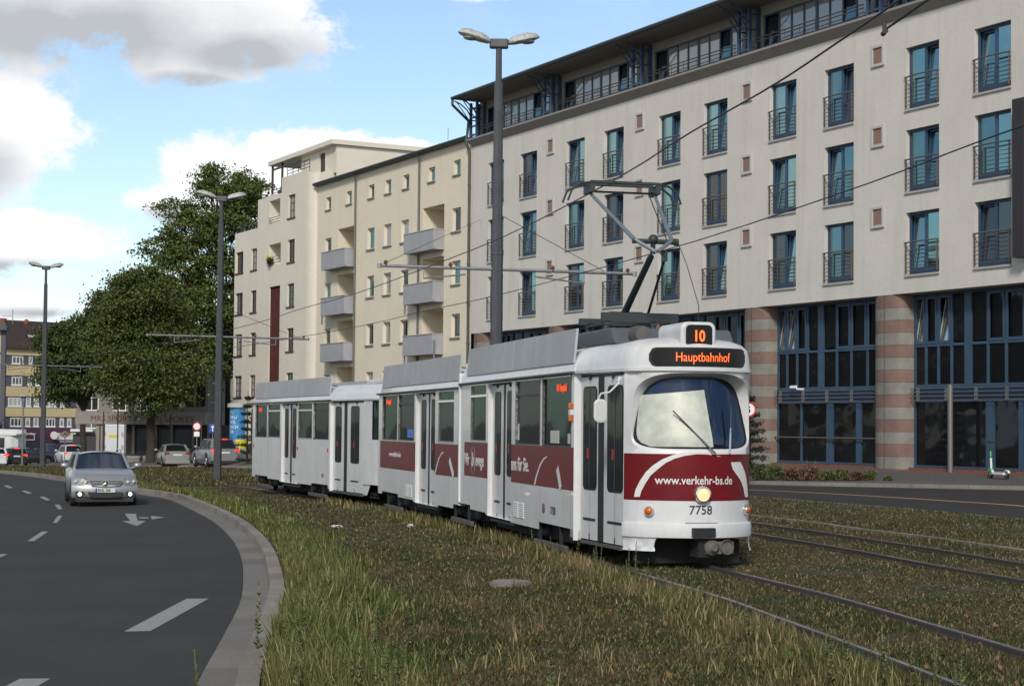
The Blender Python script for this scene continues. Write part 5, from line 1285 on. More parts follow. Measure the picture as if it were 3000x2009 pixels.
# ---------- trailer
outC=[(13.5,0),(10,0),(7,0),(4.4,0),(4.2,-.02),(2.6,-.10),(1.5,-.17),(.8,-.24),(.35,-.38),(.08,-.62),(-.0,-1.05),(.08,-1.48),(.35,-1.72),(.8,-1.86),(1.5,-1.93),(2.6,-2.0),(4.2,-WD+.02),(4.4,-WD),(7,-WD),(10,-WD),(13.5,-WD),(13.85,-1.9),(14.0,-1.5),(14.03,-1.05),(14.0,-.6),(13.85,-.2)]
roof(SC_,outC,1.1,13.1,lambda t:0)
winC=[(4.50,6.03,1.62,2.55),(6.2,7.70,1.62,2.55),(9.87,11.40,1.62,2.55),(11.58,13.05,1.62,2.55)]
side(SC_,[(4.34,4.50,.35),(4.5,6.03,.44),(6.03,6.2,.44),(6.2,7.7,.38),(7.7,7.78,.36),(9.70,9.87,.36),(9.87,11.4,.40),(11.4,11.58,.46),(11.58,13.05,.46),(13.05,13.5,.40)],winC,[(7.78,9.70)])
side(SC_,[(1.5,13.5,.4)],[(4.5,6,1.6,2.55),(6.2,7.8,1.6,2.55),(9,10.8,1.6,2.55),(11.3,13,1.6,2.55)],[],y=-WD,name='body_far_side')
for a in (4.5,6.2,9,11.3): 
    mb=SC_.mb(); mb.box(a-.02,-WD+.02,1.6,a+1.8,-WD+.03,2.55); SC_.out(mb,'far_window',m_tgl)
side_window(SC_,4.5,6.03,1.62,2.575,2.38,m=m_tgl); side_window(SC_,6.2,7.7,1.62,2.575,2.36,opened=True,m=m_tgl2); side_window(SC_,9.87,11.40,1.62,2.575,2.36,opened=True,m=m_tgl2); side_window(SC_,11.58,13.05,1.62,2.575,None,m=m_tgl2)
leafdoor(SC_,7.78,9.70,.33,2.53,-.08,-.08,[(9.18,9.58,1.07,2.40),(8.28,8.66,1.07,2.40)],(8.74,8.92))
leafdoor(SC_,1.75,4.30,.33,2.53,-.08,-.16,[(3.62,4.12,1.06,2.42),(2.15,2.80,1.06,2.42)],(3.12,3.36))
SC_.txt('side_destination','10 Hbf',.17,m_ledr,12.75,-.022,2.35,None,sx=.9,off=.006)
mb=SC_.mb(); cv_=[(1.75,-.15),(1.2,-.2),(.8,-.24),(.35,-.38),(.08,-.62),(0,-1.05),(.08,-1.48),(.35,-1.72),(.8,-1.86),(1.75,-1.95)]
for z0,z1 in ((.56,1.63),(2.56,2.62)): mb.grid([[(t,y,z0) for t,y in cv_],[(t,y,z1) for t,y in cv_]])
mb.grid([[(t,y,1.63) for t,y in cv_[:2]],[(t,y,2.56) for t,y in cv_[:2]]])
mb.grid([[(t,y+.02,z) for t,y in cv_[:6]] for z in (.56,.66)]); mb.grid([[(1.75,-.16,.3),(1.5,-.18,.3)],[(1.75,-.16,.56),(1.3,-.2,.56)]])
mb.quad((4.34,0,.3),(4.34,0,2.6),(4.30,-.1,2.6),(4.30,-.1,.3)); mb.add([(4.3,-.085,2.555),(1.75,-.16,2.555),(1.75,-.16,2.62),(4.3,-.085,2.62)],[(0,1,2,3)])
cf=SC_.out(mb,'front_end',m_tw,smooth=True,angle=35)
mb=SC_.mb(); mb.grid([[(t,y-.02 if i<5 else y,z) for i,(t,y) in enumerate(cv_[1:])] for z in (1.63,2.56)]); fw_=SC_.out(mb,'front_window',m_tgl2,cf,smooth=True)
mb=SC_.mb(); 
for t,y in ((.62,-.28),): mb.box(t-.04,y-.02,1.63,t+.04,y+.02,2.56)
SC_.out(mb,'window_pillar',m_beam,fw_)
mb=SC_.mb(); mb.grid([[(13.5,0,z),(13.8,-.15,z),(13.98,-.55,z),(14.03,-1.05,z),(13.98,-1.55,z),(13.8,-1.95,z),(13.5,-WD,z)] for z in (.42,2.6)]); SC_.out(mb,'rear_end',m_tw,smooth=True)
mb=SC_.mb(); mb.box(13.52,-.02,1.0,13.66,.0,2.45); SC_.out(mb,'rear_door_edge',m_trim)
board(SC_,4.45,13.28,[8.9]); board(SC_,4.45,13.28,[8.9],1)
mb=SC_.mb(); mb.box(1.3,-1.6,3.0,3.1,-.6,3.10); SC_.out(mb,'roof_hatch',m_tw,bevel=.02)
mb=SC_.mb(); mb.tube((-.9,-1.05,.4),(.2,-1.05,.4),.06,.06,8); SC_.out(mb,'coupler_bar',m_und)
SC_.txt('fleet_number','7775',.13,m_txt,5.15,.005,.62,None,sx=.9)
for t in (4.52,7.74,13.3):
    mb=SC_.mb(); mb.box(t-.02,0,1.28,t+.03,.02,1.38); SC_.out(mb,'side_reflector',m_rl)
# ================================================================ CARS
m_tyre=mat('tyre',(.018,.018,.019),.85); m_rim=mat('alloy',(.35,.36,.37),.35,metal=.8); m_plst=mat('black_trim',(.02,.02,.021),.6)
g_car=glass('car_glass',(.62,.68,.74),base=(.01,.012,.014),mixf=.55); g_cars=glass('car_glass_side',(.16,.18,.2),base=(.008,.009,.01),mixf=.5)
m_brk=mat('brake_light',(.8,.02,.01),.3,emit=((1.,.035,.02),2.0)); m_tail=mat('tail_light',(.22,.008,.008),.25); m_plate=mat('number_plate',(.55,.55,.53),.5)
m_eu=mat('plate_blue',(.01,.05,.35),.5); m_hlg=mat('headlight_glass',(.20,.21,.22),.4,spec=.4); m_fog=mat('fog_lamp_lit',(1,.95,.85),.3,emit=((1,.93,.80),5.))
def paint(n,c,met=.5): return mat('paint_'+n,c,.38,metal=met*.7,coat=.4,noise=(1.2,.06))
KIND={ # L,W,H, hood z, belt z, tail z, wheelR, wsBase, roofFront, roofRear, rearBase, axles
 'estate':dict(L=4.6,W=1.77,H=1.47,nose=.70,hood=.985,belt=1.0,tail=1.0,r=.32,g=(.86,.10,-1.75,-2.17),ax=(1.42,-1.34)),
 'sedan':dict(L=4.5,W=1.73,H=1.42,nose=.66,hood=.90,belt=.95,tail=.98,r=.32,g=(.80,.12,-.95,-1.55),ax=(1.40,-1.32)),
 'suv':dict(L=4.5,W=1.84,H=1.70,nose=.82,hood=1.05,belt=1.10,tail=1.10,r=.36,g=(.80,.15,-1.70,-2.12),ax=(1.38,-1.32)),
 'hatch':dict(L=4.2,W=1.77,H=1.48,nose=.70,hood=.95,belt=1.0,tail=1.02,r=.32,g=(.75,.12,-1.5,-1.98),ax=(1.30,-1.27)),
 'van':dict(L=4.8,W=1.9,H=1.95,nose=.85,hood=1.15,belt=1.15,tail=1.15,r=.34,g=(1.3,.7,-2.2,-2.36),ax=(1.5,-1.4))}
def car(name,kind,loc,hd,m_body,label,brake=False,front=True,detail=1,dz=-.12,cat='car',z=None):
    k=KIND[kind]; L_,W,H_=k['L'],k['W'],k['H']; r=k['r']; hw=W/2
    zg=G(*loc)+dz if z is None else z
    e=empty(name,(loc[0],loc[1],zg),math.atan2(hd[1],hd[0]),label,cat)
    xs=sorted(set([round(v,3) for v in np.concatenate([np.linspace(-L_/2,L_/2,29),[a+d for a in k['ax'] for d in (-r-.06,-r*.9,-r*.7,-r*.35,0,r*.35,r*.7,r*.9,r+.06)],[L_/2-.03,L_/2-.09,-L_/2+.03,-L_/2+.09]])]))
    wb,rf,rb_,rbb=k['g']
    def top(x):
        if x>wb: 
            f=(x-wb)/(L_/2-wb); return k['hood']-(k['hood']-k['nose'])*f**1.9
        if x<rbb: 
            f=(rbb-x)/(L_/2+rbb+1e-6); return k['tail']-.03*f
        return k['belt']+(k['hood']-k['belt'])*max(0,(x-wb+.8)/.8)
    def half(x):
        f=abs(x)/(L_/2); return hw*(1-.03*f**2-.15*max(0,(f-.84)/.16)**2.0)
    def bot(x):
        b=.24+ (.0 if abs(x)<L_/2-.3 else .05)
        for a in k['ax']:
            d=abs(x-a); R_=r+.06
            if d<R_: b=max(b,r+math.sqrt(R_*R_-d*d)-.0)
        return b
    rows=[]
    for x in xs:
        w=half(x); b=bot(x); t=top(x); sh=t-.10 if t-.10>b+.06 else b+.06
        rk=(L_/2-abs(x)); f=1 if rk>.1 else .93+.07*rk/.1
        h=[(w*.90*f,b),(w*.985*f,b+(sh-b)*.25),(w*f,b+(sh-b)*.55),(w*.975*f,sh),(w*.90*f,t-.025),(w*.72*f,t),(w*.3*f,t+.018)]
        if detail==2 and x>1.9: x=1.9+(x-1.9)*.45
        rows.append([(x,-y,z_) for y,z_ in h]+[(x,y,z_) for y,z_ in h[::-1]])
    mb=MB(); mb.grid(rows); mb.poly(rows[0]); mb.poly(rows[-1]); mb.box(-L_/2+.2,-hw+.2,.2,L_/2-.2,hw-.2,.5)
    body=mb.build('body',m_body,e,smooth=True,angle=38)
    zb0=k['belt']-.02; zr=H_
    A=lambda x,w,z_: [(x,-w,z_),(x,w,z_)]
    wbase=half(0)*.90; wr=half(0)*.70
    F0=(wb,wbase*.93,k['hood']-.01); F1=(rf,wr,zr-.10); B1=(rb_,wr*.97,zr-.11); B0=(rbb,wbase*.9,k['tail']-.01)
    # solid dark cabin then roof
    P=lambda q,s:(q[0],q[1]*s,q[2])
    mid=lambda q,s:(q[0],0,q[2]+.03)
    mb=MB(); mb.grid([[P(F0,-1),(F0[0]+.07,0,F0[2]+.01),P(F0,1)],[P(F1,-1),(F1[0]+.03,0,F1[2]+.04),P(F1,1)]]); mb.build('windscreen',g_car,e,smooth=True)
    mb=MB(); mb.grid([[P(B1,-1),(B1[0]-.02,0,B1[2]+.04),P(B1,1)],[P(B0,-1),(B0[0]-.06,0,B0[2]),P(B0,1)]]); mb.build('rear_window',g_cars,e,smooth=True)
    for s_ in (-1,1):
        mb=MB(); mb.quad(P(F0,s_),P(F1,s_),P(B1,s_),P(B0,s_)); sw=mb.build('side_window',g_cars,e)
        for t_ in (.38,.70):
            mb=MB(); a_=Vector(P(F0,s_)).lerp(Vector(P(B0,s_)),t_); b__=Vector(P(F1,s_)).lerp(Vector(P(B1,s_)),(t_-.22)/.6); mb.tube(a_,b__,.03,.025,5); mb.build('door_pillar',m_plst,sw)
    mb=MB()
    for s_ in (-1,1):
        mb.tube(P(F0,s_),P(F1,s_),.045,.04,6); mb.tube(P(B1,s_),P(B0,s_),.075,.09,6); mb.tube(P(F1,s_),P(B1,s_),.045,.045,6)
    mb.build('roof_pillar',m_body,e,smooth=True)
    mb=MB(); rows=[]
    for i in range(9):
        f=i/8; x=rf+.02+(rb_-rf-.04)*f; w=wr*(1-.03*f)+.015; zc=zr-.075+(-.02*f)+.075*math.sin(PI*(f*.8+.17)); rows.append([(x,w*g_,zc-.075*abs(g_)**2.2-.0) for g_ in (-1,-.8,-.4,0,.4,.8,1)])
    mb.grid(rows); mb.build('roof',m_body,e,smooth=True)
    if kind in('estate','suv'):
        for s_ in (-1,1):
            mb=MB(); mb.path([(rf-.15,s_*wr*.93,zr-.06),(rf-.3,s_*wr*.93,zr+.02),(rb_+.3,s_*wr*.90,zr+.01),(rb_+.15,s_*wr*.90,zr-.08)],.016,6); mb.build('roof_rail',m_chr if detail>1 else m_plst,e)
    for a in k['ax']:
        for s_ in (-1,1):
            w_=hw-.11; mb=MB(); mb.lathe([(r*.62,-.10),(r*.9,-.10),(r,-.06),(r,.06),(r*.9,.10),(r*.62,.10)],(a,s_*w_,r),'y',20); wh=mb.build('wheel',m_tyre,e,smooth=True,angle=50)
            mb=MB(); mb.lathe([(0,.055*s_),(.06,.07*s_),(.07,.05*s_)],(a,s_*w_,r),'y',12)
            for q in range(5):
                t=2*PI*q/5; mb.tube((a+.05*math.cos(t),s_*(w_+.05),r+.05*math.sin(t)),(a+r*.6*math.cos(t),s_*(w_+.06),r+r*.6*math.sin(t)),.03,.022,5)
            mb.lathe([(r*.58,.05*s_),(r*.64,.085*s_),(r*.66,.08*s_)],(a,s_*w_,r),'y',20); mb.build('rim',m_rim,wh)
            mb=MB(); mb.lathe([(0,.0),(r*.62,.0)],(a,s_*w_,r),'y',16); mb.build('brake_disc',m_plst,wh)
    for s_ in (-1,1):
        mb=MB(); mb.ball((wb-.28,s_*(hw+.10),k['belt']+.07),.08,.12,.085,8,5); mb.tube((wb-.25,s_*(hw-.1),k['belt']),(wb-.26,s_*(hw+.05),k['belt']+.04),.02,.02,5); mb.build('door_mirror',m_body,e,smooth=True)
        # lamps
        if detail==1:
            zt=k['tail']-.22; mb=MB(); mb.box(-L_/2-.0,s_*(hw-.42),zt,-L_/2+.10,s_*(hw-.10),zt+.17); mb.build('tail_light',m_brk if brake else m_tail,e,bevel=.03)
            mb=MB(); mb.box(L_/2-.16,s_*(hw-.50),k['nose']-.13,L_/2-.03,s_*(hw-.10),k['nose']+.0); mb.build('headlight',m_hlg,e,bevel=.03)
    if detail==1:
        mb=MB(); mb.box(-L_/2-.02,-.26,k['tail']-.28,-L_/2+.02,.26,k['tail']-.17); mb.build('number_plate',m_plate,e)
        mb=MB(); mb.box(-L_/2-.04,-hw+.12,.22,-L_/2+.3,hw-.12,.42); mb.build('rear_bumper',m_plst if kind=='suv' else m_body,e,bevel=.03)
        if brake:
            mb=MB(); mb.box(rb_-.07,-.2,zr-.09,rb_+.0,.2,zr-.05); mb.build('high_brake_light',m_brk,e)
    return e,k
def roadspot(px,y,dz): x=xat(px,y,1.0); return (x,y)
m_sil=paint('silver',(.36,.37,.39),.75); m_silg=paint('grey_silver',(.30,.31,.33),.7); m_blk=paint('black',(.012,.013,.016),.2); m_whtp=paint('white',(.62,.63,.64),.0); m_dkg=paint('anthracite',(.03,.032,.037),.4); m_sed=paint('pale_silver',(.30,.30,.29),.6)
# foreground estate
hd=(.29,-.957); fc=(-10.85,46.9); cc=(fc[0]-hd[0]*2.3,fc[1]-hd[1]*2.3)
e,k=car('estate_car','estate',cc,hd,m_sil,'silver estate car driving towards us on the left road with fog lamps lit',detail=2,dz=-.12)
X=2.3; 
def nosex(y): return X-.02-.19*(abs(y)/.88)**2.6
mb=MB(); rows=[]
for i in range(25):
    y=-.87+1.74*i/24; n=nosex(y); rows.append([(n-.02,y*.97,.24),(n+.025,y,.30),(n+.045,y,.40),(n+.04,y,.54),(n-.0,y*.985,.62),(n-.12,y*.97,.70)])
mb.grid(rows); mb.build('front_bumper',m_sil,e,smooth=True)
mb=MB(); mb.add([(X+.035,-.42,.70),(X+.035,.42,.70),(X+.055,.36,.575),(X+.07,0,.545),(X+.055,-.36,.575)],[(0,1,2,3,4)]); mb.prism([(-.44,.715),(.44,.715),(.37,.565),(0,.530),(-.37,.565)],.05,'x',X+.0); gr=mb.build('grille_surround',m_chr,e,bevel=.008)
mb=MB(); mb.prism([(-.41,.70),(.41,.70),(.35,.58),(0,.548),(-.35,.58)],.012,'x',X+.045); mb.build('grille',m_plst,gr)
for z_ in (.595,.635,.672):
    mb=MB(); mb.box(X+.055,-.38+(.67-z_)*.5,z_-.008,X+.068,.38-(.67-z_)*.5,z_+.010); mb.build('grille_bar',m_chr,gr)
mb=MB(); mb.T=Matrix.Translation((X+.075,0,.632)); mb.lathe([(.074,-.01),(.092,-.01),(.092,.012),(.074,.012)],(0,0,0),'x',24)
for a in (90,210,330):
    c_,s_=math.cos(R(a)),math.sin(R(a)); mb.add([(.014,0,0),(.006,-s_*.022,c_*.022),(.006,c_*.085,s_*.085),(.006,s_*.022,-c_*.022)],[(0,1,2),(0,2,3)])
mb.build('emblem',m_chr,gr); mb=MB(); mb.T=Matrix.Translation((X+.072,0,.632)); mb.lathe([(.0,0),(.078,0)],(0,0,0),'x',24); mb.build('emblem_disc',m_plst,gr)
mb=MB(); mb.prism([(-.46,.40),(.46,.40),(.40,.27),(-.40,.27)],.03,'x',X+.018); mb.build('lower_intake',m_plst,e)
mb=MB(); rows=[[(nosex(y)+.055,y,.285-.03*(1-abs(y)/.75)),(nosex(y)+.06,y,.31-.03*(1-abs(y)/.75))] for y in np.linspace(-.75,.75,13)]; mb.grid(rows); mb.build('chin_strip',m_chr,e)
mb=MB(); mb.box(X+.05,-.26,.395,X+.075,.26,.505); npl=mb.build('number_plate',m_plate,e)
mb=MB(); mb.box(X+.07,-.26,.397,X+.078,-.215,.503); mb.build('plate_country_strip',m_eu,npl)
text('plate_text','BS:SL 300',.098,m_txt,npl,frameM((X+.079,-.20,.417),(0,1,0),(0,0,1)),sx=.86,offset=.002)
for s_ in (-1,1):
    mb=MB(); pts=[(.46,.70),(.52,.60),(.66,.575),(.84,.615),(.855,.70),(.78,.765),(.62,.765)]
    vs0=[(nosex(y)+.045-(z_-.57)*.35,s_*y,z_) for y,z_ in pts]; vs1=[(v[0]-.12,v[1],v[2]) for v in vs0]; n=len(pts)
    mb.add(vs0+vs1,[tuple(range(n))]+[(i,(i+1)%n,n+(i+1)%n,n+i) for i in range(n)]); h_=mb.build('headlight',m_hlg,e)
    mb=MB(); mb.ball((nosex(.6)+.02,s_*.60,.665),.03,.05,.045); mb.ball((nosex(.76)+.03,s_*.755,.675),.03,.045,.045); mb.build('reflector',mat('reflector_grey',(.5,.5,.5),.5,metal=.3),h_,smooth=True)
    mb=MB(); mb.prism([(s_*.52,.41),(s_*.78,.42),(s_*.76,.29),(s_*.55,.28)],.02,'x',nosex(.60)+.040); f__=mb.build('fog_lamp_recess',m_plst,e)
    mb=MB(); mb.lathe([(.0,.03),(.042,.02),(.046,.0)],(nosex(.60)+.062,s_*.66,.345),'x',14); mb.build('fog_lamp',m_fog,f__)
mb=MB()
for s_ in (-1,1): mb.tube((X-.18,s_*.50,.755),(.95,s_*.66,.945),.008,.008,4)
mb.build('bonnet_crease',m_silg,e)
mb=MB(); mb.box(X-.5,-.75,.14,X-.05,.75,.28); mb.build('under_tray',m_plst,e)
def rearspot(px,y,hd,L_): x=xat(px,y,1.); return (x+hd[0]*L_/2,y+hd[1]*L_/2)
h1=(-.31,.95); car('sedan_car','sedan',rearspot(407,105,h1,4.5),h1,m_sed,'pale silver saloon car seen from behind, stopped left of the grey SUV',dz=-.085)
h2=(-.41,.91); car('suv_car','suv',rearspot(516,100,h2,4.5),h2,m_silg,'grey SUV with brake lights on, partly behind the middle lamp post',brake=True,dz=-.085)
h3=(-.42,.905); car('suv_car','suv',rearspot(170,148,h3,4.2),h3,m_whtp,'white SUV with red brake lights, just behind the silver estate car',brake=True,dz=-.15)
h4=(-.30,.95); car('hatchback_car','hatch',rearspot(40,141,h4,4.2),h4,m_blk,'black hatchback with both brake lights glowing, at the far left',brake=True,dz=-.15)
h5=(.80,.6); car('estate_car','estate',roadspot(66,152,0),h5,m_dkg,'dark estate car half hidden beside the black hatchback',dz=-.15)
h6=(.35,-.93); car('dark_car','hatch',roadspot(86,172,0),h6,m_blk,'small black car farthest back, left of the far lamp post',dz=-.15)
car('dark_van','van',roadspot(113,178,0),h6,m_dkg,'dark van parked by the shops behind the far lamp post',dz=-.15,cat='van')
h7=(-.30,.95); car('white_car','hatch',rearspot(-6,139,h7,4.2),h7,m_whtp,'white car with brake lights cut off by the left edge of the picture',brake=True,dz=-.15)
# distant tram
yT=176; xT=xat(50,yT,2); dT=Vector((-.97,.22)); gT=G(xT,yT)-.1
e=bpy.data.objects.new('distant_tram',None); link(e); e.location=(xT,yT,gT); e.rotation_euler=(0,0,math.atan2(dT.y,dT.x)); tag(e,'distant white tram with dark red skirt and pantograph behind the queue of cars','tram')
mb=MB(); hl=[(1.2,3.4,1.35,2.5),(3.8,6.,1.35,2.5),(6.5,9,1.35,2.5),(10,14,1.35,2.5)]; wall_holes(mb,.5,20,.9,2.75,hl,-.04,y=1.2); mb.add([(.5,1.2,.9),(.5,1.2,2.75),(0,.7,2.75),(0,.7,.9)],[(0,1,2,3)]); mb.add([(0,.7,.9),(0,.7,2.75),(0,-.9,2.75),(0,-.9,.9)],[(0,1,2,3)]); mb.box(.4,-1,.9,20,-.9,2.75); mb.build('body',m_tw,e)
mb=MB(); mb.prism([(1.3,2.72),(1.28,3.1),(.9,3.35),(-.7,3.35),(-1.1,2.72)],20.3,'x',-.1); mb.build('roof',m_tw,e,bevel=.05); mb=MB(); mb.ball((-.0,.5,2.95),.6,.8,.35); mb.build('roof_nose',m_tw,e,smooth=True)
mb=MB(); mb.box(.05,-1,.25,20,1.22,.88); mb.build('red_skirt',m_tred,e)
for h in hl:
    mb=MB(); mb.quad((h[0],1.16,h[2]),(h[1],1.16,h[2]),(h[1],1.16,h[3]),(h[0],1.16,h[3])); mb.build('side_window',g_dk2,e)
mb=MB(); mb.box(3.9,1.17,2.28,5.,1.19,2.46); mb.build('side_destination',m_ledr,e)
for x_ in (3.,9.,15.):
    mb=MB(); mb.lathe([(0,-.05),(.3,-.05),(.3,.05),(0,.05)],(x_,.9,.3),'y',12); mb.build('wheel',m_und,e)
mb=MB(); mb.tube((3.2,0,3.4),(1.9,0,4.4),.06,.05,6); mb.tube((1.9,0,4.4),(3.4,0,5.5),.045,.035,6); mb.tube((3.4,-.8,5.5),(3.4,.8,5.5),.04,.04,6); mb.box(2.8,-.5,3.3,3.8,.5,3.5); mb.build('pantograph',m_panto,e)
# box truck
yK=190; xK=xat(260.5,yK,2); gK=G(xK,yK)-.1
e=bpy.data.objects.new('box_truck',None); link(e); e.location=(xK,yK,gK); tag(e,'white box truck seen from behind with chevron marks, left half of the pavilion arcade','truck')
hwK=1.13; mb=MB(); mb.box(-hwK,0,.75,hwK,6,4.3); mb.build('cargo_box',m_whtp,e,bevel=.04)
mb=MB(); mb.box(-hwK+.08,-.03,1.,-.02,0,3.75); mb.box(.02,-.03,1.,hwK-.08,0,3.75); mb.box(-hwK,-.04,3.78,hwK,0,3.83); 
dr=mb.build('rear_door',mat('truck_door',(.52,.53,.54),.4),e)
mb=MB(); mb.box(-.55,-.05,2.55,.55,-.031,2.85); mb.build('door_panel_yellow',mat('panel_yellow',(.55,.42,.03),.5),dr)
for s_ in (-1,1):
    for q,(z0,z1) in enumerate(((2.6,3.1),(1.2,1.5))):
        mb=MB()
        for j in range(3): mb.add([(s_*(hwK-.05),-.045,z0+j*.17),(s_*(hwK-.3),-.045,z0+.12+j*.17),(s_*(hwK-.3),-.045,z0+.2+j*.17),(s_*(hwK-.05),-.045,z0+.08+j*.17)],[(0,1,2,3)])
        mb.build('chevron_mark',m_sr,dr)
    mb=MB(); mb.box(s_*(hwK-.3),-.04,.65,s_*(hwK-.05),.02,.78); mb.build('tail_light',m_rl,e)
for s_ in (-1,1):
    mb=MB(); mb.lathe([(0,-.15),(.45,-.15),(.45,.15),(0,.15)],(0,0,0),'x',16); o=mb.build('wheel',m_tyre,e); o.location=(s_*.85,1.2,.45)
mb=MB(); mb.box(-1.05,6.1,.5,1.05,8,2.9); mb.build('cab',m_whtp,e,bevel=.1); mb=MB(); mb.box(-.9,0,.5,.9,6,.75); mb.build('chassis',m_plst,e)
# ================================================================ STREET FURNITURE
def standing(name,px,y,label,cat,dz=0.,rz=0.):
    x=xat(px,y,2.); g=G(x,y)+dz; return empty(name,(x,y,g),rz,label,cat),x,g
def zrel(x,y,py,g): return zat(x,y,py)-g
m_signr=mat('sign_ring_red',(.50,.012,.015),.45); m_signw=mat('sign_face_white',(.72,.72,.72),.45); m_signb=mat('sign_blue',(.01,.06,.38),.45)
def roundsign(e,zc,r,txt=None,face=m_signw):
    mb=MB(); mb.T=Matrix.Translation((0,-.05,zc)); mb.lathe([(0,0),(r,0),(r,.015),(0,.015)],(0,0,0),'y',28); pl=mb.build('sign_plate',m_signr,e)
    mb=MB(); mb.T=Matrix.Translation((0,-.05,zc)); mb.lathe([(0,-.006),(r*.78,-.006)],(0,0,0),'y',28); mb.build('sign_face',face,pl)
    if txt: text('sign_text',txt,r*1.15,m_txt,pl,frameM((0,-.065,zc-r*.40),(1,0,0),(0,0,1)),align='CENTER',offset=.01,sx=.9)
def pole(e,h,r=.035,m=m_galv):
    mb=MB(); mb.tube((0,0,-.2),(0,0,h),r,r,8); return mb.build('post',m,e,smooth=True)
e,x,g=standing('speed_limit_sign',149.3,136,'round 30 speed limit sign above the white SUV','road sign'); zc=zrel(x,136,991.5,g); pole(e,zc+.3); roundsign(e,zc,.28,'30')
e,x,g=standing('no_entry_sign',450.5,108,'round white sign with red ring over a small plate, left of the grey SUV','road sign'); zc=zrel(x,108,974.5,g); pole(e,zc+.35,.03); roundsign(e,zc,.26)
mb=MB(); mb.box(-.17,-.06,zc-.62,.17,-.04,zc-.32); mb.build('supplementary_plate',m_signw,e)
e,x,g=standing('blue_direction_sign',486.5,108,'small square blue sign just left of the middle lamp post','road sign'); zc=zrel(x,108,979,g); pole(e,zc+.3,.03)
mb=MB(); mb.box(-.21,-.06,zc-.27,.21,-.04,zc+.27); sp=mb.build('sign_plate',m_signb,e); mb=MB(); mb.prism([(-.02,-.18),(.04,-.18),(.04,.05),(.12,.05),(.01,.2),(-.10,.05),(-.02,.05)],.005,'y',-.068); o=mb.build('sign_arrow',m_signw,sp); o.location=(0,0,zc)
y=55.5; e,x,g=standing('round_red_ring_sign',1711,y,'red ringed round sign peeping out right of the tram windscreen','road sign',.1); zc=zrel(x,y,936,g); pole(e,zc+.3,.03); roundsign(e,zc,.24,'5')
for (px,y,top,lab) in ((236.5,112,942,'thin flagpole left of the pavilion lettering, nearer the white SUV'),(269.5,112,935,'thin grey pole in front of the first pavilion lettering'),(390,113,944,'thin grey pole crossing the second pavilion lettering'),(460.5,110,955,'short dark pole between round sign and grey SUV')):
    e,x,g=standing('slim_post',px,y,lab,'pole'); pole(e,zrel(x,y,top,g),.045,m_pole)
    mb=MB(); mb.lathe([(0,.0),(.06,.0),(.06,.04),(0,.06)],(0,0,zrel(x,y,top,g)),'z',8); mb.build('post_cap',m_pole,e)
y=118; e,x,g=standing('park_lantern',52.5,y,'slim old lantern post in front of the black hatchback','lamp post'); h=zrel(x,y,904,g); pole(e,h-.5,.06,m_galv)
mb=MB(); mb.lathe([(.06,h-.55),(.12,h-.45),(.18,h-.1),(.0,h-.0)],n=12); mb.build('lantern',m_lglass,e,smooth=True); mb=MB(); mb.lathe([(.34,h-.06),(.28,h+.02),(.0,h+.08)],n=12); mb.build('lantern_cap',m_lampw,e,smooth=True)
for i,(a,b,lab) in enumerate(((292,321,'left low concrete block behind the silver estate car'),(328.5,350,'right low concrete block next to the plane tree trunk'))):
    y=112.; x0,x1=xat(a,y,0),xat(b,y,0); e=empty('concrete_block',((x0+x1)/2,y,G(x0,y)),0,lab,'barrier'); w=(x1-x0)/2; mb=MB(); mb.box(-w,-.2,-.1,w,.25,.52); mb.build('block',m_conc,e,bevel=.03); mb=MB(); mb.box(-w-.02,-.22,.5,w+.02,.27,.58); mb.build('coping',m_sill,e,bevel=.01)
y=109.; e,x,g=standing('advertising_column',545,y,'round advertising column with blue and yellow posters beside the grey SUV','advertising column'); h=zrel(x,y,931,g); R_=.53
mb=MB(); mb.lathe([(R_+.03,0),(R_+.03,.35),(R_,.37),(R_,h)],n=28); mb.build('column',m_sw,e,smooth=True)
mb=MB(); mb.lathe([(R_+.16,h),(R_+.16,h+.22),(.0,h+.34)],n=28); mb.build('cap',m_vent,e,smooth=True)
def poster(a0,a1,z0,z1,m,o_=.006):
    mb=MB(); mb.grid([[((R_+o_)*math.sin(R(a0+(a1-a0)*i/12)),-(R_+o_)*math.cos(R(a0+(a1-a0)*i/12)),z) for i in range(13)] for z in (z0,z1)]); return mb.build('poster',m,e,smooth=True)
pb=poster(-88,60,.95,h-.05,mat('poster_blue',(.03,.19,.42),.5)); poster(-50,88,.95,1.55,mat('poster_yellow',(.62,.52,.04),.5),.012); poster(-50,40,.5,.95,mat('poster_blue2',(.06,.28,.5),.5),.008)
for i,(t_,mm) in enumerate((('HU',mat('poster_text_lime',(.45,.5,.05),.5)),('DRU',m_txw),('VOL',m_txw),('DICH',m_txw),('DR',m_txw))):
    o=text('poster_text',t_,.30,mm,pb,Matrix.Identity(4),extr=0)
    for v in o.data.vertices:
        a=R(-62)+v.co.x/R_*.9; z=h-.42-i*.30+v.co.y; v.co=Vector(((R_+.012)*math.sin(a),-(R_+.012)*math.cos(a),z))
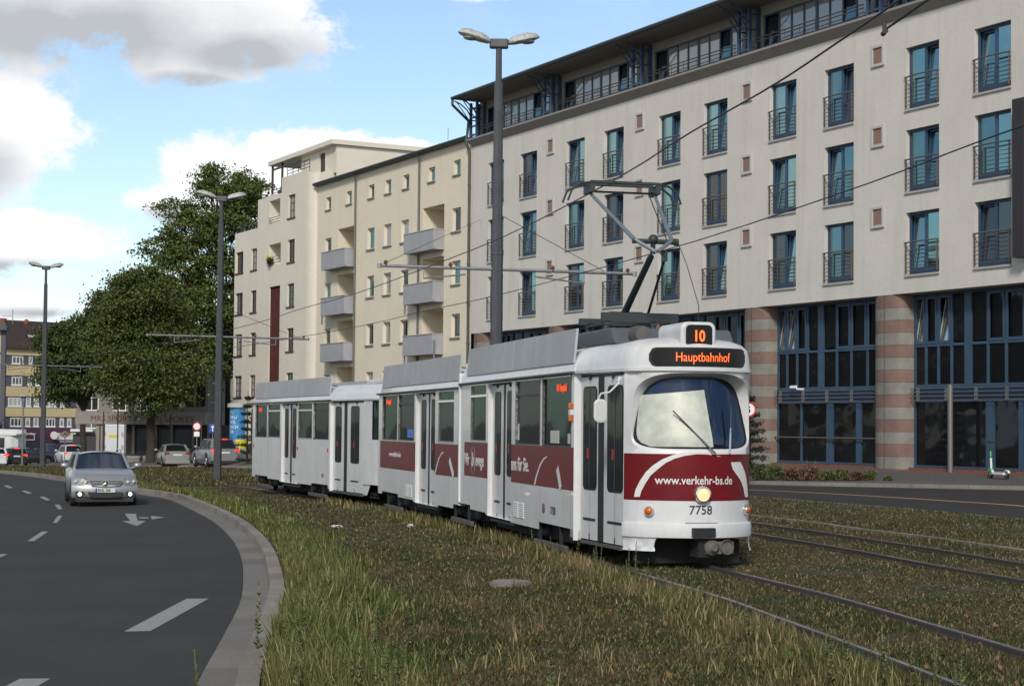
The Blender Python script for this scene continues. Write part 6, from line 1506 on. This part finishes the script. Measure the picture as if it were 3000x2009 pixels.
# e-scooter
y=53.7; x=xat(2283,y,.8); g=zat(x,y,1093); e=empty('electric_scooter',(x,y,g),R(-75),'white and green electric kick scooter parked on the pavement by the hotel','scooter')
m_grn=mat('scooter_green',(.05,.35,.12),.4); m_scw=mat('scooter_white',(.62,.64,.62),.4)
mb=MB(); mb.tube((-.42,0,.22),(-.50,0,1.10),.027,.024,8); mb.build('stem',m_plst,e,smooth=True)
mb=MB(); mb.tube((-.43,0,.28),(-.455,0,.62),.036,.034,8); mb.tube((-.43,0,.25),(-.25,0,.13),.04,.035,8); mb.build('stem_cover',m_scw,e,smooth=True)
mb=MB(); mb.tube((-.458,0,.66),(-.475,0,.82),.033,.033,8); mb.build('green_band',m_grn,e)
mb=MB(); mb.tube((-.50,-.24,1.10),(-.50,.24,1.10),.017,.017,8); mb.tube((-.50,-.24,1.10),(-.50,-.12,1.10),.024,.024,8); mb.tube((-.50,.12,1.10),(-.50,.24,1.10),.024,.024,8); mb.box(-.53,-.04,1.08,-.45,.04,1.14); mb.build('handlebar',m_plst,e)
mb=MB(); mb.prism(rrect(-.32,.42,-.09,.09,.06),.07,'z',.11); mb.build('deck',m_scw,e,bevel=.01)
for xx,nm in ((-.46,'front_wheel'),(.47,'rear_wheel')):
    mb=MB(); mb.lathe([(.06,-.03),(.12,-.028),(.125,0),(.12,.028),(.06,.03)],(xx,0,.125),'y',18); w=mb.build('wheel',m_tyre,e,smooth=True); mb=MB(); mb.lathe([(0,-.035),(.07,-.03),(.07,.03),(0,.035)],(xx,0,.125),'y',12); mb.build('hub',m_rim,w)
mb=MB(); mb.prism([(.36,.17),(.44,.27),(.56,.25),(.60,.17),(.55,.22),(.45,.23)],.08,'y',-.04); mb.build('mudguard',m_scw,e); mb=MB(); mb.box(-.54,-.05,.2,-.38,.05,.29); mb.build('fork',m_grn,e)
# manhole cover + litter
x,y=gnd(1168,1334,.02); e=empty('manhole_cover',(x,y,G(x,y)),0,'round pale concrete manhole cover lying in the dry grass','manhole cover')
mb=MB(); mb.lathe([(0,.06),(.17,.06),(.215,.055),(.22,-.03)],n=32); mb.build('cover',m_conc,e,smooth=True,angle=30); mb=MB(); mb.lathe([(.222,-.03),(.222,.048),(.25,.04),(.255,-.03)],n=32); mb.build('frame_ring',m_slab,e)
m_lit=mat('litter_white',(.55,.56,.56),.7)
for px,py,lab,s_ in ((770,1205,'crumpled white paper scrap in the reddish grass left of the tram doors',.07),(858,1519,'crumpled white wrapper in the front grass near the kerb weeds',.06),(810,1566,'white scrap at the very bottom edge of the grass',.05),(937,1203,'small pale scrap beside the tram side, farther back in the grass',.04)):
    x,y=gnd(px,py,.03); mb=MB(); n_=7
    vs=[(random.uniform(-1,1)*s_*1.6,random.uniform(-1,1)*s_,random.uniform(.02,.08)) for _ in range(n_*3)]
    for q in range(0,len(vs)-3,2): mb.add(vs[q:q+4],[(0,1,2,3)])
    o=mb.build('paper_scrap',m_lit); o.location=(x,y,G(x,y)); tag(o,lab,'litter')
# ================================================================ VEGETATION
m_bark=mat('plane_bark',(.055,.045,.033),.9,noise=((2,.4),(9,.4)),bump=(8,.8))
def leafmat(n,c,c2,isl=.5):
    m=mat(n,c,.55,spec=.3,island=isl,noise=((.35,.9),),col2=c2); nt=m.node_tree; b=nt.nodes['Principled BSDF']
    return m
m_l1=leafmat('leaf_plane',(.050,.080,.015),(.088,.106,.024),.6); m_l2=leafmat('leaf_plane_far',(.036,.058,.014),(.06,.078,.02),.55); m_l3=leafmat('leaf_brownish',(.048,.072,.014),(.085,.095,.022),.6); m_con=leafmat('needle_dark',(.016,.026,.014),(.03,.04,.02))
def tree(name,px,y,blobs,nclump,per,size,m,label,trunk_r=.3,fork=.4,density=1.,seed=1,cat='tree'):
    """blobs: (px,py,dy,rx_px,ry_px) crown lobes in picture units at depth y+dy"""
    r_=np.random.default_rng(seed); x=xat(px,y,1.); g=G(x,y)-.1; e=empty(name,(x,y,g),0,label,cat)
    C=[]
    for (bx,by,dy,rx,ry) in blobs:
        yy=y+dy; cx=xat(bx,yy,5); cz=zat(cx,yy,by); s=yy/4000.; C.append((cx-x,dy,cz-g,rx*s,ry*s))
    w=np.array([c[3]*c[4] for c in C]); w=w/w.sum()
    cl=[]
    for i in range(nclump):
        c=C[r_.choice(len(C),p=w)]; d=r_.normal(size=3); d/=np.linalg.norm(d); rr2=r_.uniform(.35,1.12)**.4
        if d[2]<-.5 and r_.random()<.5: d[2]*=-1
        rd=(c[3]+c[4])/2*.9
        cl.append((c[0]+d[0]*c[3]*rr2,c[1]+d[1]*rd*rr2,c[2]+d[2]*c[4]*rr2))
    cl=np.array(cl)
    P=[]
    for c in cl:
        rad=r_.uniform(.28,.62); n=int(per*r_.uniform(.5,1.4)); q=r_.normal(size=(n,3))*np.array([rad,rad,rad*.36]); q[:,2]-=.15*np.linalg.norm(q[:,:2],axis=1); P.append(c+q)
    P=np.vstack(P)
    global rng
    sv=rng; rng=r_; o=leaves('crown',P,size,m,e); rng=sv
    zt=max(c[2] for c in C); zf=fork*zt
    mb=MB(); wob=[(0,0,0),(.05,.03,zf*.35),(-.06,.05,zf*.7),(.02,0,zf)]
    mb.path(wob,[trunk_r*1.25,trunk_r,trunk_r*.9,trunk_r*.8],10)
    mb.build('trunk',m_bark,e,smooth=True)
    mb=MB()
    for c in C:
        a=Vector(wob[-1]); b=Vector((c[0],c[1],c[2])); mid=a.lerp(b,.5)+Vector((0,0,.4)); mb.tube(a,mid,trunk_r*.5,trunk_r*.32,7); mb.tube(mid,b,trunk_r*.32,trunk_r*.16,6)
        near_=[q for q in cl if (Vector(q)-b).length<max(c[3],c[4])*1.1][:14]
        for q in near_: mb.tube(b.lerp(mid,.3),Vector(q),trunk_r*.12,.012,4,cap=False)
    mb.build('limbs',m_bark,e,smooth=True)
    return e
tree('plane_tree',517,127,[(490,455,0,52,42),(470,400,0,26,22),(545,440,1,42,34),(430,530,-1,62,48),(510,540,0,70,60),(560,520,2,40,80),(410,620,-2,72,60),(500,650,0,80,70),(440,720,-3,85,70),(520,780,1,70,90),(450,830,-5,70,70),(560,680,2,40,120),(400,485,0,48,34),(372,570,-1,55,45),(560,450,3,34,60)],760,95,.11,m_l1,'tallest plane tree, its open crown rising behind the middle lamp post',.34,.36,seed=3)
tree('plane_tree',345,110,[(330,690,0,80,85),(290,760,0,70,80),(370,760,1,75,80),(300,850,-1,80,70),(380,860,0,75,70),(330,910,-1,70,40),(250,800,1,55,70)],680,105,.092,m_l3,'broad plane tree whose trunk stands before the pavilion lettering',.30,.34,seed=5)
tree('lime_tree',190,132,[(150,800,0,50,60),(200,780,0,60,60),(130,860,0,42,62),(190,860,0,65,65),(250,720,2,50,60),(240,840,1,50,65),(110,780,0,25,35)],520,85,.11,m_l2,'low dark tree at the left, overlapping the roof of the yellow house',.24,.35,seed=8)
tree('background_tree',300,150,[(310,680,0,50,50),(260,730,0,60,45),(400,700,0,50,60),(530,800,0,50,80)],260,75,.14,m_l2,'darker tree mass showing between the big plane trees',.3,.4,seed=11)
# reflected surroundings across the left road (seen in the hotel glass)
for i,(x,y,h,lab) in enumerate(((-62,96,15,'round street tree across the left road, opposite the cream house'),(-50,74,13,'round street tree across the left road, opposite the hotel middle'),(-58,112,17,'large street tree across the left road, farthest from us'),(-44,58,12,'round street tree across the left road, nearest to us'),(-55,84,16,'tall street tree across the left road beside the timbered house'))):
    e=empty('street_tree',(x,y,G(x,y)-.2),0,lab,'tree','street trees across the road'); P=rng.normal(size=(3500,3)); P/=np.linalg.norm(P,axis=1)[:,None]; P=P*rng.uniform(.5,1,(3500,1))**.5*np.array([h*.36,h*.36,h*.36])+np.array([0,0,h*.64]); leaves('crown',P,.42,m_l2,e)
    mb=MB(); mb.tube((0,0,0),(0,0,h*.6),.25,.15,8); mb.build('trunk',m_bark,e)
e=empty('timbered_house',(-38,44,G(-38,44)-.2),R(60),'white half-timbered house across the left road, mirrored in the shop glass','house')
mb=MB(); mb.box(-9,0,0,9,8,5.6); mb.build('wall',mat('white_wall',(.6,.58,.55),.8),e); mb=MB(); mb.prism([(-.5,5.6),(4,9.6),(8.5,5.6)],19,'x',-9.5); mb.build('roof',m_tile,e)
mb=MB(); 
for z in (2.7,3.0,5.4): mb.box(-9,-.04,z,9,0,z+.16)
for i in range(13): x=-9+i*1.48; mb.box(x,-.03,2.8,x+.16,0,5.5)
for i in range(6): x=-9+i*3.; mb.add([(x,-.035,3.1),(x+.2,-.035,3.1),(x+1.4,-.035,5.4),(x+1.2,-.035,5.4)],[(0,1,2,3)])
mb.build('timber_frame',m_brn,e)
for i in range(4):
    mb=MB(); x=-7+i*4.; mb.box(x,-.05,1.0,x+1.1,0,2.3); mb.build('window',m_wfr,e)
# conifers
def conifer(px,y,py0,py1,wpx,label,seed,dz=0.):
    r_=np.random.default_rng(seed); x=xat(px,y,2); g=G(x,y)+dz; z1=zat(x,y,py0)-g; z0=.3; w=wpx*y/4000.
    e=empty('young_conifer',(x,y,g),0,label,'tree'); mb=MB(); mb.tube((0,0,0),(0,0,z1),.06,.012,6); P=[]
    nl=9
    for i in range(nl):
        z=z0+(z1-z0)*i/nl; rad=w*(1-(i/nl)**1.3)+.1
        for k in range(7):
            a=2*PI*(k+r_.random())/7; ln=rad*r_.uniform(.6,1.1); q=(math.cos(a)*ln,math.sin(a)*ln,z+ln*.18*r_.uniform(-.6,1)); mb.tube((0,0,z),q,.015,.006,4)
            t=r_.uniform(.15,1,(60,1)); P.append(np.array([0,0,z])*(1-t)+np.array(q)*t+r_.normal(size=(60,3))*.045)
    mb.build('trunk',m_bark,e); global rng; sv=rng; rng=r_; leaves('needles',np.vstack(P),.055,m_con,e,aspect=.45); rng=sv
conifer(566,98,893,1050,27,'small dark conifer between the advertising column and the trailer tram',21)
conifer(1714,61,893,1075,40,'young conifer at the hotel pillar, branches poking out right of the tram',22,.15)
# planting bed by the hotel
m_p1=leafmat('bed_green',(.05,.075,.02),(.09,.09,.03)); m_p2=leafmat('bed_reddish',(.09,.045,.03),(.12,.07,.03))
def bush(px,y,wpx,hpx,m,label,seed,n=500,sz=.045):
    r_=np.random.default_rng(seed); x=xat(px,y,.5); d=[(x-FO.x)*FN.x+(y-FO.y)*FN.y][0]; gz=max(.02,min(.40,.40-.05*(d-1.)))+G(x,y)*.5 if True else 0
    gz=zat(x,y,1094+(px-1720)*.012) ; w=wpx*y/4000.; h=hpx*y/4000.; e=empty('bed_plant',(x,y,gz),0,label,'shrub','plants in the bed by the hotel')
    q=r_.normal(size=(n,3)); q/=np.linalg.norm(q,axis=1)[:,None]; q*=r_.uniform(.3,1,(n,1)); q=q*np.array([w,w*.7,h*.55])+np.array([0,0,h*.45]); q[:,2]=np.abs(q[:,2])
    global rng; sv=rng; rng=r_; leaves('foliage',q,sz,m,e); rng=sv
    V=[];Fc=[]
    for i in range(40):
        a=r_.uniform(0,6.28); b=np.array([r_.uniform(-w,w)*.8,r_.uniform(-w,w)*.5,0]); t=b+np.array([math.cos(a)*.15,math.sin(a)*.1,h*r_.uniform(.8,1.5)]); k=len(V); V+=[b+[-.012,0,0],b+[.012,0,0],t]; Fc.append((k,k+1,k+2))
    rawmesh('grass_stems',V,Fc,m,e)
for i,(px,wp,hp,m_,lab) in enumerate(((1738,22,26,m_p1,'grassy green plant nearest the tram in the hotel bed'),(1770,24,34,m_p1,'tall grassy clump second from the tram in the hotel bed'),(1812,26,26,m_p2,'low reddish plant beside the tall grassy clump'),(1852,30,34,m_p2,'large rusty red shrub in the middle of the hotel bed'),(1893,22,22,m_p1,'green plant right of the rusty red shrub'),(1925,20,24,m_p1,'small green shrub left of the round flower head'),(1958,22,20,m_p2,'low brownish flowering plant in front of the pillar'),(1990,15,24,m_p1,'green weed clump at the right end of the bed'),(2030,10,9,m_p1,'tiny green tuft last on the right of the bed'))):
    bush(px,58.5-(px-1738)*.011,wp,hp,m_,lab,30+i)
# ---------------------------------------------------------------- GRASS
def gmat(n,cols,isl=.45):
    m=bpy.data.materials.new(n); m.use_nodes=True; nt=m.node_tree;N=nt.nodes;L=nt.links;b=N['Principled BSDF']; b.inputs['Roughness'].default_value=.8; b.inputs['Specular IOR Level'].default_value=.15
    tc=N.new('ShaderNodeTexCoord')
    def ns(s,lo,hi):
        q=N.new('ShaderNodeTexNoise'); q.inputs['Scale'].default_value=s; q.inputs['Detail'].default_value=4; L.new(tc.outputs['Object'],q.inputs['Vector']); r=N.new('ShaderNodeMapRange'); r.inputs[1].default_value=lo; r.inputs[2].default_value=hi; L.new(q.outputs['Fac'],r.inputs[0]); return r.outputs[0]
    def mx(f,a,c):
        q=N.new('ShaderNodeMix'); q.data_type='RGBA'; L.new(f,q.inputs[0])
        for i,v in ((6,a),(7,c)):
            if isinstance(v,tuple): q.inputs[i].default_value=(*v,1)
            else: L.new(v,q.inputs[i])
        return q.outputs[2]
    g=N.new('ShaderNodeNewGeometry'); rnd=g.outputs['Random Per Island']
    c=mx(ns(.6,.42,.6),cols[0],cols[1]); c=mx(ns(1.7,.56,.68),c,cols[2])
    r=N.new('ShaderNodeMapRange'); r.inputs[1].default_value=.80; r.inputs[2].default_value=.9; L.new(rnd,r.inputs[0]); c=mx(r.outputs[0],c,cols[3])
    r=N.new('ShaderNodeMapRange'); r.inputs[3].default_value=1-isl; r.inputs[4].default_value=1+isl; L.new(rnd,r.inputs[0])
    q=N.new('ShaderNodeMix'); q.data_type='RGBA'; q.blend_type='MULTIPLY'; q.inputs[0].default_value=1; L.new(c,q.inputs[6]); L.new(r.outputs[0],q.inputs[7]); L.new(q.outputs[2],b.inputs['Base Color'])
    b.inputs['Subsurface Weight'].default_value=0
    return m
gm_lawn=gmat('lawn_blades',[(.040,.051,.015),(.072,.060,.027),(.088,.062,.044),(.15,.125,.065)])
gm_tall=gmat('tall_blades',[(.072,.100,.024),(.105,.108,.036),(.080,.105,.029),(.20,.18,.085)])
gm_dry=gmat('dry_blades',[(.085,.088,.030),(.135,.105,.052),(.062,.075,.022),(.22,.18,.095)])
def blades(name,XY,h,w,m,label,lean=.5,seg2=False):
    n=len(XY); z=np.array([G(a,b) for a,b in XY]) ; base=np.column_stack([XY,z])
    a=rng.uniform(0,2*PI,n); wv=np.column_stack([np.cos(a),np.sin(a),np.zeros(n)])*(w*rng.uniform(.6,1.3,n))[:,None]
    la=rng.uniform(0,2*PI,n); lv=np.column_stack([np.cos(la),np.sin(la),np.zeros(n)])*(h*lean*rng.uniform(.1,1,n))[:,None]; up=np.column_stack([np.zeros(n),np.zeros(n),h])
    if seg2:
        mid=base+up*.55+lv*.3; V=np.stack([base-wv,base+wv,mid+wv*.75,mid-wv*.75,base+up+lv],1).reshape(-1,3)
        k=np.arange(n)*5; Fc=np.concatenate([np.stack([k,k+1,k+2],1),np.stack([k,k+2,k+3],1),np.stack([k+3,k+2,k+4],1)])
    else:
        V=np.stack([base-wv,base+wv,base+up+lv],1).reshape(-1,3); k=np.arange(n)*3; Fc=np.stack([k,k+1,k+2],1)
    o=rawmesh(name,V,Fc,m); tag(o,label,'grass',None,'stuff'); return o
def railmask(X,Y):
    keep=np.ones(len(X),bool)
    for P in (NC,FC):
        for sg in (-1,1):
            C=offs(P,sg*.575); xr=np.interp(Y,C[:,1],C[:,0]); keep&=(np.abs(X-xr)>.11)
    return keep
def clumpnoise(X,Y,s,seed):
    r_=np.random.default_rng(seed); ph=r_.uniform(0,6.28,(6,)); d=r_.uniform(-1,1,(6,2))*s; v=sum(np.sin(X*a+Y*b+p) for (a,b),p in zip(d,ph)); return v/6
def sampley(n,y0,y1,p):
    u=rng.random(n); q=1-p; return (y0**q+u*(y1**q-y0**q))**(1/q)
n=420000; Y_=sampley(n,8.5,62,1.75); kx=np.interp(Y_,*[c for c in (KT[np.argsort(KT[:,1])][:,1],KT[np.argsort(KT[:,1])][:,0])]); rx=np.interp(Y_,*[c for c in (RE[np.argsort(RE[:,1])][:,1],RE[np.argsort(RE[:,1])][:,0])])
rx=np.minimum(rx,kx+ (Y_*.30-kx)+1.5); X_=kx+.03+(rx-kx-.06)*rng.random(n)
k_=railmask(X_,Y_); X_,Y_=X_[k_],Y_[k_]
cn=clumpnoise(X_,Y_,2.5,1)+.5*clumpnoise(X_,Y_,9,2)
bare=clumpnoise(X_,Y_,3.3,77)+.7*clumpnoise(X_,Y_,13,78); k_=rng.random(len(X_))<np.clip(1.25+1.6*bare,.22,1); X_,Y_,cn=X_[k_],Y_[k_],cn[k_]
tr=np.interp(Y_,NC[:,1],NC[:,0]); trf=np.interp(Y_,FC[:,1],FC[:,0]); inbed=((np.abs(X_-tr)<1.1)|(np.abs(X_-trf)<1.1)|((X_>tr)&(X_<trf)))
h=(.026+.030*np.clip(cn+.3,0,1.5))*rng.uniform(.5,1.5,len(X_))*np.where(inbed,.7,1.)
blades('lawn_grass',np.column_stack([X_,Y_]),h,.0045+.00028*Y_,gm_lawn,'short patchy green and brown grass around the tram tracks',.9)
n=42000; Y_=sampley(n,60,135,1.2); ks=KT[np.argsort(KT[:,1])]; rs_=RE[np.argsort(RE[:,1])]; kx=np.interp(Y_,ks[:,1],ks[:,0]); rx=np.interp(Y_,rs_[:,1],rs_[:,0]); X_=kx+(rx-kx)*rng.random(n)
k_=railmask(X_,Y_); X_,Y_=X_[k_],Y_[k_]
blades('lawn_grass',np.column_stack([X_,Y_]),.10*rng.uniform(.4,1.4,len(X_)),np.full(len(X_),.03),gm_lawn,'distant rough grass strip between the left road and the cars',.8)
# tall weeds along the kerb
n=70000; Y_=sampley(n,9,70,1.35); kx=np.interp(Y_,ks[:,1],ks[:,0]); d=np.abs(rng.normal(0,1,n))*.34*(1+.4*np.sin(Y_*1.1)+.2*np.sin(Y_*3.3))
X_=kx+.05+d*1.25; cn=clumpnoise(X_,Y_,4,5); k_=(rng.random(n)<np.clip(.5+1.3*cn,0.04,1)); X_,Y_,d,cn=X_[k_],Y_[k_],d[k_],cn[k_]
h=(.25*np.exp(-((d-.35)/.55)**2)+.04)*rng.uniform(.3,1.2,len(X_))*np.clip(1+.6*cn,.4,1.5)*np.clip((30-Y_)/14+.5,.5,1.)
blades('kerb_grass',np.column_stack([X_,Y_]),h,.0035+.00025*Y_,gm_tall,'tall green grass and weeds growing along the left kerb',.45,True)
# dry grass by the near rail
n=20000; Y_=sampley(n,8.5,45,1.5); tx=np.interp(Y_,NC[:,1],NC[:,0])-.80; d=np.abs(rng.normal(0,1,n))*.55*np.clip(20/Y_,.5,1.2); X_=tx-d; cn=clumpnoise(X_,Y_,5,9); k_=rng.random(n)<np.clip(.5+cn,.03,1); X_,Y_,d=X_[k_],Y_[k_],d[k_]
h=(.14*np.exp(-((d-.3)/.5)**2)+.03)*rng.uniform(.3,1.3,len(X_)); blades('rail_side_grass',np.column_stack([X_,Y_]),h,.0035+.0002*Y_,gm_dry,'straw coloured tall grass fringe beside the near rail',.5,True)
# scattered dry tufts in the foreground
P=[]
for i in range(120):
    y=float(sampley(1,9.,28,1.3)[0]); kx_=float(np.interp(y,ks[:,1],ks[:,0])); tx_=float(np.interp(y,NC[:,1],NC[:,0])); x=rng.uniform(kx_+.5,tx_-.8); P.append(np.column_stack([rng.normal(x,.05,26),rng.normal(y,.05,26)]))
P=np.vstack(P); blades('dry_tufts',P,rng.uniform(.06,.19,len(P)),np.full(len(P),.0045),gm_dry,'scattered dry yellow grass tufts in the front lawn',.7,True)
# mugwort-like weed stalks
m_wd=leafmat('weed_stalk_green',(.11,.14,.045),(.17,.17,.075),.4)
def stalkmesh(h,seed,n=110):
    r_=np.random.default_rng(seed); V=[];Fc=[]
    sw=.08*h; top=np.array([r_.uniform(-1,1)*sw,r_.uniform(-1,1)*sw,h]); N_=8
    for i in range(N_):
        a=top*(i/N_)**1.2*np.array([1,1,0])+[0,0,h*i/N_]; b=top*((i+1)/N_)**1.2*np.array([1,1,0])+[0,0,h*(i+1)/N_]; k=len(V); V+=[a+[-.004,0,0],a+[.004,0,0],b+[.003,0,0],b+[-.003,0,0]]; Fc+=[(k,k+1,k+2,k+3)]
    for i in range(n):
        t=r_.uniform(.08,1)**.75; c=top*(t**1.2)*np.array([1,1,0])+[0,0,h*t]; a=r_.uniform(0,6.28); ln=(.036*(1-t)**1.5+.013)*r_.uniform(.6,1.4)*min(1.4,h/.4); d=np.array([math.cos(a),math.sin(a),r_.uniform(.2,.9)]); d/=np.linalg.norm(d); s_=np.array([-math.sin(a),math.cos(a),0])*ln*.3; k=len(V); V+=[c,c+d*ln*.5+s_,c+d*ln,c+d*ln*.5-s_]; Fc+=[(k,k+1,k+2,k+3)]
    return np.array(V),np.array(Fc)
SM=[stalkmesh(h_,40+i) for i,h_ in enumerate((.25,.35,.42,.5,.32,.58))]
V=[];Fc=[];off=0
def addst(x,y,i,s):
    global off
    v,f=SM[i]; a=rng.uniform(0,6.28); c_,s_=math.cos(a),math.sin(a); q=v*s; q=np.column_stack([q[:,0]*c_-q[:,1]*s_+x,q[:,0]*s_+q[:,1]*c_+y,q[:,2]+G(x,y)]); V.append(q); Fc.append(f+off); off+=len(q)
for i in range(420):
    y=float(sampley(1,9,55,1.5)[0]); kx_=float(np.interp(y,ks[:,1],ks[:,0])); x=kx_+.15+abs(rng.normal(0,.5)); addst(x,y,int(rng.integers(0,5)),rng.uniform(.5,1.05)*(.75 if y>30 else 1))
for i in range(90):
    y=float(sampley(1,9,36,1.3)[0]); tx_=float(np.interp(y,NC[:,1],NC[:,0])); x=tx_-.8-abs(rng.normal(0,.28)); addst(x,y,int(rng.integers(0,4)),rng.uniform(.4,.9))
o=rawmesh('weed_growth',np.vstack(V),np.vstack(Fc),m_wd); tag(o,'dense small leafy weeds mixed into the grass along kerb and rail','weeds',None,'stuff')
def stalk(px,py,i,s,label):
    x,y=gnd(px,py,0.); v,f=SM[i]; o=rawmesh('tall_weed',v*s,f,m_wd); o.location=(x,y,G(x,y)); tag(o,label,'weed','single tall weeds')
for px,py,i,s,lab in ((1362,1304,5,.62,'slender green weed in front of the tram front door, left of its twin'),(1373,1312,3,.7,'second slender weed right beside the first at the tram door'),(1437,1325,5,.66,'leafy weed below the left front corner of the tram'),(1452,1318,3,.85,'tallest pale weed touching the tram bumper corner'),(588,1510,5,1.05,'tall leafy weed overhanging the gutter slabs beside the kerb'),(450,1590,4,1.0,'pale seed spike sticking up at the bottom edge before the slabs'),(2195,1590,3,.8,'green weed spike at the bottom edge near the rail'),(2136,1580,1,.9,'lone green weed spike between rail and bottom edge'),(1935,1560,3,.8,'weed spike in the bottom right grass, left of the rail'),(1885,1530,2,.8,'short weed spike amid the dry grass at lower right')):
    stalk(px,py,i,s,lab)
# fallen leaves and small stones
P=[]
for i in range(420):
    y=float(sampley(1,9,30,1.4)[0]); kx_=float(np.interp(y,ks[:,1],ks[:,0])); x=rng.uniform(kx_+.2,kx_+7); P.append((x,y,G(x,y)+.035))
o=leaves('fallen_leaves',np.array(P),.028,mat('leaf_litter',(.17,.085,.04),.8,island=.5)); tag(o,'brown fallen leaves scattered over the lawn','fallen leaves',None,'stuff')
